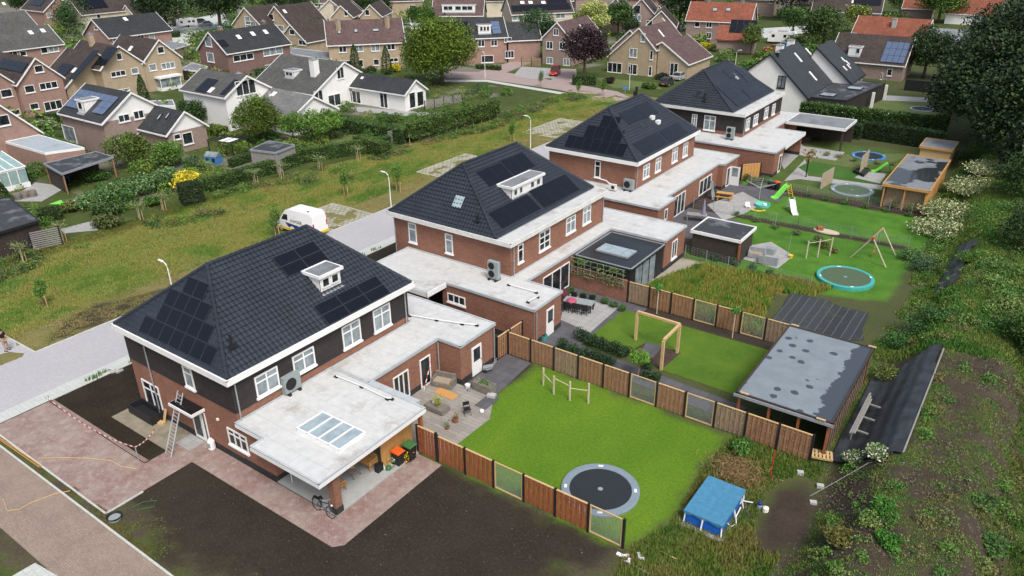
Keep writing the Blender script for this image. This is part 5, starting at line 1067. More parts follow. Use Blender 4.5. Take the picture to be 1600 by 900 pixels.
# ---------------- fences, garden things ----------------
def fence(label, A, B, n, kinds, h=1.82, woods=('wood_mid',), cap='wood_light', t=None, first=True):
    t = thing('garden_fence', (A[0], A[1], 0), 0, label, 'fence', None); o = (A[0], A[1], 0); A = Vector(A); B = Vector(B); d = (B-A)/n; u = d.normalized(); nn = Vector((-u.y, u.x)); L = d.length
    for k in range(n+1):
        p = A+d*k; MB(o).hexa([(*(p+u*sx*.06+nn*sy*.06), z) for z in (0, h+.05) for sx, sy in ((-1, -1), (1, -1), (1, 1), (-1, 1))]).build('post', M['black'], t)
    for k in range(n):
        p = A+d*k; mb = MB(o); a0, a1 = .07, L-.07; rnd = random.Random(k*7+int(A.y)); pl = Pl(p, u, nn)
        if kinds[k] == 'w':
            m_ = 12; w_ = (a1-a0)/m_
            for q in range(m_): e = .022 if q % 2 else -.022; pl.bar(mb, a0+q*w_+.004, a0+(q+1)*w_-.004, .06, h-.05-rnd.random()*.004, e-.01, e+.01)
            for z in (.35, .95, 1.5): pl.bar(mb, a0, a1, z, z+.07, -.011, .011)
            pl.bar(mb, a0, a1, h-.045, h, -.05, .05, 1); mb.build('board_panel', [M[woods[k % len(woods)]], M[cap]], t)
        else:
            pl.bar(mb, a0, a0+.07, .05, h, -.03, .03, 0); pl.bar(mb, a1-.07, a1, .05, h, -.03, .03, 0); pl.bar(mb, a0+.07, a1-.07, .05, .13, -.03, .03, 0); pl.bar(mb, a0+.07, a1-.07, h-.06, h, -.03, .03, 0)
            for q in range(1, 22): x = a0+.07+(a1-a0-.14)*q/22; pl.bar(mb, x-.004, x+.004, .13, h-.06, -.004, .004, 1)
            for q in range(1, 18): z = .13+(h-.2)*q/18; pl.bar(mb, a0+.07, a1-.07, z-.004, z+.004, -.0035, .0035, 1)
            mb.build('wire_panel', [M[cap], M['metal']], t)
    return t
fence('cedar board fence with two wire panels between the dark soil and the near lawn', (-23.85, 26.05), (-12.08, 26.1), 6, 'wwmwwm', woods=('wood_red',))
fence('long weathered board fence with two wire panels between the near lawn and the pergola garden', (-27.5, 38.05), (-6.5, 38.05), 11, 'wwwwwmwmwww', woods=('wood_mid', 'wood_mid', 'wood_grey'))
fence('board fence with wire panels between the pergola garden and the weedy plot', (-24.35, 50.2), (-11.4, 50.2), 7, 'wwwmwmw', woods=('wood_grey', 'wood_mid', 'wood_mid'))
fence('short board fence closing the gap between the first two garages', (-27.7, 36.95), (-27.6, 39.9), 2, 'ww')
fence('upright cedar gate panel beside the wheelie bins', (-25.35, 26.02), (-23.95, 26.04), 1, 'w', 1.95, ('wood_red',))
fence('bright yellow timber screen by the open white door', (-28.1, 85.8), (-26.5, 87.6), 1, 'w', 1.9, ('wood_yel',))
def slim_fence(label, pts, h=1.1, mat='unit_grey', step=2.4):
    t = thing('wire_fence', (*pts[0], 0), 0, label, 'fence'); o = (*pts[0], 0)
    for a, b in zip(pts[:-1], pts[1:]):
        a, b = Vector(a), Vector(b); n = max(1, round((b-a).length/step))
        for k in range(n+1): p = a+(b-a)*k/n; MB(o).tube([(p.x, p.y, 0), (p.x, p.y, h+.05)], .03, 6).build('post', M[mat], t)
        mb = MB(o)
        for z in np.linspace(.1, h, 7): mb.beam((a.x, a.y, z), (b.x, b.y, z), .008)
        m_ = int((b-a).length/.3)
        for k in range(m_): p = a+(b-a)*k/m_; mb.beam((p.x, p.y, .05), (p.x+.01, p.y, h), .006)
        mb.build('wire_mesh', M[mat], t)
slim_fence('thin wire fence between the weedy plot and the black shed garden', [(-24.3, 61.3), (-18, 60.7), (-13.0, 60.9)])
slim_fence('thin wire fence between the swing lawn and the slide lawn', [(-28.9, 73.9), (-18, 74.1), (-8.0, 74.6)])
slim_fence('thin wire fence edging the planting bed before the grey ring trampoline', [(-26.5, 84.7), (-18, 84.4), (-9.5, 84.6)])
t = thing('garden_wall', (-29.7, 50.2, 0), 0, 'red brick garden wall below the dark sunroom, with an espalier trellis', 'garden wall'); o_ = (-29.7, 50.2, 0)
MB(o_).box(-29.7, -24.5, 50.1, 50.32, 0, 1.85).build('wall', M['brick'], t)
mb = MB(o_)
for k in range(9): x = -29.6+k*.6; mb.box(x-.015, x+.015, 50.02, 50.05, 1.3, 2.75)
for z in (1.5, 1.9, 2.3, 2.72): mb.box(-29.7, -24.7, 50.015, 50.045, z, z+.03)
mb.build('trellis', M['frame_sil'], t)
rng = np.random.default_rng(3); n = 500; P = np.stack([-29.6+5*rng.random(n), 50.0-.12*rng.random(n), 1.3+.35*rng.integers(0, 5, n)+rng.normal(size=n)*.08], 1)-np.array(o_); mesh_np('espalier', *leaf_arrays(P, .09, vary((.12, .17, .05), n)), M['leaf'], t)
# trampolines
def trampoline(cx, cy, r, pad, mat, label, h=.12, f=.80):
    t = thing('trampoline', (cx, cy, 0), 0, label, 'trampoline')
    prof = [(r, 0), (r, h), (r-.05, h+.02), (r*f, h+.02), (r*(f-.01), h-.03)]; mb = MB(); mb.lathe((0, 0, 0), prof, 48); mb.F.pop(); mb.M.pop(); mb.build('safety_pad', M[pad], t)
    mb = MB(); n = 48; mb.poly([(r*(f-.005)*math.cos(2*math.pi*k/n), r*(f-.005)*math.sin(2*math.pi*k/n), h-.02) for k in range(n)]); j = mb.build('jumping_mat', M[mat], t)
    for k in range(4): a = .5+k*1.57; MB().obox((r*.89*math.cos(a), r*.89*math.sin(a), h+.024), (.28, .14, .004), a+1.57).build('pad_label', M['whiteplastic'], t)
    MB().lathe((0, 0, h-.018), [(.14, 0), (.14, .004), (.1, .004)], 16).build('badge', M['unit_grey'], j)
p = at(938, 766); trampoline(p.x, p.y, 2.12, 'grey_pad', 'mat_black', 'round trampoline with a grey-blue pad sunk in the near lawn')
p = at(1320, 437); trampoline(p.x, p.y, 2.3, 'teal', 'net_green', 'round trampoline with a turquoise pad by the weedy plot', .3, .87)
p = at(1331, 298); trampoline(p.x, p.y, 2.3, 'grey_pad', 'net_green', 'faded grey ring trampoline left of the yellow timber shed')
p = at(1357, 244.5); trampoline(p.x, p.y, 2.1, 'blue_pad', 'mat_black', 'blue rimmed trampoline behind the wooden screens')
p = at(1441, 171); trampoline(p.x, p.y, 1.9, 'grey_pad', 'mat_black', 'dark trampoline on the lawn by the tall dark trees')
# climbing bars, pergola
def bars(label, posts, hs, rails, r=.055):
    p0 = posts[0]; t = thing('climbing_bars', (p0.x, p0.y, 0), 0, label, 'climbing bars'); o = (p0.x, p0.y, 0)
    for p, h in zip(posts, hs): MB(o).tube([(p.x, p.y, 0), (p.x, p.y, h)], r*1.2, 8).build('post', M['wood_pale'], t)
    for i, (za, zb) in enumerate(rails): a, b = posts[i], posts[i+1]; MB(o).tube([(a.x, a.y, za), (b.x, b.y, zb)], .03, 8).build('bar', M['wood_pale'], t)
bars('row of four bleached poles with three bars on the near lawn', [at(849, 602), at(865, 616), at(890, 626), at(919, 630)], (1.35, 1.4, 1.45, 1.5), ((.9, .75), (1.25, 1.1), (.95, .95)))
bars('three bleached poles with two bars on the swing lawn', [at(1259, 404), at(1277, 402), at(1296, 400)], (1.7, 1.75, 1.8), ((1.5, 1.55), (1.55, 1.65)))
t = thing('pergola', tuple(at(993, 531)), 0, 'new pine pergola frame standing on the lawn of the second garden', 'pergola'); a, b, c = at(993, 531), at(1058, 552), at(1033, 578); o_ = tuple(a)
for q in (a, b, c): MB(o_).box(q.x-.09, q.x+.09, q.y-.09, q.y+.09, 0, 2.25).build('post', M['wood_light'], t)
for q, w_ in ((a, b), (b, c)): MB(o_).beam((q.x, q.y, 2.34), (w_.x, w_.y, 2.34+(.0 if q is a else .003)), .17, .17).build('beam', M['wood_light'], t)
# pool, pump
X0, X1, Y0, Y1 = -10.35, -8.45, 29.6, 32.7; h_ = .72
t = thing('frame_pool', (X0, Y0, 0), 0, 'rectangular blue frame pool under a stretched blue cover', 'pool'); o_ = (X0, Y0, 0)
MB(o_).box(X0, X1, Y0, Y1, 0, h_-.06).build('pool_wall', M['blue_pvc'], t)
mb = MB(o_); N = 9; e = .09; grid = {}
for i in range(N):
    for j in range(N):
        u, v = i/(N-1), j/(N-1); s_ = math.sin(math.pi*u)*math.sin(math.pi*v); grid[i, j] = (X0-e+(X1-X0+2*e)*u, Y0-e+(Y1-Y0+2*e)*v, h_+.02-.035*s_+.015*random.random())
for i in range(N-1):
    for j in range(N-1): mb.poly([grid[i, j], grid[i+1, j], grid[i+1, j+1], grid[i, j+1]])
for (i0, j0, i1, j1) in ((0, 0, N-1, 0), (N-1, 0, N-1, N-1), (N-1, N-1, 0, N-1), (0, N-1, 0, 0)):
    di, dj = (i1-i0)//(N-1), (j1-j0)//(N-1)
    for k in range(N-1):
        p, q = grid[i0+di*k, j0+dj*k], grid[i0+di*(k+1), j0+dj*(k+1)]; dz = lambda k: .14+.07*math.sin(k*2.1); mb.poly([p, q, (q[0], q[1], q[2]-dz(k+1)), (p[0], p[1], p[2]-dz(k))])
mb.build('pool_cover', M['blue_cover'], t)
for x, y, ox, oy in ((X0, Y0, -.05, -.05), ((X0+X1)/2, Y0, 0, -.25), (X1, Y0, .05, -.05), (X1, (Y0+Y1)/2, .25, 0), (X1, Y1-.5, .25, 0), (X1, Y1, .05, .05), (X0, Y1, -.05, .05)):
    MB(o_).beam((x+ox*.2, y+oy*.2, h_-.05), (x+ox, y+oy, 0), .06).build('leg', M['whiteplastic'], t)
mb = MB((X0, Y0-.5, 0)); mb.box(X0-.1, X1+.25, Y0-.42, Y0-.18, 0, .05); tag(mb.build('plank', M['wood_silver'], loc=(X0, Y0-.5, 0)), 'grey plank on the ground along the near side of the pool', 'plank')
p = at(1180, 800); t = thing('pool_pump', tuple(p), 0, 'small pool pump with blue cap on a dark mat', 'pool pump')
MB().box(-.8, .5, -.6, .5, 0, .02).build('mat', M['cloth'], t); MB().lathe((.1, .3, .02), [(.14, 0), (.14, .28), (.1, .34)], 14).build('pump_body', M['unit_grey'], t); MB().lathe((.1, .3, .36), [(.13, 0), (.13, .12), (.04, .16)], 14).build('cap', M['navy'], t); MB().lathe((.45, .2, .02), [(.16, 0), (.16, .35), (.03, .42)], 12).build('filter_tank', M['petal_white'], t)
def line(name, label, pts, r, mat, z=.03, cat=None, zs=None):
    P = []; 
    for i, (x, y) in enumerate(pts): q = at(x, y, 0); P.append(Vector((q.x, q.y, hz(q.x, q.y)+(zs[i] if zs else z))))
    o = MB(tuple(P[0])).tube(P, r, 6).build(name, M[mat], loc=P[0]); return tag(o, label, cat or name.replace('_', ' '))
line('hose', 'pale pool hose looping from the pool to the pump', [(1140, 795), (1147, 787), (1155, 790), (1160, 786), (1176, 790)], .035, 'whiteplastic', zs=(.5, .2, .1, .15, .2)); line('hose', 'second pool hose curling on the grass in front of the pump', [(1132, 800), (1134, 818), (1142, 824), (1150, 820), (1150, 808), (1157, 795)], .035, 'whiteplastic', zs=(.5, .1, .05, .05, .05, .1))
line('batten', 'yellow batten lying in the rough grass below the pool', [(1033, 863), (1058, 875)], .03, 'wood_light', .05); line('metal_strip', 'pale metal strip on the soil at the bottom edge', [(975, 877), (1015, 898)], .035, 'metal', .05)
line('garden_cane', 'red upright stake in the rough grass near the pool', [(1203, 748), (1203, 746)], .03, 'red_paint', zs=(0, 1.9))
line('cable', 'grey cable running across the brown bank', [(1195, 790), (1240, 782), (1265, 777), (1300, 760), (1350, 755), (1400, 775)], .018, 'unit_grey', .08)
p = at(968, 868); t = thing('rubble', tuple(p), 0, 'white broken plaster pieces beside the last fence post', 'rubble')
for k, (x, y) in enumerate(((0, 0), (.3, .1), (.55, -.1), (.8, .5), (1.0, .4))): MB().obox((x, y, .06), (.3, .16, .1), k*.8, tilt=.2).build('piece', M['whiteplastic'], t)
for px_, lb in (((1250, 741), 'pale stone block on the dug soil right of the red stake'), ((1281, 762), 'pale lump in the brown weeds on the bank'), ((1270, 788), 'rounded pale stone lowest on the dug soil')):
    q = at(*px_); MB().obox((0, 0, .1), (.35, .25, .2), .4).build('stone', M['concrete'], loc=(q.x, q.y, hz(q.x, q.y))); tag(bpy.context.scene.objects[-1] if 0 else COL.objects[-1], lb, 'stone')
# large shed with puddled roof
sh = [(-11.3, 38.55), (-5.76, 38.55), (-5.76, 48.6), (-11.3, 48.6)]
t = thing('garden_shed', (-11.3, 38.55, 0), 0, 'big open shed under a grey puddled bitumen roof at the foot of the bank', 'shed'); o_ = (-11.3, 38.55, 0)
n_ = NB('puddled_bitumen'); o = n_.co(); f = n_.noise(o, .42, 3, .55); 
sx = n_.n('ShaderNodeSeparateXYZ'); n_.l(o, sx.inputs[0]); ma = n_.n('ShaderNodeMath', operation='MULTIPLY_ADD'); n_.l(n_.noise(o, .8, 3), ma.inputs[0]); ma.inputs[1].default_value = 1.6; n_.l(sx.outputs[0], ma.inputs[2])
ed = n_.ramp(ma.outputs[0], [(0, 0.), (1, 0.)]); mr = n_.n('ShaderNodeMapRange'); n_.l(ma.outputs[0], mr.inputs[0]); mr.inputs[1].default_value = 5.25; mr.inputs[2].default_value = 5.3
vo = n_.n('ShaderNodeTexVoronoi'); vo.inputs['Scale'].default_value = .95; vo.inputs['Randomness'].default_value = 1; n_.l(o, vo.inputs['Vector'])
md_ = n_.n('ShaderNodeMath', operation='MULTIPLY_ADD'); n_.l(n_.noise(o, 3, 3), md_.inputs[0]); md_.inputs[1].default_value = .25; n_.l(vo.outputs['Distance'], md_.inputs[2])
sp = n_.ramp(md_.outputs[0], [(.34, 1.), (.355, 0.)]); big = n_.ramp(n_.noise(o, .3, 3, .5), [(.32, 0.), (.35, 1.)]); sp2 = n_.mix(1, sp, big, 'MULTIPLY')
mx_ = n_.n('ShaderNodeMath', operation='MAXIMUM'); n_.l(mr.outputs[0], mx_.inputs[0]); n_.l(sp2, mx_.inputs[1])
dry = n_.ramp(n_.noise(o, 1.1, 5), [(.3, (.17, .205, .23)), (.7, (.215, .25, .28))]); n_.base(n_.mix(mx_.outputs[0], dry, (.055, .068, .083))); rr = n_.ramp(mx_.outputs[0], [(0, .6), (1, .3)]); n_.l(rr, n_.b.inputs['Roughness']); M['puddle'] = n_.m
flat_roof(t, o_, sh, 2.6, .22, top='puddle', side='black', trim='wood_dark')
mb = MB(o_); mb.box(-11.4, -5.7, 38.46, 38.53, 2.38, 2.56); mb.build('front_trim', M['lead'], t)
for x in (-11.1, -9.3, -7.6, -5.95): MB(o_).box(x-.07, x+.07, 38.66, 38.8, 0, 2.38).build('post', M['wood_red'], t)
for x in (-11.15, -5.95): MB(o_).box(x-.07, x+.07, 48.35, 48.5, 0, 2.38).build('post', M['wood_red'], t)
MB(o_).box(-11.15, -5.9, 48.3, 48.34, 0, 2.38).build('back_wall', M['wood_dark'], t); MB(o_).box(-5.98, -5.94, 38.85, 48.3, 0, 2.38).build('side_wall', M['wood_dark'], t)
mb = MB(o_); 
for k in range(14): mb.box(-5.93, -5.9, 38.85+k*.68, 38.85+k*.68+.1, 0, 2.38)
mb.build('side_batten', M['wood_grey'], t)
for (x, y) in ((-10.9, 48.65), (-5.9, 48.55), (-10.8, 38.6), (-6.4, 38.5)): MB(o_).box(x-.25, x+.25, y-.06, y+.06, 2.66, 2.72).build('roof_batten', M['wood_light'], t)
# pallet
p = at(1284, 718); t = thing('pallet', (p.x, p.y, hz(p.x, p.y)+.25), .3, 'small wooden pallet leaning at the shed corner', 'pallet')
for k in range(6): MB().box(-.6+k*.2, -.47+k*.2, -.4, .4, .1, .125).build('slat', M['wood_light'], t)
for y in (-.38, 0, .33): MB().box(-.6, .53, y, y+.08, 0, .1).build('runner', M['wood_light'], t)
# draped cloth on the bank
def drape(name, poly, mat, z=.07, step=.25, kind='structure', fold=.03):
    xs = [p[0] for p in poly]; ys = [p[1] for p in poly]; gx_ = np.arange(min(xs), max(xs)+step, step); gy_ = np.arange(min(ys), max(ys)+step, step)
    X, Y = np.meshgrid(gx_, gy_, indexing='ij'); Zz = hgt(X, Y)+z+fold*np.sin(Y*4+X*2)*vnoise(X, Y, .8)+.14
    I = np.arange(X.size).reshape(X.shape); F = np.stack([I[:-1, :-1], I[1:, :-1], I[1:, 1:], I[:-1, 1:]], -1).reshape(-1, 4); cx = ((X[:-1, :-1]+X[1:, 1:])/2).ravel(); cy = ((Y[:-1, :-1]+Y[1:, 1:])/2).ravel()
    F = F[inpoly(cx, cy, poly)]; o = mesh_np(name, np.stack([X, Y, Zz], -1).reshape(-1, 3), F, None, M[mat], smooth=True); o['kind'] = kind; return o
drape('ground_cloth', [(-5.55, 38.6), (-2.15, 38.4), (-2.0, 47), (-2.4, 52.4), (-5.5, 48.9)], 'cloth', .05)
drape('ground_cloth', [(-4.2, 64.0), (-3.0, 64.4), (-2.8, 74), (-4.0, 75)], 'cloth', .05)
mb = MB((-2.1, 39, 0)); pts = [Vector((-2.1, y, hz(-2.1, y)+.24)) for y in np.linspace(38.4, 51.5, 9)]
mb = MB(tuple(pts[0])); mb.tube(pts, .05, 6); tag(mb.build('edge_batten', M['wood_silver'], loc=pts[0]), 'long pale batten holding the top edge of the black ground cloth', 'batten')
mb = MB(); 
n_ = NB('striped_ground_cloth'); uv = n_.co('UV'); b = n_.n('ShaderNodeTexBrick'); b.offset = 0; n_.l(uv, b.inputs['Vector']); b.inputs['Scale'].default_value = 1; b.inputs['Brick Width'].default_value = .62; b.inputs['Row Height'].default_value = 40; b.inputs['Mortar Size'].default_value = .02
b.inputs['Color1'].default_value = (.030, .034, .038, 1); b.inputs['Color2'].default_value = (.045, .05, .055, 1); b.inputs['Mortar'].default_value = (.13, .14, .14, 1); n_.l(n_.mix(.12, uv, n_.n('ShaderNodeTexNoise').outputs['Color'], 'ADD'), b.inputs['Vector']); n_.base(n_.mix(n_.ramp(n_.noise(n_.co(), .9, 6, .75), [(.55, 0.), (.7, .6)]), b.outputs[0], (.08, .10, .04))); n_.rough(.7); M['cloth2'] = n_.m
sheet('ground_cloth', PX((1236, 455), (1262, 462), (1290, 469), (1312, 479), (1334, 484), (1358, 490), (1352, 505), (1347, 516), (1350, 532), (1300, 534), (1212, 511), (1203, 503), (1221, 481)), M['cloth2'], .05)

t = thing('plank_rack', (-4.9, 41.5, 0), 0, 'low rack stacked with pale planks between the big shed and the black cloth', 'plank rack'); o_ = (-4.9, 41.5, 0)
for k in range(3): MB(o_).box(-5.12+k*.11, -5.02+k*.11, 40.6, 45.6-.4*k, 1.0+.04*k, 1.06+.04*k).build('plank', M['wood_silver'], t)
for y in (41.2, 42.8, 44.4): MB(o_).beam((-5.1, y, .98), (-4.2, y, .95), .08).build('rail', M['wood_silver'], t); MB(o_).beam((-5.05, y, 0), (-5.05, y, .98), .08).build('post', M['wood_silver'], t)
# yellow sheds of garden four
def timber_shed(label, x0, x1, y0, y1, h, top, wood, open_s=False, trim='wood_yel'):
    t = thing('timber_shed', (x0, y0, 0), 0, label, 'shed'); o = (x0, y0, 0); flat_roof(t, o, rect(x0-.2, x1+.2, y0-.2, y1+.2), h, .22, top=top, side=trim, trim=trim)
    for nm, a in (('back', rect(x0, x1, y1-.08, y1)), ('side', rect(x1-.08, x1, y0, y1-.08)), ('side', rect(x0, x0+.08, y0, y1-.08))): MB(o).prism(a, 0, h-.22).build(nm+'_wall', M[wood], t)
    if not open_s: MB(o).prism(rect(x0+.08, x1-.08, y0, y0+.08), 0, h-.22).build('front_wall', M[wood], t)
    else:
        for x in (x0+.1, (x0+x1)/2, x1-.1): MB(o).box(x-.07, x+.07, y0-.07, y0+.07, 0, h-.22).build('post', M[trim], t)
        MB(o).prism(rect(x0+.2, x1-.2, y0+.5, y0+.56), 0, h-.3).build('slat_wall', M['wood_grey'], t)
    return t
M['flat_wet'] = flatroof('wet_bitumen', (.20, .22, .235), (.13, .14, .15), .5, .62, wet=.28)
timber_shed('yellow timber shed with a wet grey roof beside the grey ring trampoline', -12.7, -8.5, 85.3, 98.4, 2.5, 'flat_wet', 'wood_yel', True)
timber_shed('small plywood coloured shed at the foot of the hedge, behind the wet roof', -12.2, -8.9, 103.2, 107.6, 2.5, 'flat_grey', 'wood_light')
timber_shed('black shed with a white trimmed dark roof in the swing garden', -24.0, -19.7, 61.9, 65.6, 2.45, 'flat_dark', 'wood_dark', False, trim='white')
MB((-19.6, 61.8, 0)).box(-19.66, -19.5, 61.75, 61.9, 0, 2.2).build('shed_post', M['wood_red'], loc=(-19.6, 61.8, 0)); tag(COL.objects[-1], 'red-brown corner post of the black shed', 'post')
# swing set
t = thing('swing_set', tuple(at(1329, 402)), 0, 'wooden A-frame swing set on the lawn near the turquoise trampoline', 'swing set'); f1, f2, f3, f4 = at(1329, 402), at(1384, 418), at(1399, 399), at(1345, 388); o_ = tuple(f1)
ta = Vector(((f1.x+f2.x)/2, (f1.y+f2.y)/2, 2.35)); tb = Vector(((f3.x+f4.x)/2, (f3.y+f4.y)/2, 2.35))
for f, tp in ((f1, ta), (f2, ta), (f3, tb), (f4, tb)): MB(o_).tube([f, tp], .06, 8).build('leg', M['wood_pale'], t)
MB(o_).tube([ta, tb], .07, 8).build('top_beam', M['wood_grey'], t); mid = (ta+tb)/2
for s_ in (-.22, .22): MB(o_).tube([mid+Vector((0, s_, 0)), mid+Vector((0, s_, -1.85))], .012, 5).build('rope', M['wood_pale'], t)
MB(o_).box(mid.x-.1, mid.x+.1, mid.y-.26, mid.y+.26, .48, .51).build('swing_seat', M['red_paint'], t); MB(o_).obox(ta+Vector((0, 0, -.05)), (.22, .22, .2)).build('joint', M['red_paint'], t)
# play tower with oval deck
p = at(1298, 392); t = thing('bird_table', tuple(p), 0, 'oval wooden bird table on a leaning post behind the three bleached poles', 'bird table'); MB().tube([(0, 0, 0), (-.15, .1, 1.7)], .07, 8).build('post', M['wood_mid'], t)
mb = MB(); n = 20; mb.prism([(-.7+1.15*math.cos(2*math.pi*k/n), .1+.55*math.sin(2*math.pi*k/n)) for k in range(n)], 1.7, 1.78); mb.build('tray', M['wood_pale'], t); mb = MB(); mb.obox((-1.3, .1, 1.95), (.5, .5, .3), .5); mb.build('nest_box', M['wood_red'], t)
# slides and toys
def slide(label, p, rz, c1, c2, s_=1.0):
    t = thing('slide', (p.x, p.y, 0), rz, label, 'slide'); mb = MB(); pts = [(-1.1*s_, .02), (-.75*s_, .08), (-.3*s_, .5*s_), (.1*s_, .9*s_), (.3*s_, .95*s_)]
    for a, b in zip(pts[:-1], pts[1:]):
        mb.hexa([(a[0], -.22*s_, a[1]), (b[0], -.22*s_, b[1]), (b[0], .22*s_, b[1]), (a[0], .22*s_, a[1]), (a[0], -.22*s_, a[1]+.04), (b[0], -.22*s_, b[1]+.04), (b[0], .22*s_, b[1]+.04), (a[0], .22*s_, a[1]+.04)])
        for y in (-.25*s_, .22*s_): mb.hexa([(a[0], y, a[1]), (b[0], y, b[1]), (b[0], y+.04, b[1]), (a[0], y+.04, a[1]), (a[0], y, a[1]+.16), (b[0], y, b[1]+.16), (b[0], y+.04, b[1]+.16), (a[0], y+.04, a[1]+.16)])
    mb.build('chute', M[c1], t)
    for y in (-.26*s_, .22*s_): MB().beam((.3*s_, y, 1.15*s_), (.75*s_, y, 0), .06).build('side_rail', M[c2], t)
    for k in range(3): f = (k+1)/4; MB().box((.3+.45*(1-f))*s_-.05, (.3+.45*(1-f))*s_+.05, -.24*s_, .24*s_, .95*s_*f, .95*s_*f+.04).build('step', M[c2], t)
slide('lime green slide with yellow steps on the slide lawn', at(1224, 308), 1.0, 'lime', 'yellow', 1.35); slide('white play slide with a climbing frame beside the lime slide', at(1236, 330), 2.2, 'whiteplastic', 'whiteplastic', 1.2)
slide('small green slide beside the yellow timber shed', at(1380, 270), .3, 'lime', 'green_plastic', 1.2)
p = at(1191, 322); t = thing('water_table', tuple(p), 0, 'turquoise paddling tub on the slide lawn', 'paddling tub'); MB().lathe((0, 0, 0), [(.75, 0), (.8, .28), (.72, .28), (.66, .08), (.01, .08)], 20).build('tub', M['turquoise'], t); MB().lathe((.35, -.3, .08), [(.2, 0), (.2, .35)], 12).build('tower', M['whiteplastic'], t)
p = at(1168, 325); t = thing('toy_chair', tuple(p), .6, 'white plastic toy seat left of the turquoise tub', 'toy chair'); MB().box(-.25, .25, -.25, .25, .2, .27).build('seat', M['whiteplastic'], t); MB().box(-.25, .25, .2, .27, .27, .6).build('backrest', M['whiteplastic'], t); [MB().box(x-.03, x+.03, y-.03, y+.03, 0, .2).build('leg', M['whiteplastic'], t) for x in (-.2, .2) for y in (-.2, .2)]
p = at(1183, 331); t = thing('toy_scooter', tuple(p), .3, 'yellow toy seesaw in front of the turquoise tub', 'toy'); MB().tube([(-.7, 0, .25), (-.2, 0, .1), (.3, 0, .1), (.8, 0, .25)], .08, 8).build('rocker', M['yellow'], t)
p = at(1186, 312); t = thing('rotary_dryer', tuple(p), .2, 'rotary clothes dryer on the slide lawn by the open door', 'clothes dryer'); MB().tube([(0, 0, 0), (0, 0, 1.95)], .03, 8).build('pole', M['frame_sil'], t)
for k in range(4):
    a = k*math.pi/2; MB().tube([(0, 0, 1.3), (1.6*math.cos(a), 1.6*math.sin(a), 2.0)], .02, 6).build('arm', M['frame_sil'], t)
mb = MB()
for r in (.6, .95, 1.3, 1.58):
    for k in range(4): a, b = k*math.pi/2, (k+1)*math.pi/2; z = 1.3+r*.44; mb.tube([(r*math.cos(a), r*math.sin(a), z), (r*math.cos(b), r*math.sin(b), z)], .008, 4)
mb.build('line', M['frame_sil'], t)
# wheelie bins
def bin_(label, x, y, rz, lid, h=1.02, w_=.52, z=0):
    t = thing('wheelie_bin', (x, y, z), rz, label, 'wheelie bin', 'wheelie bins'); b, c = w_/2, w_/2*.82
    mb = MB(); mb.hexa([(-c, -c, .06), (c, -c, .06), (c, c, .06), (-c, c, .06), (-b, -b, h-.08), (b, -b, h-.08), (b, b, h-.08), (-b, b, h-.08)]); mb.build('body', M['black_plastic'], t)
    mb = MB(); mb.hexa([(-b-.03, -b-.05, h-.08), (b+.03, -b-.05, h-.08), (b+.03, b+.05, h-.08), (-b-.03, b+.05, h-.08), (-b, -b, h-.02), (b, -b, h-.02), (b, b, h+.03), (-b, b, h+.03)]); mb.build('lid', M[lid], t)
    for x_ in (-b, b-.05): MB().tube([(x_, b, .1), (x_+.05, b, .1)], .1, 12).build('wheel', M['tyre'], t)
    MB().tube([(-b+.05, b+.1, h-.1), (b-.05, b+.1, h-.1)], .018, 6).build('handle', M['black_plastic'], t)
bin_('black wheelie bin with a bright orange lid, by the timber wall of the near terrace', -25.55, 24.55, math.pi/2, 'orange_plastic'); bin_('black wheelie bin with a green lid, behind the orange one on the near terrace', -25.35, 25.3, math.pi/2, 'green_plastic', 1.1, .58)
p = at(1213, 297); bin_('black wheelie bin with a faded orange lid, beside the rotary dryer', p.x, p.y, 2.6, 'orange_plastic'); p = at(1203, 295); bin_('black wheelie bin with a green lid, far garden near the rotary dryer', p.x, p.y, 2.6, 'green_plastic')
def pot(label, x, y, z, r, h, fl, leaf=(.08, .16, .03), mat='terracotta', n=90, fr=.26, ps=.05, name='flower_pot'):
    t = thing(name, (x, y, z), 0, label, 'flower pot'); MB().lathe((0, 0, 0), [(r*.7, 0), (r, h), (r*.85, h), (r*.8, h*.85)], 14).build('pot', M[mat], t); rng = np.random.default_rng(int(abs(x*100)))
    P = rng.normal(size=(n, 3))*fr*.45+np.array((0, 0, h+fr*.7)); C = vary(leaf, n, rng)
    if fl is not None: s = rng.random(n) < .45; C[s] = vary(fl, int(s.sum()), rng, .15)
    mesh_np('plant', *leaf_arrays(P, ps, C, rng), M['leaf'], t)
q = at(636, 722); pot('sunflowers in a dark pot before the orange bin', q.x, q.y, 0, .16, .25, (.75, .42, .02), mat='black_plastic', ps=.07, fr=.32); q = at(617, 724); pot('white flowers in a pot left of the sunflowers', q.x, q.y, 0, .17, .25, (.75, .75, .55), mat='concrete', ps=.07, fr=.34)
q = at(604, 735); t = thing('watering_can', tuple(q), .5, 'green watering can with a white cloth by the flower pots', 'watering can'); MB().lathe((.12, 0, 0), [(.15, 0), (.17, .25), (.1, .35)], 12).build('body', M['green_plastic'], t); MB().tube([(-.1, 0, .1), (-.22, 0, .45)], .06, 8).build('white_cloth', M['whiteplastic'], t); MB().tube([(.27, 0, .2), (.5, 0, .4)], .025, 6).build('spout', M['green_plastic'], t)
MB().box(-.14, .14, -.22, .22, 0, .5).build('storage_box', M['black_plastic'], loc=(-26.0, 23.45, .09)); tag(COL.objects[-1], 'black storage box against the timber wall of the near terrace', 'box')
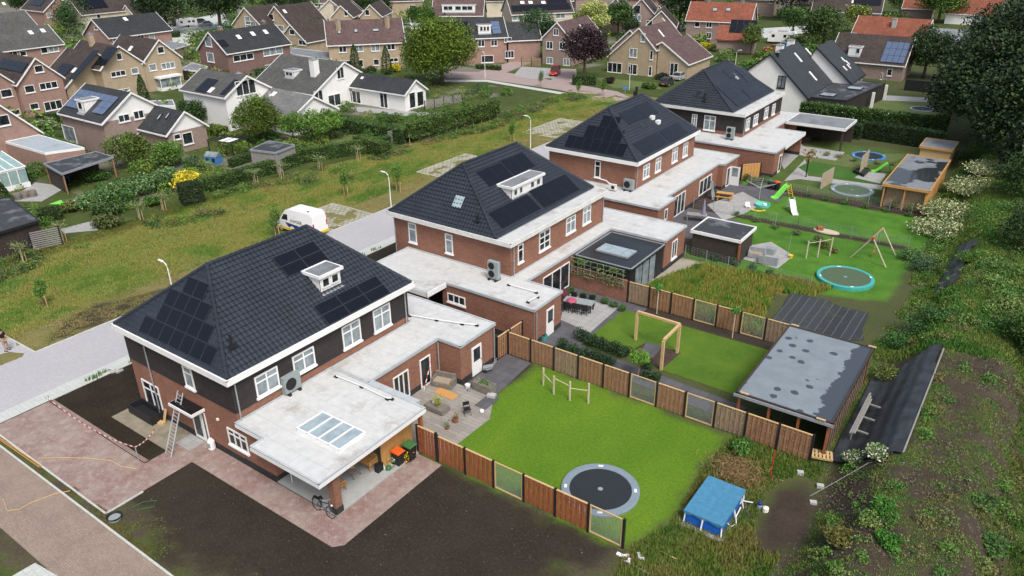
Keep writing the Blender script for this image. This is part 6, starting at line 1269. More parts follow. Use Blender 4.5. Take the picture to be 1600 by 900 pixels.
def bench(label, x, y, rz, w_, z=.09, mat='wood_yel'):
    t = thing('garden_bench', (x, y, z), rz, label, 'bench')
    mb = MB(); 
    for k in range(5): mb.box(-w_/2, w_/2, -.3+k*.12, -.3+k*.12+.1, .38, .41)
    mb.build('seat', M[mat], t); mb = MB()
    for k in range(int(w_/.13)): mb.box(-w_/2+.05+k*.13, -w_/2+.1+k*.13, .27, .3, .4, .8)
    mb.box(-w_/2, w_/2, .26, .31, .8, .87); mb.build('backrest', M[mat], t)
    for sx_ in (-w_/2, w_/2-.06):
        for y_ in (-.3, .26): MB().box(sx_, sx_+.06, y_, y_+.06, 0, .62 if y_ < 0 else .85).build('leg', M[mat], t)
        MB().box(sx_-.01, sx_+.07, -.32, .3, .62, .66).build('armrest', M[mat], t)
bench('honey coloured garden bench under the terrace roof near the timber wall', -27.05, 23.35, 0, 1.5)
bench('honey coloured garden bench right behind the brick column', -27.0, 21.0, math.pi, 1.3)
t = thing('coffee_table', (-27.1, 22.35, .09), 0, 'slatted wooden coffee table with a dried plant, between the two benches', 'coffee table'); 
for k in range(5): MB().box(-.55, .55, -.32+k*.13, -.21+k*.13, .38, .41).build('slat', M['wood_silver'], t)
for x in (-.5, .45):
    for y in (-.28, .24): MB().box(x, x+.05, y, y+.05, 0, .38).build('leg', M['wood_silver'], t)
pot('dried golden grasses in a small pot on the coffee table', -27.1, 22.35, .5, .1, .12, (.6, .35, .08), (.5, .32, .1), n=80, fr=.35, ps=.06)
q = at(447, 757, .1); t = thing('side_table', (q.x-.3, q.y+.6, .09), 0, 'turquoise topped white table at the corner of the terrace slab', 'table'); MB().box(-.45, .45, -.3, .3, .72, .76).build('table_top', M['turquoise'], t)
for x in (-.4, .36):
    for y in (-.26, .22): MB().box(x, x+.04, y, y+.04, 0, .72).build('leg', M['whiteplastic'], t)
# bicycle leaning on the brick column
def bicycle(label, p, rz, lean=.12):
    t = thing('bicycle', tuple(p), rz, label, 'bicycle'); t.rotation_euler = (lean, 0, rz)
    for x in (-.53, .55):
        w = MB(); n = 28; R_ = .34
        pts = [(x+R_*math.cos(2*math.pi*k/n), 0, R_+R_*math.sin(2*math.pi*k/n)+.02) for k in range(n+1)]; w.tube(pts, .022, 6, cap=False); wh = w.build('wheel', M['tyre'], t)
        w = MB(); [w.beam((x, .02, R_+.02), (x+(R_-.02)*math.cos(a), 0, R_+.02+(R_-.02)*math.sin(a)), .006) for a in np.linspace(0, 6.1, 14)]; w.build('spokes', M['frame_sil'], wh)
    mb = MB(); T = lambda *a: mb.tube([(q[0], 0, q[1]) for q in a], .02, 6)
    T((-.53, .36), (-.08, .33)); T((-.08, .33), (-.22, .82)); T((-.08, .33), (.42, .55)); T((-.2, .62), (.38, .78)); T((-.53, .36), (-.2, .7)); T((.55, .36), (.42, .62), (.36, .95)); mb.build('frame', M['black'], t)
    mb = MB(); mb.tube([(.2, -.3, 1.02), (.36, -.22, 1.05), (.38, 0, 1.0), (.36, .22, 1.05), (.2, .3, 1.02)], .016, 6); mb.build('handlebar', M['frame_sil'], t)
    mb = MB(); mb.hexa([(-.36, -.1, .85), (-.08, -.03, .85), (-.08, .03, .85), (-.36, .1, .85), (-.36, -.1, .91), (-.08, -.03, .9), (-.08, .03, .9), (-.36, .1, .91)]); mb.build('saddle', M['black_plastic'], t)
    mb = MB(); mb.box(-.78, -.35, -.08, .08, .72, .75); mb.build('luggage_rack', M['black'], t); mb = MB(); mb.tube([(x_*.34-.53, 0, .36+.36*math.sin(a)) for a, x_ in [(k, math.cos(k)*1.12) for k in np.linspace(.3, 2.9, 9)]], .035, 6); mb.build('mudguard', M['black'], t)
    MB().box(.56, .64, -.04, .04, .74, .82).build('headlight', M['whiteplastic'], t); mb = MB(); mb.tube([(-.2, .0, .3), (0, .0, .3)], .02, 6); mb.tube([(-.08, -.1, .33), (-.08, .1, .33)], .03, 8); mb.build('crank', M['frame_sil'], t)
bicycle('black town bicycle leaning against the brick terrace column', at(505, 803), -.02, -.2)
# rattan lounge set
def sofa(label, p, rz, w_=1.6, mat='rattan'):
    t = thing('rattan_sofa', tuple(p), rz, label, 'sofa'); MB().box(-w_/2, w_/2, -.4, .4, .08, .38).build('base', M[mat], t); MB().box(-w_/2+.12, w_/2-.12, -.38, .25, .38, .46).build('cushion', M['khaki'], t)
    MB().box(-w_/2, w_/2, .27, .42, .38, .82).build('backrest', M[mat], t)
    for x in (-w_/2, w_/2-.12): MB().box(x, x+.12, -.4, .27, .38, .62).build('armrest', M[mat], t)
sofa('rattan lounge sofa against the brick wall on the near patio', at(694, 602), .25, 1.5); q = at(683, 641); t = thing('rattan_table', tuple(q), .0, 'low rattan table with a potted plant on the near patio', 'table'); MB().box(-.75, .75, -.4, .4, .1, .38).build('table_body', M['rattan'], t); MB().box(-.7, .7, -.36, .36, .381, .4).build('table_top', M['rattan'], t)
pot('yellow-green potted plant on the low rattan table', q.x+.1, q.y, .4, .14, .15, None, (.25, .28, .03), n=110, fr=.35, ps=.06); pot('small white jug on the low rattan table', q.x-.35, q.y+.05, .4, .09, .28, None, (.7, .7, .7), 'whiteplastic', 6, .05, .02)
q = at(697, 616); MB().box(-.8, .8, -.35, .35, 0, .05).build('timber_deck', M['wood_yel'], loc=tuple(q)+()); tag(COL.objects[-1], 'orange wooden duckboard in front of the rattan sofa', 'duckboard')
q = at(757, 609); t = thing('rattan_planter', tuple(q), 0, 'rattan storage bench with plants on the dark slabs', 'planter'); MB().box(-.75, .75, -.35, .35, .03, .55).build('box', M['rattan'], t); mesh_np('plants', *leaf_arrays(np.random.default_rng(5).normal(size=(160, 3))*np.array((.3, .15, .07))+np.array((.1, 0, .62)), .07, vary((.1, .17, .06), 160)), M['leaf'], t)
q = at(768, 620); MB().obox((0, 0, .1), (.55, .4, .2), .3).build('paving_stack', M['concrete'], loc=tuple(q)); tag(COL.objects[-1], 'grey paver stack at the edge of the near lawn', 'pavers')
q = at(731, 607); t = thing('watering_bucket', tuple(q), 0, 'pale blue buckets by the garage corner', 'bucket'); MB().lathe((0, 0, 0), [(.14, 0), (.19, .32), (.17, .32), (.12, .03)], 14).build('bucket', M['whiteplastic'], t); MB().lathe((.3, -.2, 0), [(.12, 0), (.15, .22), (.13, .22), (.1, .03)], 14).build('small_bucket', M['curtain'], t)
def fold_chair(label, p, rz, mat='black'):
    t = thing('folding_chair', tuple(p), rz, label, 'chair'); MB().box(-.2, .2, -.2, .2, .44, .47).build('seat', M[mat], t); MB().box(-.2, .2, .2, .23, .6, .85).build('backrest', M[mat], t)
    for s_ in (-.2, .2): MB().beam((s_, -.22, 0), (s_, .22, .85), .025).build('leg', M[mat], t); MB().beam((s_, .24, 0), (s_, -.18, .46), .025).build('leg', M[mat], t)
fold_chair('black metal folding chair on the near patio', at(730, 648), 1.0); q = at(712, 660); pot('terracotta pot with a pink flowering plant on the near patio', q.x, q.y, 0, .2, .28, (.5, .1, .2), n=100); q = at(699, 671); pot('small pot with upright leaves at the patio edge', q.x, q.y, 0, .14, .2, None, (.07, .16, .04), n=60); q = at(753, 645); MB().lathe((0, 0, 0), [(.03, 0), (.14, .08), (.14, .2), (.03, .28)], 14).build('ball', M['whiteplastic'], loc=tuple(q)); tag(COL.objects[-1], 'white ball on the slabs by the near lawn', 'ball')
q = at(765, 583); t = thing('pram', tuple(q), .6, 'light grey folded barrow beside the garage door', 'barrow'); MB().tube([(-.4, 0, .15), (.1, 0, .35), (.5, 0, 1.0)], .025, 6).build('frame', M['frame_sil'], t); MB().tube([(-.4, .3, .15), (.1, .3, .35), (.5, .3, 1.0)], .025, 6).build('frame', M['frame_sil'], t)
MB().hexa([(-.4, 0, .2), (.2, 0, .35), (.2, .3, .35), (-.4, .3, .2), (-.45, -.05, .4), (.25, -.05, .55), (.25, .35, .55), (-.45, .35, .4)]).build('tray', M['unit_grey'], t)
for y in (-.05, .35): MB().tube([(-.3, y-.02, .14), (-.3, y+.02, .14)], .14, 14).build('wheel', M['tyre'], t)
q = at(662, 640); q2 = at(672, 605); t = thing('striped_pole', tuple(q2), 0, 'slim red and white striped pole leaning at the patio door', 'pole')
for k in range(8): a = Vector((-.1, -.5, 0)).lerp(Vector((.2, .1, 2.2)), k/8); b = Vector((-.1, -.5, 0)).lerp(Vector((.2, .1, 2.2)), (k+1)/8); MB().tube([a, b], .035, 8).build('stripe', M['red_paint' if k % 2 else 'whiteplastic'], t)
# ladder
b0, b1 = at(259, 708), at(271, 720); top = Vector((-37.0, 19.35, 4.35)); t = thing('ladder', tuple(b0), 0, 'tall aluminium ladder leaning on the front wall over the black canopy', 'ladder'); o_ = tuple(b0); dx = Vector((.28, 0, 0)); lo = (b0+b1)/2
tl = at(280, 606, 0); pl = S_(19.35); a_, z_ = onpl(pl, 278, 610); a2, _ = onpl(pl, 286, 610); tp0 = Vector((a_, 19.35, z_)); tp1 = Vector((a_+.5, 19.35, z_)); c0 = Vector((b0.x, b0.y, 0)); c1 = Vector((b0.x+.62, b0.y-.05, 0))
for a, b in ((c0, tp0), (c1, tp1)): MB(o_).beam(a, b, .06, .04).build('rail', M['frame_sil'], t)
for k in range(1, 18): MB(o_).tube([c0.lerp(tp0, k/18), c1.lerp(tp1, k/18)], .018, 6).build('rung', M['frame_sil'], t)
# barrier tape, planter, bag, bucket, pipes
pst = [at(77, 628), at(217, 720), at(247, 690)]; t = thing('barrier_tape', tuple(pst[1]), 0, 'red and white barrier tape sagging between thin stakes by the red paving', 'barrier tape'); o_ = tuple(pst[1])
MB(o_).tube([pst[1], pst[1]+Vector((0, 0, 1.0))], .03, 6).build('stake', M['unit_grey'], t); MB(o_).tube([pst[0], pst[0]+Vector((0, 0, .3))], .02, 6).build('stake', M['unit_grey'], t)
for A_, B_, sg in ((pst[0]+Vector((0, 0, .3)), pst[1]+Vector((0, 0, .98)), .55), (pst[1]+Vector((0, 0, .98)), pst[2]+Vector((0, 0, .9)), .15)):
    n = 34 if sg > .3 else 12; f = lambda k: A_.lerp(B_, k/n)-Vector((0, 0, sg*4*(k/n)*(1-k/n)))
    for col in (0, 1):
        mb = MB(o_); [mb.beam(f(k), f(k+1), .015, .07) for k in range(n) if k % 2 == col]; mb.build('tape_stripe', M['red_paint' if col else 'whiteplastic'], t)
t = thing('planter_box', (-43.1, 18.6, 0), 0, 'large black open trough under the ground floor window', 'planter'); o_ = (-43.1, 18.6, 0); mb = MB(o_); mb.box(-43.1, -40.55, 18.6, 18.68, .05, .62); mb.box(-43.1, -40.55, 19.47, 19.55, .05, .62); mb.box(-43.1, -43.02, 18.68, 19.47, .05, .62); mb.box(-40.63, -40.55, 18.68, 19.47, .05, .62); mb.box(-43.02, -40.63, 18.68, 19.47, .05, .2); mb.build('trough', M['black'], t)
q = at(256, 662); t = thing('timber_offcuts', tuple(q), .3, 'yellow timber offcut standing by the black trough', 'timber'); MB().beam((0, 0, 0), (.15, .25, .95), .12).build('board', M['wood_light'], t); MB().box(-.3, .1, -.2, .1, 0, .15).build('block', M['wood_light'], t)
q = at(332, 702); t = thing('cement_bag', tuple(q), .2, 'white sack standing by the front wall right of the door', 'sack'); MB().lathe((0, 0, 0), [(.16, 0), (.22, .1), (.21, .6), (.12, .75), (.05, .8)], 12).build('sack', M['whiteplastic'], t); MB().obox((0, -.21, .4), (.2, .03, .3)).build('print', M['unit_grey'], t)
q = at(180, 812); t = thing('mortar_tub', tuple(q), 0, 'round black mortar tub in the grass at the paving corner', 'tub'); MB().lathe((0, 0, 0), [(.25, 0), (.36, .28), (.38, .28), (.34, .26), (.24, .06)], 20).build('tub', M['black_plastic'], t); MB().lathe((0, 0, .05), [(.3, 0), (.3, .12)], 20).build('water', M['unit_grey'], t)
line('pipe', 'yellow plastic pipe lying along the driveway kerb', [(-5, 682), (66, 730)], .03, 'wood_yel', .06); line('pipe', 'second yellow pipe lying beside the first on the verge', [(0, 688), (62, 731)], .025, 'wood_yel', .05)
line('cable', 'orange cable trailing across the red paving', [(60, 717), (100, 716), (140, 717), (175, 721), (190, 730), (215, 734)], .02, 'wood_light', .05); line('cable', 'orange cable lying across the brown brick road', [(5, 780), (12, 799), (30, 797), (50, 786), (85, 773), (110, 768)], .02, 'wood_light', .05); line('hose', 'thin green hose in the grass by the paving corner', [(205, 795), (225, 785), (245, 783), (240, 793), (215, 798)], .018, 'green_plastic', .05)
q = at(168, 580); t = thing('pallet_stack', tuple(q), .4, 'small heap of edging stones on the pavement edge', 'edging stones'); [MB().obox((.3*k, .1*(k % 2), .06), (.5, .12, .12), .4*k).build('stone', M['concrete'], t) for k in range(4)]
# second garden furniture
def dchair(p, rz): return None
ct = at(915, 497); q1, q2 = at(890, 480), at(928, 487); c = (q1+q2)/2; t = thing('dining_table', (c.x-.2, c.y-.1, 0), math.atan2(q2.y-q1.y, q2.x-q1.x), 'long glass topped dining table on the pale patio of the second garden', 'table'); tz = t.rotation_euler.z; tl_ = Vector(t.location)
MB().box(-1.2, 1.2, -.48, .48, .72, .76).build('table_top', M['unit_grey'], t)
for x in (-1.1, 1.02):
    for y in (-.42, .34): MB().box(x, x+.08, y, y+.08, 0, .72).build('leg', M['black'], t)
def gchair(label, x, y, rz):
    t = thing('garden_chair', (x, y, 0), rz, label, 'chair', 'dark chairs round the glass dining table'); MB().box(-.24, .24, -.24, .24, .42, .46).build('seat', M['black'], t); MB().box(-.24, .24, .2, .25, .46, .95).build('backrest', M['black'], t)
    for a in (-.24, .2):
        for b in (-.24, .2): MB().box(a, a+.04, b, b+.04, 0, .42).build('leg', M['black'], t)
    for a in (-.26, .22): MB().box(a, a+.04, -.22, .2, .62, .65).build('armrest', M['black'], t)
names = {(-1, -1): 'left-hand chair on the near side of the glass dining table', (0, -1): 'middle chair on the near side of the glass dining table', (1, -1): 'right-hand chair on the near side of the glass dining table', (-1, 1): 'left-hand chair on the far side of the glass dining table', (0, 1): 'middle chair on the far side of the glass dining table', (1, 1): 'right-hand chair on the far side of the glass dining table'}
for (i, s_), lb in names.items():
    v = Matrix.Rotation(tz, 3, 'Z') @ Vector((i*.75, s_*.72, 0)); gchair('black '+lb, tl_.x+v.x, tl_.y+v.y, tz+(0 if s_ > 0 else math.pi))
q = at(893, 471, .8); t = thing('folded_parasol', (q.x, q.y, .76), 0, 'pink folded parasol canopy lying on the dining table', 'parasol'); MB().lathe((0, 0, 0), [(.38, 0), (.42, .12), (.3, .26), (.05, .32)], 14).build('canopy', M['pink_cloth'], t)
q = at(880, 468); t = thing('bean_bag', tuple(q), 0, 'maroon bean bag behind the garage corner at the dining patio', 'bean bag'); MB().lathe((0, 0, 0), [(.4, 0), (.55, .2), (.5, .6), (.25, .9), (.08, .98)], 16).build('bag', plain('maroon_cloth', (.09, .02, .03), .9), t)
q = at(850, 531, 0); t = thing('watering_bucket', (q.x, q.y, 0), 0, 'turquoise bucket behind the fence by the second garage door', 'bucket'); MB().lathe((0, 0, 0), [(.2, 0), (.27, .4), (.25, .4), (.18, .04)], 14).build('bucket', M['teal'], t)
# third garden furniture
q = at(1098, 345); t = thing('parasol', tuple(q), 0, 'closed lilac parasol on the patio left of the black shed', 'parasol'); MB().tube([(0, 0, 0), (0, 0, 2.3)], .025, 6).build('pole', M['frame_sil'], t); MB().lathe((0, 0, .8), [(.22, 0), (.16, .6), (.08, 1.35), (.02, 1.55)], 10).build('canopy', M['lilac'], t); MB().lathe((0, 0, 0), [(.25, 0), (.25, .08)], 12).build('base', M['black'], t)
q = at(1088, 345); t = thing('patio_table', tuple(q), .3, 'pale patio table under the closed lilac parasol', 'table'); MB().box(-1, 1, -.45, .45, .7, .74).build('table_top', M['wood_silver'], t); [MB().box(x-.04, x+.04, y-.04, y+.04, 0, .7).build('leg', M['wood_silver'], t) for x in (-.9, .9) for y in (-.38, .38)]
q = at(1132, 311); t = thing('sandpit_table', tuple(q), .2, 'orange wooden picnic table by the garden doors of the third house', 'picnic table'); MB().box(-.9, .9, -.35, .35, .68, .73).build('table_top', M['wood_yel'], t); [MB().box(-.9, .9, y, y+.25, .4, .44).build('bench_seat', M['wood_yel'], t) for y in (-.8, .55)]; [MB().box(x, x+.08, -.75, .75, 0, .4).build('trestle', M['wood_yel'], t) for x in (-.7, .62)]
q = at(1115, 312); t = thing('surfboard', tuple(q), 1.2, 'pale blue paddle board standing against the third house', 'board'); MB().hexa([(-.25, 0, 0), (.25, 0, 0), (.25, .08, 0), (-.25, .08, 0), (-.15, .5, 2.0), (.15, .5, 2.0), (.15, .58, 2.0), (-.15, .58, 2.0)]).build('board', M['curtain'], t)
q = at(1202, 396); MB().box(-.5, .5, -.4, .4, 0, .6).build('storage_box', M['unit_grey'], loc=tuple(q)); tag(COL.objects[-1], 'grey cushion box on the slabs right of the black shed', 'box'); MB().tube([(0, 0, .6), (0, 0, .64)], .3, 12).build('lid', M['lead'], COL.objects[-1])
sofa('dark lounge seat on the slabs beside the black shed', at(1182, 402), .2, 1.5, 'lead'); sofa('grey lounge seat at the near edge of the slabs by the black shed', at(1200, 412), 3.3, 1.6, 'lead'); q = at(1230, 400); t = thing('parasol_pole', tuple(q), 0, 'thin grey parasol pole with a yellow bucket at the slab edge', 'parasol pole'); MB().tube([(0, 0, 0), (.1, 0, 2.3)], .025, 6).build('pole', M['lead'], t); MB().lathe((.4, -.3, 0), [(.15, 0), (.2, .3)], 12).build('bucket', M['yellow'], t)
q = at(1134, 408); t = thing('wreath_arch', tuple(q), 0, 'round yellow-green rose hoop against the black shed', 'plant hoop'); mb = MB(); mb.tube([(.75*math.cos(a), 0, .8+.75*math.sin(a)) for a in np.linspace(0, 2*math.pi, 20)], .05, 6); mb.build('hoop', M['wood_mid'], t); n = 400; rg = np.random.default_rng(8); a = rg.random(n)*6.28; mesh_np('foliage', *leaf_arrays(np.stack([.75*np.cos(a), rg.normal(size=n)*.08, .8+.75*np.sin(a)], 1)+rg.normal(size=(n, 3))*.07, .07, vary((.4, .38, .05), n)), M['leaf'], t)
# fourth garden things
def screen(label, pa, pb, h, mat='wood_pale'):
    a, b = at(*pa), at(*pb); t = thing('wooden_screen', tuple(a), 0, label, 'screen'); o = tuple(a); d = (b-a); n = max(3, int(d.length/.14))
    for k in range(n): MB(o).beam(a+d*k/n+Vector((0, 0, .05)), a+d*k/n+Vector((0, 0, h-.1*(k % 2))), .11, .03).build('slat', M[mat], t)
    for z in (.5, h-.4): MB(o).beam(a+Vector((0, 0, z)), b+Vector((0, 0, z)), .05).build('rail', M['wood_grey'], t)
screen('tall slatted wooden screen between the blue and grey trampolines', (1343, 272), (1354, 260), 2.2); screen('slatted wooden screen left of the grey ring trampoline', (1282, 296), (1300, 285), 1.9)
q = at(1259, 277); t = thing('garden_lamp', tuple(q), 0, 'black post with a dried palm top in the fourth garden', 'post'); MB().tube([(0, 0, 0), (0, 0, 2.3)], .08, 8).build('post', M['black'], t); mesh_np('dry_fronds', *leaf_arrays(np.random.default_rng(2).normal(size=(90, 3))*np.array((.35, .35, .35))+np.array((0, 0, 2.7)), .16, vary((.28, .17, .07), 90)), M['leaf'], t)
def raised_bed(label, pts, h=.35):
    P = PX(*pts); t = thing('raised_bed', (*P[0], 0), 0, label, 'raised bed'); o = (*P[0], 0); mb = MB(o); n = len(P)
    for i in range(n): a, b = P[i], P[(i+1) % n]; mb.beam((*a, h/2), (*b, h/2), .08, h)
    mb.build('edging', M['black'], t); MB(o).poly([(x, y, h*.7) for x, y in P]).build('soil', M['hedgecore'], t)
raised_bed('black edged raised bed round the tall wooden screen', [(1333, 270), (1345, 264), (1358, 268), (1349, 277)])
MB((-27.5, 107.5, 0)).box(-28.6, -26.2, 106.8, 107.9, 0, .72).build('bar_counter', M['wood_dark'], loc=(-27.5, 107.5, 0)); tag(COL.objects[-1], 'dark counter in the shade of the far covered terrace', 'counter')
q = at(1290, 216); t = thing('motor_scooter', tuple(q), .4, 'parked scooter with a pink cover under the far covered terrace', 'scooter'); MB().tube([(-.5, 0, .25), (.1, 0, .35), (.5, 0, .95)], .1, 8).build('body', M['black'], t); MB().lathe((-.3, 0, .6), [(.3, 0), (.28, .2), (.05, .35)], 10).build('seat_cover', M['pink_cloth'], t); [MB().tube([(x, -.05, .25), (x, .05, .25)], .25, 14).build('wheel', M['tyre'], t) for x in (-.55, .6)]; MB().obox((.6, 0, .75), (.1, .25, .2)).build('headlight', M['whiteplastic'], t)
# left gardens
q = at(335, 255); t = thing('play_tent', tuple(q), .3, 'blue and white children play tent in the garden of the blue panel house', 'play tent'); MB().box(-.9, .9, -.6, .6, 0, 1.0).build('tent_body', M['blue_pad'], t); MB().hexa([(-.95, -.65, 1.0), (.95, -.65, 1.0), (.95, .65, 1.0), (-.95, .65, 1.0), (-.95, -.05, 1.5), (.95, -.05, 1.5), (.95, .05, 1.5), (-.95, .05, 1.5)]).build('tent_roof', M['curtain'], t); [MB().box(x, x+.45, -.62, -.6, .3, .8).build('window', M['glass'], t) for x in (-.7, .2)]
q = at(352, 246); t = thing('awning', tuple(q), .2, 'dark garden pergola with white awning cloths behind the play tent', 'awning'); [MB().box(x-.05, x+.05, y-.05, y+.05, 0, 2.2).build('post', M['black'], t) for x in (-2, 2) for y in (-.5, 2.5)]; [MB().box(-2.1+k*.7, -1.98+k*.7, -.6, 2.6, 2.2, 2.3).build('beam', M['black'], t) for k in range(7)]; [MB().box(-.2+k*1.0, .6+k*1.0, -.5, 1.3, 2.31, 2.33).build('awning_cloth', M['whiteplastic'], t) for k in range(2)]
q = at(88, 321); sheet('play_mat', PX((76, 320), (95, 313), (104, 319), (100, 323), (92, 320)), M['lime'], .06); q = at(118, 323); t = thing('toy_boat', tuple(q), .3, 'grey and white ride-on toy on the left garden lawn', 'toy'); MB().lathe((0, 0, 0), [(.5, 0), (.7, .3), (.6, .35), (.4, .1)], 14).build('shell', M['unit_grey'], t); MB().box(-.2, .2, -.2, .2, .3, .7).build('seat', M['whiteplastic'], t)
q = at(100, 285); t = thing('garden_table', tuple(q), .3, 'blue garden table in front of the open lean-to', 'table'); MB().box(-.6, .6, -.4, .4, .7, .75).build('table_top', M['blue_pad'], t); [MB().box(x-.04, x+.04, y-.04, y+.04, 0, .7).build('leg', M['blue_pad'], t) for x in (-.5, .5) for y in (-.32, .32)]
for i, (x, y) in enumerate(((28, 312), (40, 309), (52, 307))): q = at(x, y); t = thing('rattan_pouf', tuple(q), 0, ('left', 'middle', 'right')[i]+' round rattan planter in front of the conservatory', 'planter', 'rattan planters before the conservatory'); MB().lathe((0, 0, 0), [(.4, 0), (.45, .5), (.4, .75), (.35, .75)], 14).build('basket', M['rattan'], t)
def slat_fence(label, a, b, h, mat='wood_silver'):
    a, b = at(*a), at(*b); t = thing('slat_fence', tuple(a), 0, label, 'fence'); o = tuple(a); n = max(1, round((b-a).length/1.8))
    mb = MB(o); [mb.beam(a+Vector((0, 0, z)), b+Vector((0, 0, z)), .03, .11) for z in np.arange(.15, h, .2)]; mb.build('slat_panel', M[mat], t)
    for k in range(n+1): q = a+(b-a)*k/n; MB(o).box(q.x-.05, q.x+.05, q.y-.05, q.y+.05, 0, h+.05).build('post', M['black'], t)
slat_fence('grey horizontal slat fence beside the black garden shed', (52, 392), (98, 382), 1.9); slat_fence('silver board fence in the pleached hedge by the meadow', (606, 226), (645, 216), 1.8); slat_fence('low grey fence behind the white bungalow terrace', (664, 172), (722, 160), 1.5)
t = thing('dark_fence', (-22, 151, 0), 0, 'black solid fence behind the chequered patio of the modern house', 'fence'); MB((-22, 151, 0)).box(-22.6, -12.6, 151, 151.1, 0, 1.9).build('panel', M['black'], t); [MB((-22, 151, 0)).box(x, x+.12, 150.95, 151.15, 0, 2.0).build('post', M['whiteplastic' if x > -13 else 'black'], t) for x in (-22.6, -17.6, -12.7)]
slat_fence('taupe fence left of the paved yard with the red van', (815, 104), (846, 105), 1.8, 'wood_grey')
# ---------------- vehicles, lamps, person ----------------
def car(label, x, y, rz, paint, L=4.2, W=1.72, H=1.48, kind='hatch', name='parked_car', cat='car'):
    t = thing(name, (x, y, 0), rz, label, cat)
    def prof(z_top=True):
        return [(-L/2, .35), (-L/2+.03, .72), (-L/2+.25, .82), (-L*.22, .92), (L*.44, .95), (L/2, .82), (L/2, .35)]
    def loft(sections, m=0, nm='body', mats=None):
        mb = MB()
        for a, b in zip(sections[:-1], sections[1:]):
            (xa, wa, z0a, z1a), (xb, wb, z0b, z1b) = a, b
            mb.hexa([(xa, -wa, z0a), (xb, -wb, z0b), (xb, wb, z0b), (xa, wa, z0a), (xa, -wa*.96, z1a), (xb, -wb*.96, z1b), (xb, wb*.96, z1b), (xa, wa*.96, z1a)])
        o = mb.build(nm, mats, t); return o
    w = W/2; b = loft([(-L/2, w*.82, .35, .62), (-L/2+.15, w*.95, .25, .76), (-L*.2, w, .22, .93), (L*.35, w, .22, .98), (L/2-.12, w*.97, .25, .95), (L/2, w*.88, .35, .8)], mats=M[paint])
    rear = L*.44 if kind != 'sedan' else L*.3
    mb = MB(); g = [(-L*.2, w*.93, .93), (-L*.04, w*.78, H-.05), (L*.28, w*.78, H), (rear, w*.9, .96)]
    mb.hexa([(g[0][0], -g[0][1], .9), (g[3][0], -g[3][1], .9), (g[3][0], g[3][1], .9), (g[0][0], g[0][1], .9), (g[1][0], -g[1][1], H-.06), (g[2][0]+.12, -g[2][1], H-.04), (g[2][0]+.12, g[2][1], H-.04), (g[1][0], g[1][1], H-.06)]); mb.build('windows', M['glass'], t)
    mb = MB(); mb.hexa([(g[1][0]-.04, -g[1][1]-.01, H-.06), (g[2][0]+.14, -g[2][1]-.01, H-.04), (g[2][0]+.14, g[2][1]+.01, H-.04), (g[1][0]-.04, g[1][1]+.01, H-.06), (g[1][0]+.1, -g[1][1]+.08, H), (g[2][0], -g[2][1]+.08, H+.01), (g[2][0], g[2][1]-.08, H+.01), (g[1][0]+.1, g[1][1]-.08, H)])
    for s in (-1, 1):
        for xa, xb in ((-L*.2, -L*.04), (L*.1, L*.1), (rear, L*.28+.1)): mb.beam((xa, s*w*.925, .93), (xb, s*w*.79, H-.05), .06)
    mb.build('roof', M[paint], t)
    for xw in (-L*.31, L*.31):
        for s in (-1, 1):
            mb = MB(); mb.tube([(xw, s*(w-.18), .31), (xw, s*(w+.01), .31)], .31, 16); k = mb.build('wheel', M['tyre'], t); mb = MB(); mb.tube([(xw, s*w, .31), (xw, s*(w+.02), .31)], .19, 12); mb.build('rim', M['frame_sil'], k)
    for s in (-1, 1): MB().obox((-L/2+.06, s*w*.66, .64), (.1, .32, .13)).build('headlight', M['whiteplastic'], t); MB().obox((L/2-.03, s*w*.72, .72), (.08, .24, .16)).build('tail_light', M['red_paint'], t)
    MB().obox((-L/2-.012, 0, .45), (.02, .5, .11)).build('number_plate', M['yellow'], t); MB().obox((L/2+.012, 0, .6), (.02, .5, .11)).build('number_plate', M['yellow'], t); return t
def gp(x, y): q = at(x, y); return q.x, q.y
car('small red van with a pale roof parked on the paved yard, facing out', *gp(867, 117), math.radians(-70)+math.pi, 'car_red', 3.9, 1.65, 1.75, name='parked_van', cat='van')
car('dark estate car parked by the bushes at the sand coloured house', *gp(1042, 133), math.radians(95)+math.pi, 'car_dark', 4.4, 1.78, 1.5)
car('silver car half hidden beyond the dark estate car', *gp(1062, 124), math.radians(90)+math.pi, 'car_silver'); car('bright red car in front of the large white caravan', *gp(1208, 80), math.radians(10), 'car_red')
car('blue car between the large caravan and the white chimneys', *gp(1222, 76), math.radians(15), 'car_blue'); car('grey hatchback parked right of the small caravan', *gp(321, 41), math.radians(60), 'car_silver'); car('dark car parked left of the small caravan', *gp(275, 41), math.radians(70), 'car_dark')
car('black car tucked behind the grey hatchback near the caravan lot', *gp(311, 37), math.radians(60), 'car_dark'); car('dark car on the drive beyond the stepped brown roofs', *gp(484, 42), math.radians(90), 'car_dark'); car('silver car behind the big tree near the brown terrace', *gp(634, 45), math.radians(30), 'car_silver')
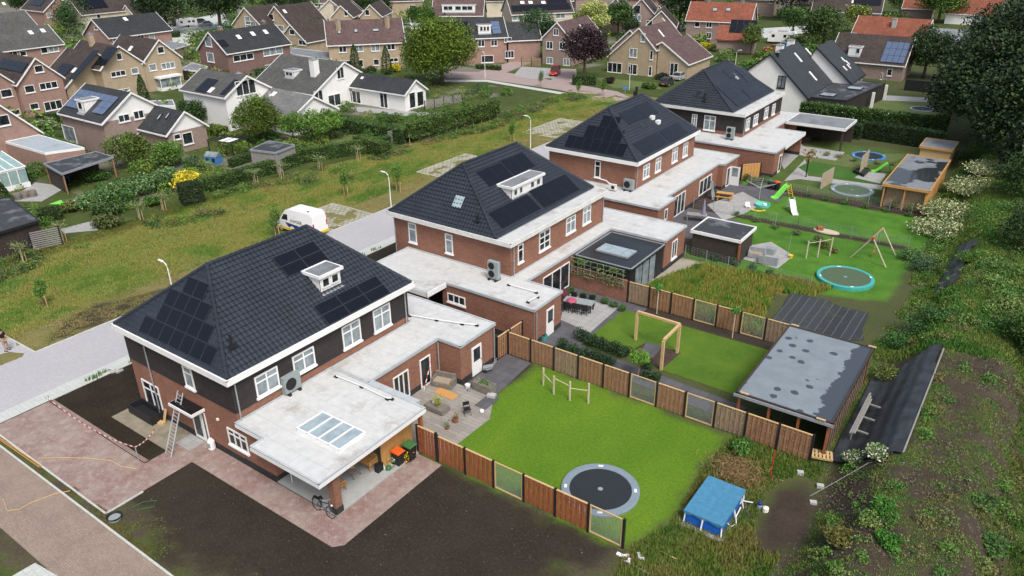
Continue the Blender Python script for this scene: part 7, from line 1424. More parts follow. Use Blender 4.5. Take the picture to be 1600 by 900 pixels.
def caravan(label, x, y, rz, s=1.0):
    t = thing('caravan', (x, y, 0), rz, label, 'caravan'); L, w = 2.9*s, 1.1*s; mb = MB(); pr = [(-L, .5), (-L, 1.3), (-L*.86, 2.2), (-L*.7, 2.5), (L*.75, 2.5), (L*.95, 2.1), (L, 1.2), (L*.96, .5)]; pr = [(a, .4+(b-.4)*s) for a, b in pr]
    n = len(pr); mb.poly([(a, -w, b) for a, b in pr]); mb.poly([(a, w, b) for a, b in pr][::-1])
    for i in range(n): a, b = pr[i], pr[(i+1) % n]; mb.poly([(a[0], -w, a[1]), (a[0], w, a[1]), (b[0], w, b[1]), (b[0], -w, b[1])])
    mb.build('body', M['car_white'], t)
    for s_ in (-1, 1):
        for x_ in (-L*.65, L*.15, L*.6): MB().box(x_-.35, x_+.35, s_*(w+.005)-.012, s_*(w+.005)+.012, 1.35*s, 1.9*s).build('window', M['glass'], t)
        MB().tube([(0, s_*(w-.2), .33), (0, s_*(w+.01), .33)], .33, 14).build('wheel', M['tyre'], t)
    MB().beam((L, 0, .5), (L+1.1, 0, .45), .1).build('tow_bar', M['metal'], t); MB().box(-L*.4, L*.3, -w*.5, w*.5, 2.52*s, 2.56*s).build('roof_hatch', M['unit_grey'], t)
caravan('small white caravan on the parking lot at the top left', *gp(293, 42), math.radians(75), .95); caravan('large white caravan behind the modern white house', *gp(1222, 68), math.radians(12), 1.15)
# delivery van with lettering, in the parking bay
t = thing('delivery_van', (-58.3, 45.75, 0), math.radians(3), 'white high roof van with dark blue and yellow stripes in the parking bay', 'van'); w = .98
pr = [(-2.75, .35), (-2.78, .85), (-2.2, 1.15), (-1.85, 1.3), (-1.25, 2.1), (-.95, 2.4), (-.5, 2.52), (2.35, 2.5), (2.62, 2.25), (2.72, 1.2), (2.74, .35)]
mb = MB(); ins = lambda z: w*(1 if z < 1.3 else 1-.14*min(1, (z-1.3)/1.2)**1.6); n = len(pr)
zl = [.35, 1.3, 2.0]; 
mb.poly([(a, -ins(b), b) for a, b in pr]); mb.poly([(a, ins(b), b) for a, b in pr][::-1])
for i in range(n): a, b = pr[i], pr[(i+1) % n]; mb.poly([(a[0], -ins(a[1]), a[1]), (a[0], ins(a[1]), a[1]), (b[0], ins(b[1]), b[1]), (b[0], -ins(b[1]), b[1])])
mb.build('body', M['car_white'], t)
mb = MB(); mb.poly([(-1.8, -.9, 1.36), (-1.8, .9, 1.36), (-1.28, .82, 2.07), (-1.28, -.82, 2.07)]); mb.V = [(x-.03, y, z+.02) for x, y, z in mb.V]; mb.build('windscreen', M['glass'], t)
for s in (-1, 1):
    MB().poly([(-1.62, s*(w+.004), 1.38), (-.72, s*(w+.004), 1.38), (-.72, s*(w-.045), 1.95), (-1.22, s*(w-.045), 1.95)]).build('side_window', M['glass'], t)
    y = s*(w+.006); MB().hexa([(-2.6, y-.01, .38), (2.7, y-.01, .38), (2.7, y+.01, .38), (-2.6, y+.01, .38), (-2.6, y-.01, .62), (2.7, y-.01, .62), (2.7, y+.01, .62), (-2.6, y+.01, .62)]).build('yellow_stripe', M['yellow'], t)
    y = s*(w+.012); MB().poly([(-1.1, y, 1.15), (1.0, y, 1.0), (1.2, y, .86), (2.45, y, 1.2), (2.2, y, .64), (.3, y, .64), (-.2, y, .88), (-.6, y, .64)]).build('blue_stripe', M['navy'], t)
    for x in (-1.75, 1.65): mb = MB(); mb.tube([(x, s*(w-.2), .34), (x, s*(w+.015), .34)], .34, 18); k = mb.build('wheel', M['tyre'], t); mb = MB(); mb.tube([(x, s*(w+.01), .34), (x, s*(w+.03), .34)], .2, 12); mb.build('rim', M['frame_sil'], k)
    MB().obox((-1.85, s*(w+.14), 1.45), (.1, .22, .28)).build('mirror', M['black_plastic'], t)
MB().box(2.7, 2.8, -w, w, .38, .62).build('rear_bumper', M['yellow'], t); MB().box(-2.86, -2.74, -w*.9, w*.9, .35, .6).build('front_bumper', M['black_plastic'], t); [MB().obox((2.72, s*.88, 1.3), (.06, .14, .5)).build('tail_light', M['red_paint'], t) for s in (-1, 1)]; MB().tube([(1.7, -.4, 2.5), (1.7, -.4, 2.56)], .12, 10).build('roof_vent', M['black_plastic'], t)
def lettering(txt, size, parent, loc, rot, mat, ext=.004):
    cu = bpy.data.curves.new('lettering', 'FONT'); cu.body = txt; cu.size = size; cu.extrude = ext; cu.align_x = 'CENTER'
    tmp = bpy.data.objects.new('lettering', cu); COL.objects.link(tmp); dg = bpy.context.evaluated_depsgraph_get(); me = bpy.data.meshes.new_from_object(tmp.evaluated_get(dg)); bpy.data.objects.remove(tmp)
    me.materials.clear(); me.materials.append(M[mat]); o = bpy.data.objects.new('lettering', me); COL.objects.link(o); o.parent = parent; o.location = loc; o.rotation_euler = rot; return o
lettering('KWOEK', .44, t, (.5, -w-.012, 1.27), (math.pi/2, 0, 0), 'mat_black'); MB().poly([(.2, -w+.03, 1.86), (.3, -w+.03, 1.86), (.25, -w+.03, 1.76)]).build('emblem', M['navy'], t)
# street lamps
def lamp(label, px_, py_, h, rz=math.pi*.75, proto=[None]):
    q = at(px_, py_)
    if proto[0] is None:
        t = thing('street_lamp', tuple(q), rz, label, 'street lamp', 'street lamps'); MB().tube([(0, 0, 0), (0, 0, 4.4), (.12, 0, 4.85), (.45, 0, 5.08), (.75, 0, 5.12)], [.07, .05, .045, .04, .04], 8).build('pole', M['white'], t)
        MB().hexa([(.6, -.09, 5.04), (1.25, -.09, 5.08), (1.25, .09, 5.08), (.6, .09, 5.04), (.65, -.06, 5.16), (1.2, -.06, 5.17), (1.2, .06, 5.17), (.65, .06, 5.16)]).build('lamp_head', M['white'], t); proto[0] = t
    else: t = dup(proto[0], tuple(q), rz, label, 'street lamps')
    t.scale = (h/5.1,)*3; return t
def lamp_top(label, bx, by, tx, ty, rz=math.pi*.83):
    """height from the photo: base pixel and head pixel"""
    q = at(bx, by); best = min(np.linspace(3, 9, 121), key=lambda z: abs((lambda d: 450-FPX*d.dot(CU)/d.dot(CF))(Vector((q.x, q.y, z))-CP)-ty)); return lamp(label, bx, by, float(best), rz)
lamp('white curved street lamp beyond the near house roof, by the dark soil patch', 278, 490, 4.4, math.pi); lamp('white curved street lamp at the second house, right of the van', 612, 333, 4.4, math.pi); lamp('white curved street lamp at the grass pavers beyond the second house', 829, 233, 4.4, math.pi)
lamp_top('slim straight-looking street lamp on the pink street before the sand coloured house', 983, 141, 985, 104, math.pi*.7); lamp_top('street lamp standing just behind the ridge of the fourth new house', 1148, 110, 1150, 78, math.pi*.1); lamp_top('street lamp by the brick house right of the big tree', 758, 122, 758, 82); lamp_top('street lamp near the round tree left of the orange roofs', 1321, 38, 1323, 8)
q = at(976, 155); t = thing('traffic_sign', tuple(q), .3, 'blue and white road sign at the meadow corner', 'road sign'); MB().tube([(0, 0, 0), (0, 0, 2.2)], .03, 6).build('pole', M['metal'], t); MB().box(-.45, .45, -.02, .02, 1.6, 2.2).build('sign_plate', M['parkblue'], t)
q = at(991, 152); t = thing('litter_bin', tuple(q), 0, 'slim black bin post behind the ridge of the third house', 'bin'); MB().lathe((0, 0, 0), [(.18, 0), (.2, .9), (.24, 1.0), (.05, 1.15)], 10).build('bin', M['black'], t)
# person
def person(label, x, y, rz):
    t = thing('person', (x, y, 0), rz, label, 'person')
    def skin(nm, V, E, R, mat, root=0, sub=2, parent=None):
        me = bpy.data.meshes.new(nm); me.from_pydata(V, E, []); me.materials.append(M[mat]); o = bpy.data.objects.new(nm, me); COL.objects.link(o)
        md = o.modifiers.new('skin', 'SKIN'); md.use_smooth_shade = True
        for i, r in enumerate(R): me.skin_vertices[0].data[i].radius = (r, r) if not hasattr(r, '__len__') else r; me.skin_vertices[0].data[i].use_root = i == root
        s = o.modifiers.new('sub', 'SUBSURF'); s.levels = s.render_levels = sub
        dg = bpy.context.evaluated_depsgraph_get(); m2 = bpy.data.meshes.new_from_object(o.evaluated_get(dg)); bpy.data.objects.remove(o); m2.materials.clear(); m2.materials.append(M[mat]); o = bpy.data.objects.new(nm, m2); COL.objects.link(o); o.parent = parent or t; return o
    V = [(0, 0, .95), (0, 0, 1.15), (0, 0, 1.38), (0, 0, 1.5), (0, .01, 1.56), (0, .02, 1.66), (0, .01, 1.76), (.1, 0, .88), (.12, .02, .5), (.13, -.02, .09), (.13, .1, .04), (-.1, 0, .88), (-.12, .06, .5), (-.15, .02, .09), (-.15, .14, .04),
         (.19, 0, 1.42), (.27, .0, 1.16), (.24, .16, .98), (.22, .24, .96), (-.19, 0, 1.42), (-.27, 0, 1.16), (-.22, .18, 1.0), (-.2, .26, .98)]
    E = [(0, 1), (1, 2), (2, 3), (3, 4), (4, 5), (5, 6), (0, 7), (7, 8), (8, 9), (9, 10), (0, 11), (11, 12), (12, 13), (13, 14), (2, 15), (15, 16), (16, 17), (17, 18), (2, 19), (19, 20), (20, 21), (21, 22)]
    R = [(.15, .11), (.135, .1), (.16, .11), .06, .055, .09, .075, .085, .058, .04, .035, .085, .058, .04, .035, .06, .045, .032, .035, .06, .045, .032, .035]
    b = skin('body', V, E, R, 'skin')
    for s_ in (-1, 1):
        h = (s_*.22, .26, .96)
        for k in range(4): MB().tube([(h[0]+(k-1.5)*.018, h[1], h[2]), (h[0]+(k-1.5)*.02, h[1]+.05, h[2]-.01), (h[0]+(k-1.5)*.02, h[1]+.085-abs(k-1.5)*.008, h[2]-.04)], .008, 5).build('finger', M['skin'], b)
        MB().tube([(h[0]-s_*.03, h[1]-.02, h[2]), (h[0]-s_*.06, h[1]+.03, h[2])], .009, 5).build('thumb', M['skin'], b)
    skin('shirt', [(0, 0, 1.0), (0, 0, 1.2), (0, 0, 1.38), (0, 0, 1.46), (.2, 0, 1.41), (.26, 0, 1.22), (-.2, 0, 1.41), (-.26, 0, 1.22)], [(0, 1), (1, 2), (2, 3), (2, 4), (4, 5), (2, 6), (6, 7)], [(.18, .13), (.165, .125), (.19, .13), .08, .085, .07, .085, .07], 'shirt_dark')
    skin('shorts', [(0, 0, .98), (.1, 0, .84), (.12, .01, .56), (-.1, 0, .84), (-.12, .05, .56)], [(0, 1), (1, 2), (0, 3), (3, 4)], [(.17, .125), .11, .095, .11, .095], 'khaki')
    for s_, y_ in ((.13, 0), (-.15, .04)): MB().hexa([(s_-.05, y_-.08, 0), (s_+.05, y_-.08, 0), (s_+.05, y_+.19, 0), (s_-.05, y_+.19, 0), (s_-.045, y_-.07, .1), (s_+.045, y_-.07, .1), (s_+.04, y_+.17, .05), (s_-.04, y_+.17, .05)]).build('shoe', M['black'], t)
    mb = MB(); mb.lathe((0, -.005, 1.66), [(.1, 0), (.108, .06), (.09, .12), (.04, .16)], 14); mb.build('hair', M['hair'], t)
    mb = MB(); mb.obox((0, .105, 1.66), (.03, .03, .05)); mb.build('nose', M['skin'], b)
    mb = MB(); [mb.obox((s_*.035, .1, 1.69), (.025, .01, .012)) for s_ in (-1, 1)]; mb.build('eye', M['hair'], b)
    return t
q = at(11, 548); person('standing person in a dark shirt and khaki shorts at the left edge', q.x, q.y, math.radians(-60))
# ---------------- trees, hedges, shrubs, grass ----------------
G_DK, G_MD, G_LT, G_YL, G_OL, PURP = (.028, .058, .018), (.05, .105, .022), (.11, .21, .035), (.30, .34, .03), (.085, .115, .025), (.035, .02, .026)
def tree(label, px, py, R, H, c, n=6500, leaf=.17, seed=1, nb=18, flat=.85, c2=None, p2=0, name='broadleaf_tree', th=None, z=None):
    q = at(px, py); t = make_tree(R, H, c, n, leaf, seed, nb, name, 'tree', c2, p2, flat, th) if n > 12000 else make_tree(R, H, c, int(n*1.5), leaf*.92, seed, nb, name, 'tree', c2, p2, flat, th); t.location = (q.x, q.y, hz(q.x, q.y) if z is None else z); t['label'] = label; return t
tree('large spreading olive green tree beside the long beige terrace', 690, 131, 7.2, 6.1, (.105, .165, .018), 34000, .17, 3, 60, .8, th=5)
tree('dense round olive tree between the two white houses', 404, 222, 3.7, 3.4, (.075, .12, .015), 16000, .11, 4, 34, .85)
tree('small leafy tree left of the trio by the low white bungalow', 459, 223, 1.9, 2.6, G_LT, 2400, .13, 5, 12); tree('middle leafy tree of the trio by the low white bungalow', 490, 226, 2.6, 2.7, G_LT, 3200, .13, 6, 14); tree('right-hand leafy tree of the trio, nearest the bungalow hedge', 519, 218, 2.0, 2.8, G_LT, 2400, .13, 7, 12)
tree('dark purple beech in front of the taupe gabled house', 912, 124, 4.6, 5.6, PURP, 5200, .2, 8, 24, 1.15); tree('deep green conifer-like tree left of the taupe gabled house', 838, 90, 4.4, 6.0, (.035, .085, .028), 6000, .2, 9, 26, 1.2)
tree('pale yellow flowering tree behind the taupe gabled house', 927, 60, 4.2, 5.5, (.36, .40, .12), 4200, .22, 10, 20, 1.0); tree('mid green tree between the flowering tree and the navy windows', 965, 56, 4.2, 5.0, G_MD, 4000, .22, 11, 18)
tree('bushy tree at the left corner of the blue panel house', 205, 262, 2.9, 2.4, (.085, .13, .025), 4200, .13, 12, 18); tree('bright green shrub tree right of the corner tree', 265, 262, 2.2, 1.8, G_LT, 3000, .12, 13, 14)
tree('dark round tree in front of the white rendered house wall', 305, 197, 2.6, 2.1, (.04, .085, .022), 3600, .13, 14, 16); tree('dark broad tree left of the small caravan', 262, 52, 8.5, 8.5, G_DK, 6500, .32, 15, 28)
tree('tall dark tree between the two caravans lots at the top left', 345, 46, 8, 8.5, G_DK, 6000, .32, 16, 26); tree('dark tree behind the dark car drive at the top', 452, 40, 7.5, 7, (.035, .065, .02), 5500, .3, 17, 24); tree('rounded bright tree before the wide white dormer', 660, 60, 4.0, 5.0, (.06, .13, .022), 4200, .2, 18, 20)
tree('green tree over the garage roofs by the plum brick house', 408, 112, 2.0, 2.2, G_LT, 2000, .14, 19, 12); tree('dense hazel shrub by the beige annex roofs', 500, 72, 4.0, 3.4, (.05, .10, .03), 3200, .2, 20, 16)
tree('dark green tree behind the cream gabled house', 120, 52, 5.5, 5.0, (.045, .10, .03), 4500, .24, 21, 20); tree('young green tree by the orange roofed garage', 1172, 86, 2.6, 4.2, (.11, .16, .035), 2600, .16, 22, 14, 1.2); tree('round tree by the road right of the large caravan', 1238, 54, 3.6, 4.0, (.05, .11, .025), 3200, .2, 23, 16)
tree('broad tree behind the white chimneys of the modern house', 1285, 78, 5.5, 5.0, (.055, .10, .025), 5200, .24, 24, 24); tree('lime yellow topped tree behind the orange roof', 1335, 50, 3.6, 4.2, (.09, .15, .03), 3000, .2, 25, 16, c2=(.5, .45, .03), p2=.15)
tree('dark garden tree between the blue solar roof and the tall dark wood', 1442, 122, 4.6, 5.0, (.03, .06, .018), 6500, .2, 26, 24, 1.1); tree('green tree in the field at the top right', 1465, 36, 6.5, 6.5, (.06, .13, .02), 4500, .3, 27, 20); tree('dark purple tree at the top above the large caravan', 1232, 32, 7, 8, (.035, .025, .03), 4500, .3, 28, 20)
tree('dark tree right of the purple tree on the top edge', 1290, 30, 7, 8, G_DK, 4500, .3, 29, 20); tree('dark tree at the top centre behind the cream row house', 768, 26, 7, 9, G_DK, 4500, .32, 30, 20); tree('dark tree above the twin navy windows', 1060, 50, 6, 7, G_DK, 4200, .3, 31, 20)
# massive dark wood at the right
for i, (x, y, R, H, lb) in enumerate((((-7.4), 119, 7.4, 8.0, 'front dark tree of the tall wood, just behind the hedge end'), (-2.5, 127, 8.5, 9.5, 'very tall dark tree at the right edge of the photo'), (-8.2, 139, 7.4, 9.0, 'dark tree of the tall wood behind the black fence'), (-3, 106, 6.0, 5.5, 'lower dark tree on the bank in front of the tall wood'), (1.5, 148, 9, 11, 'tallest dark tree in the top right corner'), (1.5, 110, 6.5, 6, 'dark tree reaching furthest down the right edge'), (0, 97, 4, 3.6, 'small dark tree at the right edge above the elder blossom'), (-9.5, 162, 6, 8, 'dark tree of the wood nearest the grey barn'), (-4, 180, 8, 9, 'dark tree of the wood behind the barn end'))):
    t = make_tree(R, H, (.019, .040, .015), 24000 if i < 3 else 11000, .21, 40+i, 44, 'dark_tree', 'tree', (.05, .09, .022), .22, 1.15, H*.7); t.location = (x, y, hz(x, y)*.8); t['label'] = lb; t['group'] = 'tall dark wood at the right'
tree('bush-like tree at the right edge above the brown bank', 1594, 345, 3.3, 2.6, (.035, .075, .018), 5000, .12, 50, 18); tree('dark bush overhanging the bank at the right edge, level with the big shed', 1604, 430, 2.9, 2.2, (.03, .065, .016), 5000, .11, 51, 18); tree('bright leafed bush at the right edge beside the black cloth', 1600, 578, 2.3, 1.6, (.045, .10, .018), 6000, .09, 52, 18)
# conifers
for px, py, R, H, lb, sd in ((226, 158, .95, 4.6, 'slim cypress before the yellow brick twin gables', 1), (556, 113, 1.15, 5.6, 'left slim conifer before the long beige terrace', 2), (605, 116, 1.2, 5.6, 'right slim conifer before the long beige terrace', 3), (8, 322, .8, 3.0, 'dark columnar conifer at the left edge by the patio', 4)):
    t = conifer(R, H, (.045, .09, .02), 2600, .11, sd, pw=0); q = at(px, py); t.location = q; t['label'] = lb
# the woods and gardens at the top: copies
protos = [make_tree(5, 5.5, c_, 6500, .22, 60+k, 22) for k, c_ in enumerate((G_DK, (.045, .085, .022), (.06, .11, .03)))]
for k, pr_ in enumerate(protos): pr_.location = at((150, 575, 700)[k], (8, 30, 8)[k]); pr_['label'] = ('dark tree on the top edge left of centre, behind the cream gable', 'tree between the small gables and the top edge', 'tree on the top edge behind the wide white dormer')[k]
far = ((40, 26, 0, .8, 'tree behind the top left corner roofs'), (190, 20, 1, 1.1, 'tree left of the fir cluster at the top'), (215, 40, 0, .9, 'tree right of the mossy slate roof'), (395, 16, 0, 1.2, 'tree on the top edge over the wedge gable'), (470, 14, 1, 1.2, 'tree on the top edge left of the dark car drive'), (530, 10, 0, 1.2, 'tree on the top edge above the left small gable'), (595, 34, 0, .8, 'tree tucked behind the right small gable'), (640, 8, 1, 1.2, 'tree on the top edge above the right small gable'), (745, 8, 0, 1.3, 'tree on the top edge left of the cream row house'), (815, 2, 1, 1.4, 'tree on the top edge over the pale skylights'), (900, 14, 0, 1.2, 'tree on the top edge over the flowering tree'), (930, 8, 2, 1.1, 'paler tree on the top edge near the navy windows'), (1050, 20, 0, 1.2, 'tree above the orange roof at its left end'), (1085, 8, 0, 1.1, 'tree on the top edge at the left end of the orange roof'), (1150, -4, 1, 1.4, 'tree on the top edge directly over the orange roof'), (1200, 12, 0, 1.2, 'tree on the top edge right of the orange roof'), (1270, 10, 1, 1.2, 'tree on the top edge above the round roadside tree'), (1405, 22, 1, .9, 'tree behind the half hidden red roof'), (1430, 14, 2, .9, 'pale tree in the field at the top right'), (1550, 30, 0, 1.3, 'tree at the right of the orange roofed house'), (90, 36, 1, .7, 'tree by the cream gable on the far left street'), (985, 60, 0, .5, 'small tree by the sand coloured house chimney'), (575, 55, 1, .001, ''))
for x, y, k, s_, lb in far:
    if s_ > .1: q = at(x, y); dup(protos[k], tuple(q), x*.37, lb, 'trees among the far houses', s_)
wood = []
rng = np.random.default_rng(21)
bl = [(x, y, 4+rng.random()*3, 7+3*rng.random(), 6+2*rng.random()) for x, y in [tuple(at(px, py))[:2] for px in range(-60, 1640, 34) for py in (-16-rng.random()*10, -28)] if abs(x) < 900]
P, idx = blob_points(bl, 42000, rng, .2); bc = .6+.8*rng.random(len(bl)); C = vary((.04, .07, .022), len(P), rng)*bc[idx][:, None]; V, F, C = leaf_arrays(P, .8, np.clip(C, 0, 1), rng); tag(mesh_np('far_woodland', V, F, C, M['leaf']), 'far band of dark woodland along the top edge', 'woodland', None, 'stuff')
# hedges
def hpx(label, a, b, wd, h, c, **k): return hedge(at(*a), at(*b), wd, h, c, label, **k)
hpx('thick dark clipped hedge below the white bungalow terrace', (519, 200), (636, 224), 2.2, 2.0, (.05, .11, .024), dens=60, leaf=.1, c2=(.09, .15, .03), p2=.2, seed=2)
hpx('bright clipped hedge joining the dark hedge to the meadow', (560, 232), (604, 246), 1.6, 1.9, (.09, .15, .025), dens=60, seed=3); hpx('clipped hedge along the meadow from the small shed to the board fence', (462, 256), (610, 232), 1.1, 1.75, (.07, .135, .027), dens=120, seed=4); hpx('clipped hedge along the meadow left of the small shed', (324, 300), (464, 259), 1.0, 1.6, (.06, .12, .025), dens=120, seed=5)
hpx('low hedge enclosing the play tent garden', (360, 262), (440, 236), .8, 1.1, (.05, .10, .022), dens=70, seed=6); hpx('dark tall yew block beside the yellow shrub', (285, 321), (318, 314), 1.5, 2.4, (.022, .045, .016), dens=90, seed=7); hpx('square clipped hedge block on the left garden lawn', (64, 347), (98, 340), 1.3, 1.3, (.045, .085, .02), dens=100, seed=8)
hpx('clipped hedge running behind the left garden lawn', (0, 345), (50, 336), .8, .9, (.06, .11, .02), dens=60, seed=9); hpx('long clipped hedge between the salmon garage and the blue panel house', (60, 224), (130, 244), 1.0, 1.4, (.08, .15, .02), dens=60, seed=10); hpx('bright box hedge at the foot of the white rendered house', (328, 208), (352, 214), 1.6, 1.3, (.12, .19, .02), dens=70, seed=11)
hpx('dense hedge in the front garden of the salmon gables', (60, 196), (95, 192), 1.2, 1.6, (.03, .07, .018), dens=60, seed=12); hpx('low dark hedge by the caravan lot', (252, 58), (280, 58), 2, 1.4, (.05, .10, .03), dens=30, leaf=.15, seed=13); hpx('rounded green hedge before the purple beech', (895, 132), (930, 132), 1.8, 1.6, (.045, .09, .02), dens=50, leaf=.12, seed=14)
hpx('hedge under the windows of the brick house right of the big tree', (745, 107), (782, 110), 1.2, .9, (.07, .12, .025), dens=40, leaf=.12, seed=15); hpx('grey-leaved hedge by the plum brick house garden', (402, 122), (435, 122), 1.6, 1.8, (.05, .09, .04), dens=50, leaf=.12, seed=16)
hedge((-31, 118.4), (-11.5, 118.4), 1.6, 2.9, (.06, .13, .026), 'tall flowering hedge between the fourth garden and the modern house', dens=70, leaf=.12, seed=17, c2=(.5, .5, .4), p2=.012, rough=.25)
hedge((-20.8, 113.6), (-10.8, 112.8), 1.4, 2.3, (.02, .045, .014), 'dark yew hedge behind the blue rimmed trampoline', dens=90, leaf=.1, seed=18); hedge((-30.5, 112.6), (-21, 112.6), 1.0, 2.0, (.028, .06, .018), 'dark hedge behind the far covered terrace', dens=60, leaf=.1, seed=19)
# pleached hedge on stems along the meadow
t = hedge(at(640, 226), at(777, 186), 1.1, 2.9, (.065, .125, .022), 'pleached hedge on bare stems along the meadow by the bungalow', dens=80, z0=.9, seed=20, leaf=.1, c2=(.16, .2, .05), p2=.15, rough=.3)
L_ = (at(777, 186)-at(640, 226)).length
for k in range(11): MB().tube([(k*L_/10, -.1, 0), (k*L_/10, 0, 1.6)], .06, 6).build('stem', M['wood_pale'], t)
for i, (x, y, r_) in enumerate(((655, 208, 1.3), (678, 197, 1.3), (700, 190, 1.35), (725, 185, 1.3))): bush(*gp(x, y), r_, 2.9, (.07, .14, .022), ('leftmost', 'second', 'third', 'rightmost')[i]+' ball topiary behind the pleached hedge', 1100, .1, 70+i, group='ball topiaries behind the pleached hedge')
# espaliered young trees along the hedge
for i, (x, y) in enumerate(((300, 318), (256, 330), (400, 290), (440, 280), (500, 268), (560, 252), (38, 412), (100, 378), (220, 345))):
    q = at(x, y); t = thing('espalier_tree', tuple(q), .2, ('bare branched espalier tree by the dark yew block', 'espalier tree with spread arms below the long pale shrub', 'espalier tree midway along the meadow hedge', 'espalier tree by the gravel edging at the meadow hedge', 'espalier tree under the bright clipped hedge', 'espalier tree left of the silver board fence', 'espalier tree by the black garden shed corner', 'espalier tree at the end of the grey slat fence', 'espalier tree at the left end of the long pale shrub')[i], 'tree', 'young espalier trees along the meadow hedges')
    MB().tube([(0, 0, 0), (.02, 0, 1.7)], .04, 6).build('trunk', M['wood_pale'], t); mb = MB()
    for k in range(7): a = k*.9+i; mb.tube([(0, 0, 1.5+.03*k), (.9*math.cos(a), .5*math.sin(a), 1.75+.05*k)], [.03, .012], 5)
    mb.build('branch', M['wood_pale'], t); [MB().tube([(s_, .1, 0), (s_, .1, 1.2)], .035, 5).build('stake', M['wood_light'], t) for s_ in (-.3, .3)]
    rg = np.random.default_rng(i); n = 260; P = np.stack([rg.normal(size=n)*.6, rg.normal(size=n)*.35, 1.75+rg.normal(size=n)*.16], 1); mesh_np('leaves', *leaf_arrays(P, .08, vary((.12, .17, .05), n, rg), rg), M['leaf'], t)
# young street trees in the meadow
for i, (x, y, h, s_, lb) in enumerate(((433, 372, 3.3, 1.0, 'leafy sapling in front of the white van'), (540, 307, 3.6, .9, 'thin sapling in the meadow right of the van'), (622, 300, 3.6, 1.2, 'fuller sapling in the meadow left of the second street lamp'), (845, 136, 3.0, .9, 'left young tree along the pink street'), (904, 150, 3.0, .9, 'middle young tree along the pink street'), (942, 150, 3.0, 1.0, 'right young tree along the pink street'), (800, 222, 3.2, .8, 'sapling by the third grass paver bay'), (70, 480, 2.6, .9, 'bushy weed clump by the dark soil patch'), (1236, 62, 3.0, .8, 'sapling on the verge right of the caravan'))):
    q = at(x, y); t = thing('sapling', tuple(q), 0, lb, 'sapling', 'young trees in the verges'); MB().tube([(0, 0, 0), (.05, 0, h*.9)], [.04, .015], 6).build('trunk', M['bark'], t); [MB().tube([(a, .1, 0), (a, .1, 1.2)], .04, 6).build('stake', M['wood_light'], t) for a in (-.3, .3)]
    crown('crown', [(0, 0, h*.62, .5*s_, h*.25), (.1, .1, h*.8, .4*s_, h*.2), (-.15, 0, h*.5, .4*s_, h*.15)], 520, .09, (.09, .19, .03), t, i)
q = at(997, 590); t = thing('standard_tree', tuple(q), 0, 'round headed lollipop tree beside the pergola', 'tree'); MB().tube([(0, 0, 0), (0, 0, 1.5)], .045, 8).build('trunk', M['wood_grey'], t); crown('crown', [(0, 0, 1.62, .62, .42), (.25, .1, 1.6, .35, .3), (-.25, -.1, 1.6, .35, .3)], 1500, .06, (.12, .26, .03), t, 5)
for i, (x, y) in enumerate(((1026, 490), (1144, 528), (907, 448), (955, 462))):
    q = at(x, y); t = thing('standard_tree', tuple(q), 0, ('thin lollipop tree left along the board fence of the pergola garden', 'thin lollipop tree right along the board fence of the pergola garden', 'left thin stemmed tree against the garden wall', 'right thin stemmed tree against the garden wall')[i], 'tree', 'thin standard trees by the wall and fence'); MB().tube([(0, 0, 0), (0, 0, 2.3)], .04, 6).build('trunk', M['wood_pale'], t); crown('crown', [(0, 0, 2.3, .32, .24)], 260, .07, (.07, .2, .03), t, i)
# yew rows in the second garden
def row(label, pts, R, h, c, n=420, group=None, leaf=.06, seed=0, name='yew_bush'):
    for i, (x, y) in enumerate(pts): q = at(x, y); bush(q.x, q.y, R, h, c, label % ('first', 'second', 'third', 'fourth', 'fifth', 'sixth', 'seventh', 'eighth', 'ninth', 'tenth')[i], n, leaf, seed+i, name=name, group=group)
row('%s dark yew from the left in the row beside the pergola lawn', [(908, 532), (924, 539), (940, 545), (957, 551), (973, 557)], .66, .95, (.022, .05, .016), 700, 'yews beside the pergola lawn', seed=100)
row('%s dark yew from the left in the row behind the near board fence', [(880, 548), (895, 554), (912, 560), (932, 566), (950, 572)], .64, .9, (.022, .05, .016), 700, 'yews behind the near board fence', seed=110)
row('%s dark yew from the left by the lollipop tree', [(1012, 577), (1024, 596), (1008, 592)], .45, .7, (.022, .05, .016), 500, 'yews by the lollipop tree', seed=120)
row('%s leafy shrub from the left at the foot of the garden wall', [(892, 458), (912, 466), (925, 470), (944, 474), (958, 480), (972, 486)], .38, .55, (.05, .12, .025), 320, 'shrubs along the garden wall', seed=130, name='border_shrub')
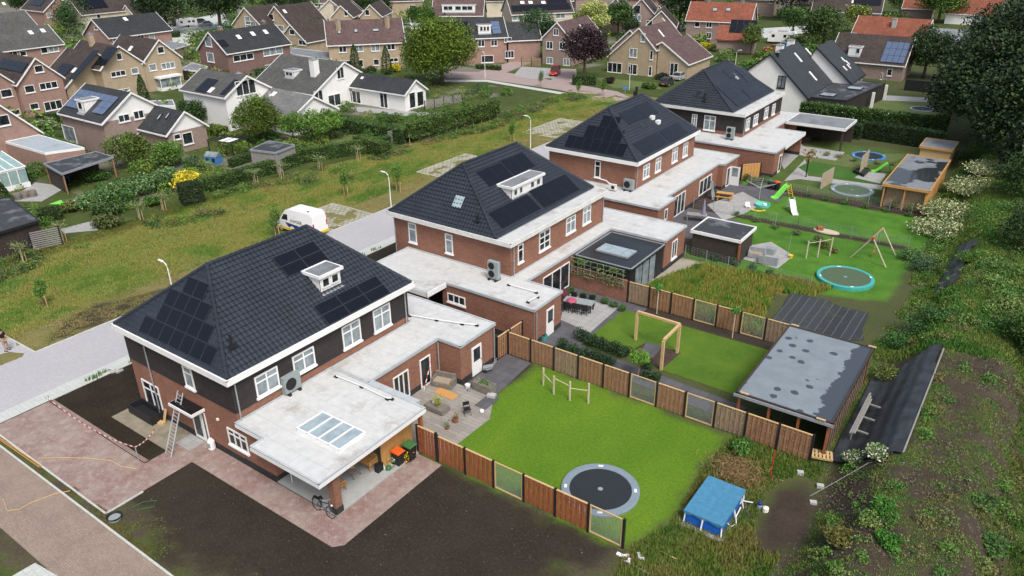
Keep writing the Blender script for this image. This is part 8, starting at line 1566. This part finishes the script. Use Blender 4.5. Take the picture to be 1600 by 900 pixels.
# long pale-leaved shrub and others in the left gardens
for i, (x, y, R, h, c, lb) in enumerate(((150, 322, 2.2, 1.9, (.08, .16, .045), 'left mound of the long pale-leaved shrub bank'), (190, 312, 2.4, 2.1, (.08, .16, .045), 'second mound of the long pale-leaved shrub bank'), (228, 300, 2.3, 2.2, (.08, .16, .045), 'third mound of the long pale-leaved shrub bank'), (258, 292, 2.0, 2.2, (.08, .16, .045), 'right mound of the long pale-leaved shrub bank'))):
    q = at(x, y); bush(q.x, q.y, R, h, c, lb, 2600, .12, 140+i, c2=(.2, .3, .12), p2=.2, nb=9, group='long pale-leaved shrub bank')
for x, y, R, h, c, lb, c2, p2 in ((293, 298, 1.9, 2.4, (.5, .46, .03), 'bright yellow flowering shrub behind the dark yew block', (.65, .5, .03), .5), (150, 282, 1.7, 1.2, (.05, .12, .025), 'green bush beneath the open lean-to', None, 0), (175, 300, 1.6, 1.3, (.06, .13, .025), 'green bush between lean-to and pale shrub bank', None, 0), (78, 203, 1.6, 2.0, (.10, .14, .04), 'white flowering shrub before the blue panel house', (.55, .55, .42), .35), (250, 172, 1.3, .9, (.4, .38, .03), 'low yellow shrub by the small white garage', None, 0), (103, 106, 1.8, 2.4, (.22, .34, .03), 'lime hedge bush between the salmon gables and skylit row', None, 0), (83, 108, 1.6, 2.0, (.2, .34, .03), 'lime bush left of the lime hedge bush', None, 0), (66, 42, 2.2, 3.0, (.55, .42, .03), 'golden shrub at the far left street', None, 0), (872, 106, 1.6, 1.2, (.5, .42, .03), 'golden shrub by the long terrace front', None, 0) if 0 else (618, 112, 1.4, 1.6, (.5, .42, .03), 'golden shrub at the foot of the long beige terrace', None, 0), (580, 116, 1.5, 1.6, (.04, .07, .02), 'dark shrub between the two slim conifers', None, 0), (565, 120, 1.5, 1.6, (.05, .08, .02), 'dark shrub at the left slim conifer', None, 0), (1104, 78, 1.8, 1.8, (.5, .48, .03), 'round yellow shrub in the gardens before the orange roofs', None, 0), (1120, 80, 1.8, 1.2, (.07, .12, .03), 'low green shrub by the round yellow one', None, 0), (1085, 60, 2.6, 2.0, (.11, .19, .03), 'light green shrub left of the orange semi', None, 0), (1010, 138, 1.2, 1.0, (.05, .1, .02), 'left shrub before the sand coloured house', None, 0), (1018, 139, 1.0, .9, (.06, .12, .02), 'right shrub before the sand coloured house', None, 0), (952, 130, 1.1, 1.2, (.05, .03, .03), 'purple dwarf shrub on the estate lawn', None, 0), (1034, 124, 1.4, 1.3, (.03, .04, .025), 'dark shrub next to the dark estate car', None, 0), (1270, 100, 1.5, 1.5, (.08, .15, .02), 'shrub behind the brown roofed house', None, 0), (1392, 122, 1.3, 1.3, (.10, .2, .02), 'bright shrub below the blue solar roof', None, 0), (1186, 90, 1.8, 1.4, (.09, .15, .03), 'shrub right of the orange roofed garage', None, 0), (240, 320, 1.2, 1.0, (.06, .13, .02), 'low shrub by the spread espalier', None, 0), (110, 330, 1.2, 1.0, (.10, .12, .03), 'olive shrub on the lawn edge by the slat fence', None, 0), (170, 335, 1.8, 1.4, (.05, .09, .025), 'dark leafy shrub behind the orange meadow flowers', None, 0), (170, 355, 1.6, 1.4, (.08, .1, .03), 'reedy shrub at the paved strip by the meadow', None, 0)):
    q = at(x, y); bush(q.x, q.y, R, h, c, lb, 1500 if R < 2.5 else 2200, .12, int(x), c2=c2, p2=p2)
# bank vegetation
for i, (x, y, R, h, lb) in enumerate(((1515, 318, 2.0, 1.6, 'upper clump of white elder blossom on the bank'), (1490, 345, 2.1, 1.7, 'middle clump of white elder blossom on the bank'), (1465, 365, 1.8, 1.5, 'lower clump of white elder blossom on the bank'), (1470, 335, 1.6, 1.4, 'left clump of white elder blossom on the bank'), (1535, 300, 1.7, 1.4, 'rightmost clump of white elder blossom on the bank'))):
    q = at(x, y); bush(q.x, q.y, R*1.55, h*.95, (.13, .18, .05), lb, 4200, .085, 200+i, z=hz(q.x, q.y), c2=(.55, .56, .34), p2=.36, nb=18, group='white elder blossom clumps')
for i, (x, y, R, h, c, lb) in enumerate(((1400, 540, 1.3, 1.2, (.05, .13, .03), 'left tall green weed clump beyond the big shed'), (1435, 520, 1.5, 1.3, (.05, .13, .035), 'middle tall green weed clump beyond the big shed'), (1462, 505, 1.2, 1.1, (.05, .12, .03), 'right tall green weed clump beyond the big shed'), (1420, 405, 1.3, 1.0, (.07, .14, .04), 'green clump between swing lawn and bank'), (1440, 420, 1.6, 1.1, (.06, .12, .05), 'blue-green clump at the foot of the bank by the swings'), (1390, 590, 1.1, .8, (.10, .13, .03), 'yellowish umbel clump behind the shed corner'), (1500, 250, 2.0, 1.5, (.05, .10, .025), 'green bank bush right of the plywood shed'), (1540, 240, 2.0, 1.6, (.06, .11, .03), 'green bank bush under the tall wood'), (1515, 275, 1.6, 1.3, (.06, .10, .03), 'green bank bush right of the wet roofed shed'), (1480, 300, 1.4, 1.2, (.07, .12, .03), 'green bank bush left of the elder blossom'), (1510, 410, 1.2, 1.0, (.08, .17, .02), 'bright shrub on the crest beyond the narrow cloth strip'), (1155, 712, .55, 1.3, (.07, .16, .03), 'leggy green shrub at the fence above the straw heap'), (1340, 722, .8, .5, (.10, .16, .05), 'white flowering weeds left below the black cloth'), (1375, 716, .8, .5, (.10, .16, .05), 'white flowering weeds right below the black cloth'), (1380, 800, .7, .6, (.05, .15, .02), 'bright nettle clump in the middle of the bank'), (1385, 850, .6, .6, (.05, .16, .02), 'lowest bright nettle clump on the bank'), (1310, 850, .8, .5, (.12, .12, .03), 'yellowing weed clump at the bank foot'), (1545, 860, .9, .6, (.05, .11, .025), 'green clump at the bottom of the crest'), (1530, 790, .8, .5, (.06, .12, .03), 'green clump higher on the crest near the right'))):
    q = at(x, y); z = hz(q.x, q.y); q = at(x, y, z); bush(q.x, q.y, R, h, c, lb, 1500, .07, 220+i, z=hz(q.x, q.y)-.05, nb=9, c2=(.6, .6, .45) if 'flowering' in lb else None, p2=.25)
q = at(1150, 740); t = thing('straw_heap', tuple(q), 0, 'heap of dry straw and cuttings behind the pool', 'straw heap'); rg = np.random.default_rng(9); n = 2600; P = rg.normal(size=(n, 3))*np.array((.75, .6, .16))+np.array((0, 0, .25)); P[:, 2] = np.abs(P[:, 2]); mesh_np('straw', *leaf_arrays(P, np.full(n, .16), vary((.26, .17, .08), n, rg, .5), rg, up=.1, asp=.08), M['leaf'], t)
for i, (pa, pb) in enumerate((((1140, 352), (1172, 360)), )): pass
row('%s lavender tuft from the left along the slide lawn fence', [(1150, 337), (1180, 347), (1210, 357), (1245, 367), (1280, 375)], .5, .5, (.10, .14, .06), 260, 'tufts along the slide lawn fence', seed=300, name='border_shrub')
row('%s border plant from the left along the bed before the grey ring', [(1235, 300), (1262, 306), (1290, 313), (1318, 319), (1350, 325), (1385, 331), (1420, 338)], .5, .45, (.06, .13, .03), 240, 'plants in the bed before the grey ring', seed=320, name='border_shrub')
row('%s shrub from the left along the black shed fence', [(1085, 395), (1100, 402), (1118, 408), (1150, 416), (1175, 425), (1200, 432)], .5, .8, (.04, .09, .02), 380, 'shrubs along the black shed fence', seed=340, name='border_shrub')
row('%s grass plume from the left behind the raised palm post', [(1270, 240), (1290, 243), (1310, 247), (1335, 252), (1370, 256), (1395, 258)], .6, .6, (.17, .2, .07), 300, 'pale grasses in the fourth garden', seed=360, name='ornamental_grass')
row('%s ivy mound from the left below the fourth garage wall', [(1165, 283), (1180, 287), (1195, 285)], .7, .9, (.07, .13, .03), 420, 'ivy below the fourth garage wall', seed=380, name='border_shrub')
row('%s reed clump from the left against the yellow timber shed', [(1395, 325), (1420, 330), (1445, 330)], .6, 1.0, (.12, .15, .03), 420, 'reeds against the yellow timber shed', seed=390, name='ornamental_grass')
q = at(1310, 375); 
for i, (x, y) in enumerate(((1290, 388), (1303, 395), (1282, 380))): q = at(x, y); bush(q.x, q.y, .5, .5, (.14, .13, .04), ('left', 'right', 'upper')[i]+' low plant around the bird table', 300, .06, 400+i)
# ---- ground cover ----
def scatter(n, x0, x1, y0, y1, test=None, rng=RNG):
    X = x0+(x1-x0)*rng.random(n); Y = y0+(y1-y0)*rng.random(n)
    if test is not None: k = test(X, Y); X, Y = X[k], Y[k]
    return X, Y
def mixc(cols, X, Y, s=1.6, j=.25, rng=RNG):
    f = fbm(X, Y, s, 4)+rng.normal(size=len(X))*.05; f = np.clip((f-.28)/.44, 0, .999)*(len(cols)-1); i = f.astype(int); t = (f-i)[:, None]; A = np.array(cols); return A[i]*(1-t)+A[np.minimum(i+1, len(cols)-1)]*t
def visible_side(X, Y): return X*0 < 1
X, Y = scatter(125000, -76, -59.5, 8, 116, lambda x, y: (x > -75.6+4*sstep(45, 75, y)) & ~((x > -62.1) & ((y > 44.8) & (y < 53.5) | (y > 66.8) & (y < 76.8) | (y > 89.8) & (y < 100.4))) & ((fbm(x, y, 3, 3) > .3) | (RNG.random(len(x)) < .35))); C = mixc([(.11, .21, .035), (.24, .28, .065), (.30, .265, .08), (.22, .27, .055), (.12, .21, .035)], X+.0, Y*.45, 3.2); _b = sstep(-71.5, -73.5, X+2.5*fbm(X, Y, 5, 3)); C = C*(1-_b[:, None]*.55)
tufts('meadow_grass', X, Y, .07+.20*fbm(X, Y, 4, 3)+0*X, .085, C, 'mixed meadow grass between the estate and the new street')
X, Y = scatter(26000, -60.5, -56.1, 19, 112); C = mixc([(.24, .23, .08), (.33, .27, .12), (.2, .23, .06)], X, Y, 4); k = ~((Y > 44.8) & (Y < 53.5) | (Y > 66.8) & (Y < 76.8) | (Y > 89.8) & (Y < 100.4)); tufts('verge_grass', X[k], Y[k], .05+0*X[k], .09, C[k], 'short mown verge grass along the new street')
X, Y = scatter(16000, -24.6, -11, 50.6, 62, lambda x, y: inpoly(x, y, P_WEED)); C = mixc([(.10, .21, .028), (.20, .27, .045), (.34, .26, .065), (.14, .25, .035), (.2, .28, .05)], X, Y, 1.6); tufts('weed_meadow', X, Y, .35+.3*fbm(X, Y, 1.5, 3), .1, C, 'waist high yellowing weeds on the vacant plot', cat='weeds')
X, Y = scatter(9000, -12, -5.6, 22, 38, lambda x, y: inpoly(x, y, P_BACK) & ~((x > -10.6) & (x < -8.2) & (y > 29.4) & (y < 32.9)) & (np.hypot((x+6.2)/1.3, (y-33.2)/3.4) > 1)); C = mixc([(.08, .17, .024), (.16, .21, .04), (.22, .2, .06)], X, Y, 1.5); tufts('rough_grass', X, Y, .16+.2*fbm(X, Y, 1, 2), .07, C, 'rough grass around the blue pool')
X, Y = scatter(120000, -6, 4.2, 22, 66, lambda x, y: (RNG.random(len(x)) < (.05+sstep(.42, .66, fbm(x+3, y+8, 1.3, 5)*.6+fbm(x+40, y+11, 2.2, 4)*.4))*(1-.55*sstep(-1.9, -1.0, x)*(1-sstep(2.0, 2.8, x)))) & ~((x > -5.7) & (x < -1.95) & (y > 38.2) & (y < 52.6)) & (np.hypot((x+6.1)/1.5, (y-32.6)/4.4) > .9)); C = mixc([(.08, .19, .03), (.15, .24, .045), (.2, .2, .06), (.08, .2, .03)], X, Y, 1.2); tufts('bank_weeds', X, Y, .05+.28*np.clip(fbm(X, Y, 1.1, 3)-.38, 0, 1), .055, C, 'patchy green weeds over the brown earth bank', cat='weeds', lean=.9)
X, Y = scatter(95000, -9, 4, 52, 118, lambda x, y: (x > -6.4-1.6*sstep(70, 100, y)) & (fbm(x, y, 2, 3) > .38) & ~((x > -4.5) & (x < -2.4) & (y > 63.5) & (y < 75.5))); C = mixc([(.06, .16, .026), (.12, .22, .04), (.18, .21, .05), (.07, .17, .028)], X, Y, 2.5); tufts('bank_scrub', X, Y, .10+.3*fbm(X, Y, 2, 3), .08, C, 'dense scrub on the far part of the bank', cat='weeds', lean=.7)
X, Y = scatter(9000, 2.6, 7, 26, 60); C = mixc([(.05, .12, .02), (.12, .11, .035)], X+Y*.01, Y, 2); tufts('far_side_grass', X, Y, .14+0*X, .08, C, 'grass strip beyond the bank along the right edge')
X, Y = scatter(26000, -25, -11, 26.3, 37.9, lambda x, y: (polydist(x, y, P_H1G) > .15) & (np.hypot(x+15.2, y-29.2) > 2.25) & ~((x < -23.9) & (y < 33)) ); C = mixc([(.085, .19, .014), (.145, .25, .02), (.16, .26, .024)], X, Y, 3); tufts('lawn_grass', X, Y, .018+0*X, .03, C, 'short mown lawn grass of the near garden')
X, Y = scatter(26000, -35.4, -20, 12.4, 18, lambda x, y: (RNG.random(len(x)) < 1.1*sstep(.4, .62, fbm(x, y, 1.4, 4))*sstep(1.2, -1.5, polydist(x, y, P_SOIL)))); C = mixc([(.07, .13, .02), (.16, .19, .045), (.24, .19, .09)], X, Y, 1.2); tufts('plot_grass', X, Y, .06+0*X, .045, C, 'sparse grass and weeds beside the brick road')
X, Y = scatter(5000, -39, -30, 12.4, 12.95); X2, Y2 = scatter(2600, -48.7, -35.6, 12.4, 12.8); X = np.concatenate([X, X2]); Y = np.concatenate([Y, Y2]); k = fbm(X, Y, 1.0, 2) > .5; X, Y = X[k], Y[k]; tufts('kerb_weeds', X, Y, .07+0*X, .05, mixc([(.08, .12, .03), (.2, .16, .08)], X, Y, 1), 'weeds in the strip between kerb and driveway', cat='weeds')
X, Y = scatter(2600, -76, -38.9, 6, 9.0); tufts('corner_grass', X, Y, .08+0*X, .07, mixc([(.09, .15, .02), (.15, .13, .05)], X, Y, 1.5), 'grass in the bottom left corner across the brick road')
X, Y = scatter(420, -49.1, -48.75, 16, 60); k = fbm(X, Y, 1.2, 2) > .5; X, Y = X[k], Y[k]; tufts('edge_weeds', X, Y, .4+0*X, .08, mixc([(.08, .16, .04), (.12, .2, .05)], X, Y, 1), 'weeds along the pale pavement edge', cat='weeds')
# undergrowth filling the estate gardens (one mass, never over a roof or a road)
ROADS = [PX((690, 100), (790, 100), (965, 130), (1000, 160), (960, 170), (870, 150), (760, 135), (690, 135)), PX((240, 75), (255, 30), (350, 15), (370, 45), (300, 60), (290, 80)), PX((800, 122), (812, 100), (905, 104), (910, 140)), PX((1170, 40), (1265, 36), (1295, 50), (1190, 85)), PX((0, 330), (50, 280), (110, 290), (70, 330)), PX((525, 160), (720, 165), (700, 188), (560, 180)), PX((60, 320), (150, 345), (160, 330), (90, 300))]
rg = np.random.default_rng(77)
def gardens(n, x0, x1, y0, y1, thr, sc0):
    X, Y = x0+(x1-x0)*rg.random(n), y0+(y1-y0)*rg.random(n); k = fbm(X, Y, sc0, 3) > thr
    for bx, by, dx, dy, vx, vy, L, w_ in FOOT:
        u = (X-bx)*dx+(Y-by)*dy; v = (X-bx)*vx+(Y-by)*vy; k &= ~((u > -2.2) & (u < L+2.2) & (v > -2.2) & (v < w_+2.2))
    for r_ in ROADS: k &= ~inpoly(X, Y, r_)
    return X[k], Y[k]
for nm, (n, x0, x1, y0, y1, thr, sc0, r0, leaf, nl, lb) in dict(near_garden_shrubbery=(620, -112, -77, 20, 110, .47, 5, .85, .11, 60000, 'mixed low shrubbery in the gardens behind the meadow hedges'), far_garden_shrubbery=(1700, -260, -108, 40, 230, .44, 7, 2.0, .28, 80000, 'mixed shrubbery and small trees among the far rows of houses'), right_garden_shrubbery=(520, -108, -40, 142, 260, .47, 6, 1.5, .28, 26000, 'mixed garden greenery between the houses at the top right')).items():
    X, Y = gardens(n, x0, x1, y0, y1, thr, sc0); r = r0*(.5+.9*rg.random(len(X))); bl = [(X[i], Y[i], r[i]*.55, r[i], r[i]*.8) for i in range(len(X))]
    if not bl: continue
    P, idx = blob_points(bl, nl, rg, .25, .1); P = P[P[:, 2] > 0] if 0 else P; pal = np.array([(.06, .14, .024), (.09, .185, .032), (.12, .21, .035), (.16, .23, .04), (.05, .10, .03)])[rg.integers(0, 5, len(bl))]; C = pal[idx]*(.65+.7*rg.random(len(P)))[:, None]
    V, F, C = leaf_arrays(P, leaf, np.clip(C, 0, 1), rg); tag(mesh_np(nm, V, F, C, M['leaf']), lb, 'shrubbery', None, 'stuff')
X, Y = scatter(22000, -112, -76, 18, 110); k = fbm(X, Y, 4, 3) > .4
for bx, by, dx, dy, vx, vy, L, w_ in FOOT:
    u = (X-bx)*dx+(Y-by)*dy; v = (X-bx)*vx+(Y-by)*vy; k &= ~((u > -.3) & (u < L+.3) & (v > -.3) & (v < w_+.3))
for r_ in ROADS: k &= ~inpoly(X, Y, r_)
X, Y = X[k], Y[k]; tufts('garden_grass', X, Y, .12+0*X, .12, mixc([(.07, .14, .025), (.14, .18, .04), (.2, .2, .06)], X, Y, 3), 'grass of the old estate gardens')

# clods and stones on the bare soil, fresh weeds between
def bits(nm, n, x0, x1, y0, y1, test, size, c, lb, cat):
    X, Y = scatter(n, x0, x1, y0, y1, test); P = np.stack([X, Y, hgt(X, Y)+.012+0*X], 1); sz = size*(.4+rg.random(len(X))**2*1.6); C = np.array(c)[rg.integers(0, len(c), len(X))]*(.6+.8*rg.random(len(X)))[:, None]
    k = len(X); a = rg.random(k)*6.28; V = []
    for j in range(4): t_ = a+j*math.pi/2+rg.normal(size=k)*.3; V.append(P+np.stack([np.cos(t_)*sz, np.sin(t_)*sz, 0*sz-.01], 1))
    V.append(P+np.stack([rg.normal(size=k)*sz*.2, rg.normal(size=k)*sz*.2, sz*.7], 1)); V = np.stack(V, 1).reshape(-1, 3); b = np.arange(k)*5; F = np.concatenate([np.stack([b+i, b+(i+1) % 4, b+4], 1) for i in range(4)]); C = np.tile(C, (4, 1))
    tag(mesh_np(nm, V, F, np.clip(C, 0, 1), M['leaf']), lb, cat, None, 'stuff')
PAVE = [(-60, 12), (-35.2, 12), (-35.2, 17.8), (-23.7, 17.8), (-23.3, 26.4), (-60, 26.4)]
inb = lambda x, y: (polydist(x, y, P_SOIL) > -.4) & ~inpoly(x, y, PAVE)
bits('soil_clods', 26000, -36, -12, 12.5, 26, inb, .022, [(.036, .028, .021), (.03, .024, .018), (.045, .036, .027)], 'clods of dark soil over the bare plot', 'soil clods')
bits('soil_pebbles', 260, -36, -12, 12.5, 26, inb, .018, [(.25, .23, .2), (.15, .13, .1)], 'scattered pale pebbles on the bare plot', 'pebbles')
bits('front_clods', 5000, -48.6, -37.8, 16.6, 30, lambda x, y: (polydist(x, y, P_FRONT) > .1) & ~((x > -44) & (y > 17.5) & (y < 20)), .022, [(.045, .035, .026), (.03, .024, .018)], 'clods of soil in the front garden strip', 'soil clods')
bits('bank_clods', 16000, -7, 3, 24, 60, lambda x, y: (x > -5.6) & ~((x > -5.7) & (x < -1.9) & (y > 38) & (y < 52.6)), .045, [(.09, .07, .05), (.06, .045, .033), (.12, .10, .075)], 'clods and stones on the earth bank', 'soil clods')
X, Y = scatter(900, -36, -12, 13, 26, inb); tufts('soil_weeds', X, Y, .04+0*X, .03, mixc([(.06, .11, .02), (.1, .13, .04)], X, Y, 1), 'tiny weeds sprouting on the bare plot', cat='weeds')

# many small leafy weed clumps on the bank: one mass
n = 420; X, Y = scatter(n*3, -4.6, 3.6, 24, 70, lambda x, y: (fbm(x, y, 4, 3) > .44) & ~((x > -5.8) & (x < -1.8) & (y > 38) & (y < 53)) & ((x < -1.4) | (x > 2.2) | (RNG.random(len(x)) < .5))); X, Y = X[:n], Y[:n]; r = .12+.34*rg.random(len(X))**2
P, idx = blob_points([(X[i], Y[i], hz(X[i], Y[i])+r[i]*.5, r[i], r[i]*.7) for i in range(len(X))], 30000, rg, .35, .25); pal = np.array([(.06, .17, .025), (.09, .2, .03), (.14, .2, .05), (.05, .12, .025), (.16, .15, .05)])[rg.integers(0, 5, len(X))]; C = pal[idx]*(.6+.8*rg.random(len(P)))[:, None]
V, F, C = leaf_arrays(P, .055, np.clip(C, 0, 1), rg); tag(mesh_np('weed_clumps', V, F, C, M['leaf']), 'small leafy weed clumps all over the bank', 'weeds', None, 'stuff')
n = 420; X, Y = scatter(n*3, -7.6, 3.8, 56, 120, lambda x, y: (x > -6-1.6*sstep(70, 100, y)) & ~((x > -5.2) & (x < -1.8) & (y > 62) & (y < 77)) & (fbm(x, y, 4, 3) > .4)); X, Y = X[:n], Y[:n]; r = .3+.7*rg.random(len(X))**2
P, idx = blob_points([(X[i], Y[i], hz(X[i], Y[i])+r[i]*.45, r[i], r[i]*.7) for i in range(len(X))], 52000, rg, .35, .2); pal = np.array([(.055, .15, .025), (.08, .19, .03), (.13, .2, .05), (.045, .11, .025), (.15, .19, .06)])[rg.integers(0, 5, len(X))]; C = pal[idx]*(.6+.8*rg.random(len(P)))[:, None]
V, F, C = leaf_arrays(P, .075, np.clip(C, 0, 1), rg); tag(mesh_np('bank_shrubbery', V, F, C, M['leaf']), 'tangled green shrubbery on the far part of the bank', 'shrubbery', None, 'stuff')

n = 520; X, Y = scatter(n*4, -75.2, -66.5, 20, 116, lambda x, y: (fbm(x, y, 5, 3)-.05*(x+75.2-4*sstep(45, 75, y)) > .34) & (x > -75+4*sstep(45, 75, y))); X, Y = X[:n], Y[:n]; r = .25+.55*rg.random(len(X))**2
P, idx = blob_points([(X[i], Y[i], r[i]*.4, r[i], r[i]*.6) for i in range(len(X))], 36000, rg, .35, .2); pal = np.array([(.055, .12, .025), (.08, .15, .03), (.14, .15, .06), (.05, .10, .03), (.17, .13, .06), (.10, .19, .03)])[rg.integers(0, 6, len(X))]; C = pal[idx]*(.6+.8*rg.random(len(P)))[:, None]
V, F, C = leaf_arrays(P, .085, np.clip(C, 0, 1), rg); tag(mesh_np('meadow_scrub', V, F, C, M['leaf']), 'rough herbs and scrub along the hedge side of the meadow', 'weeds', None, 'stuff')
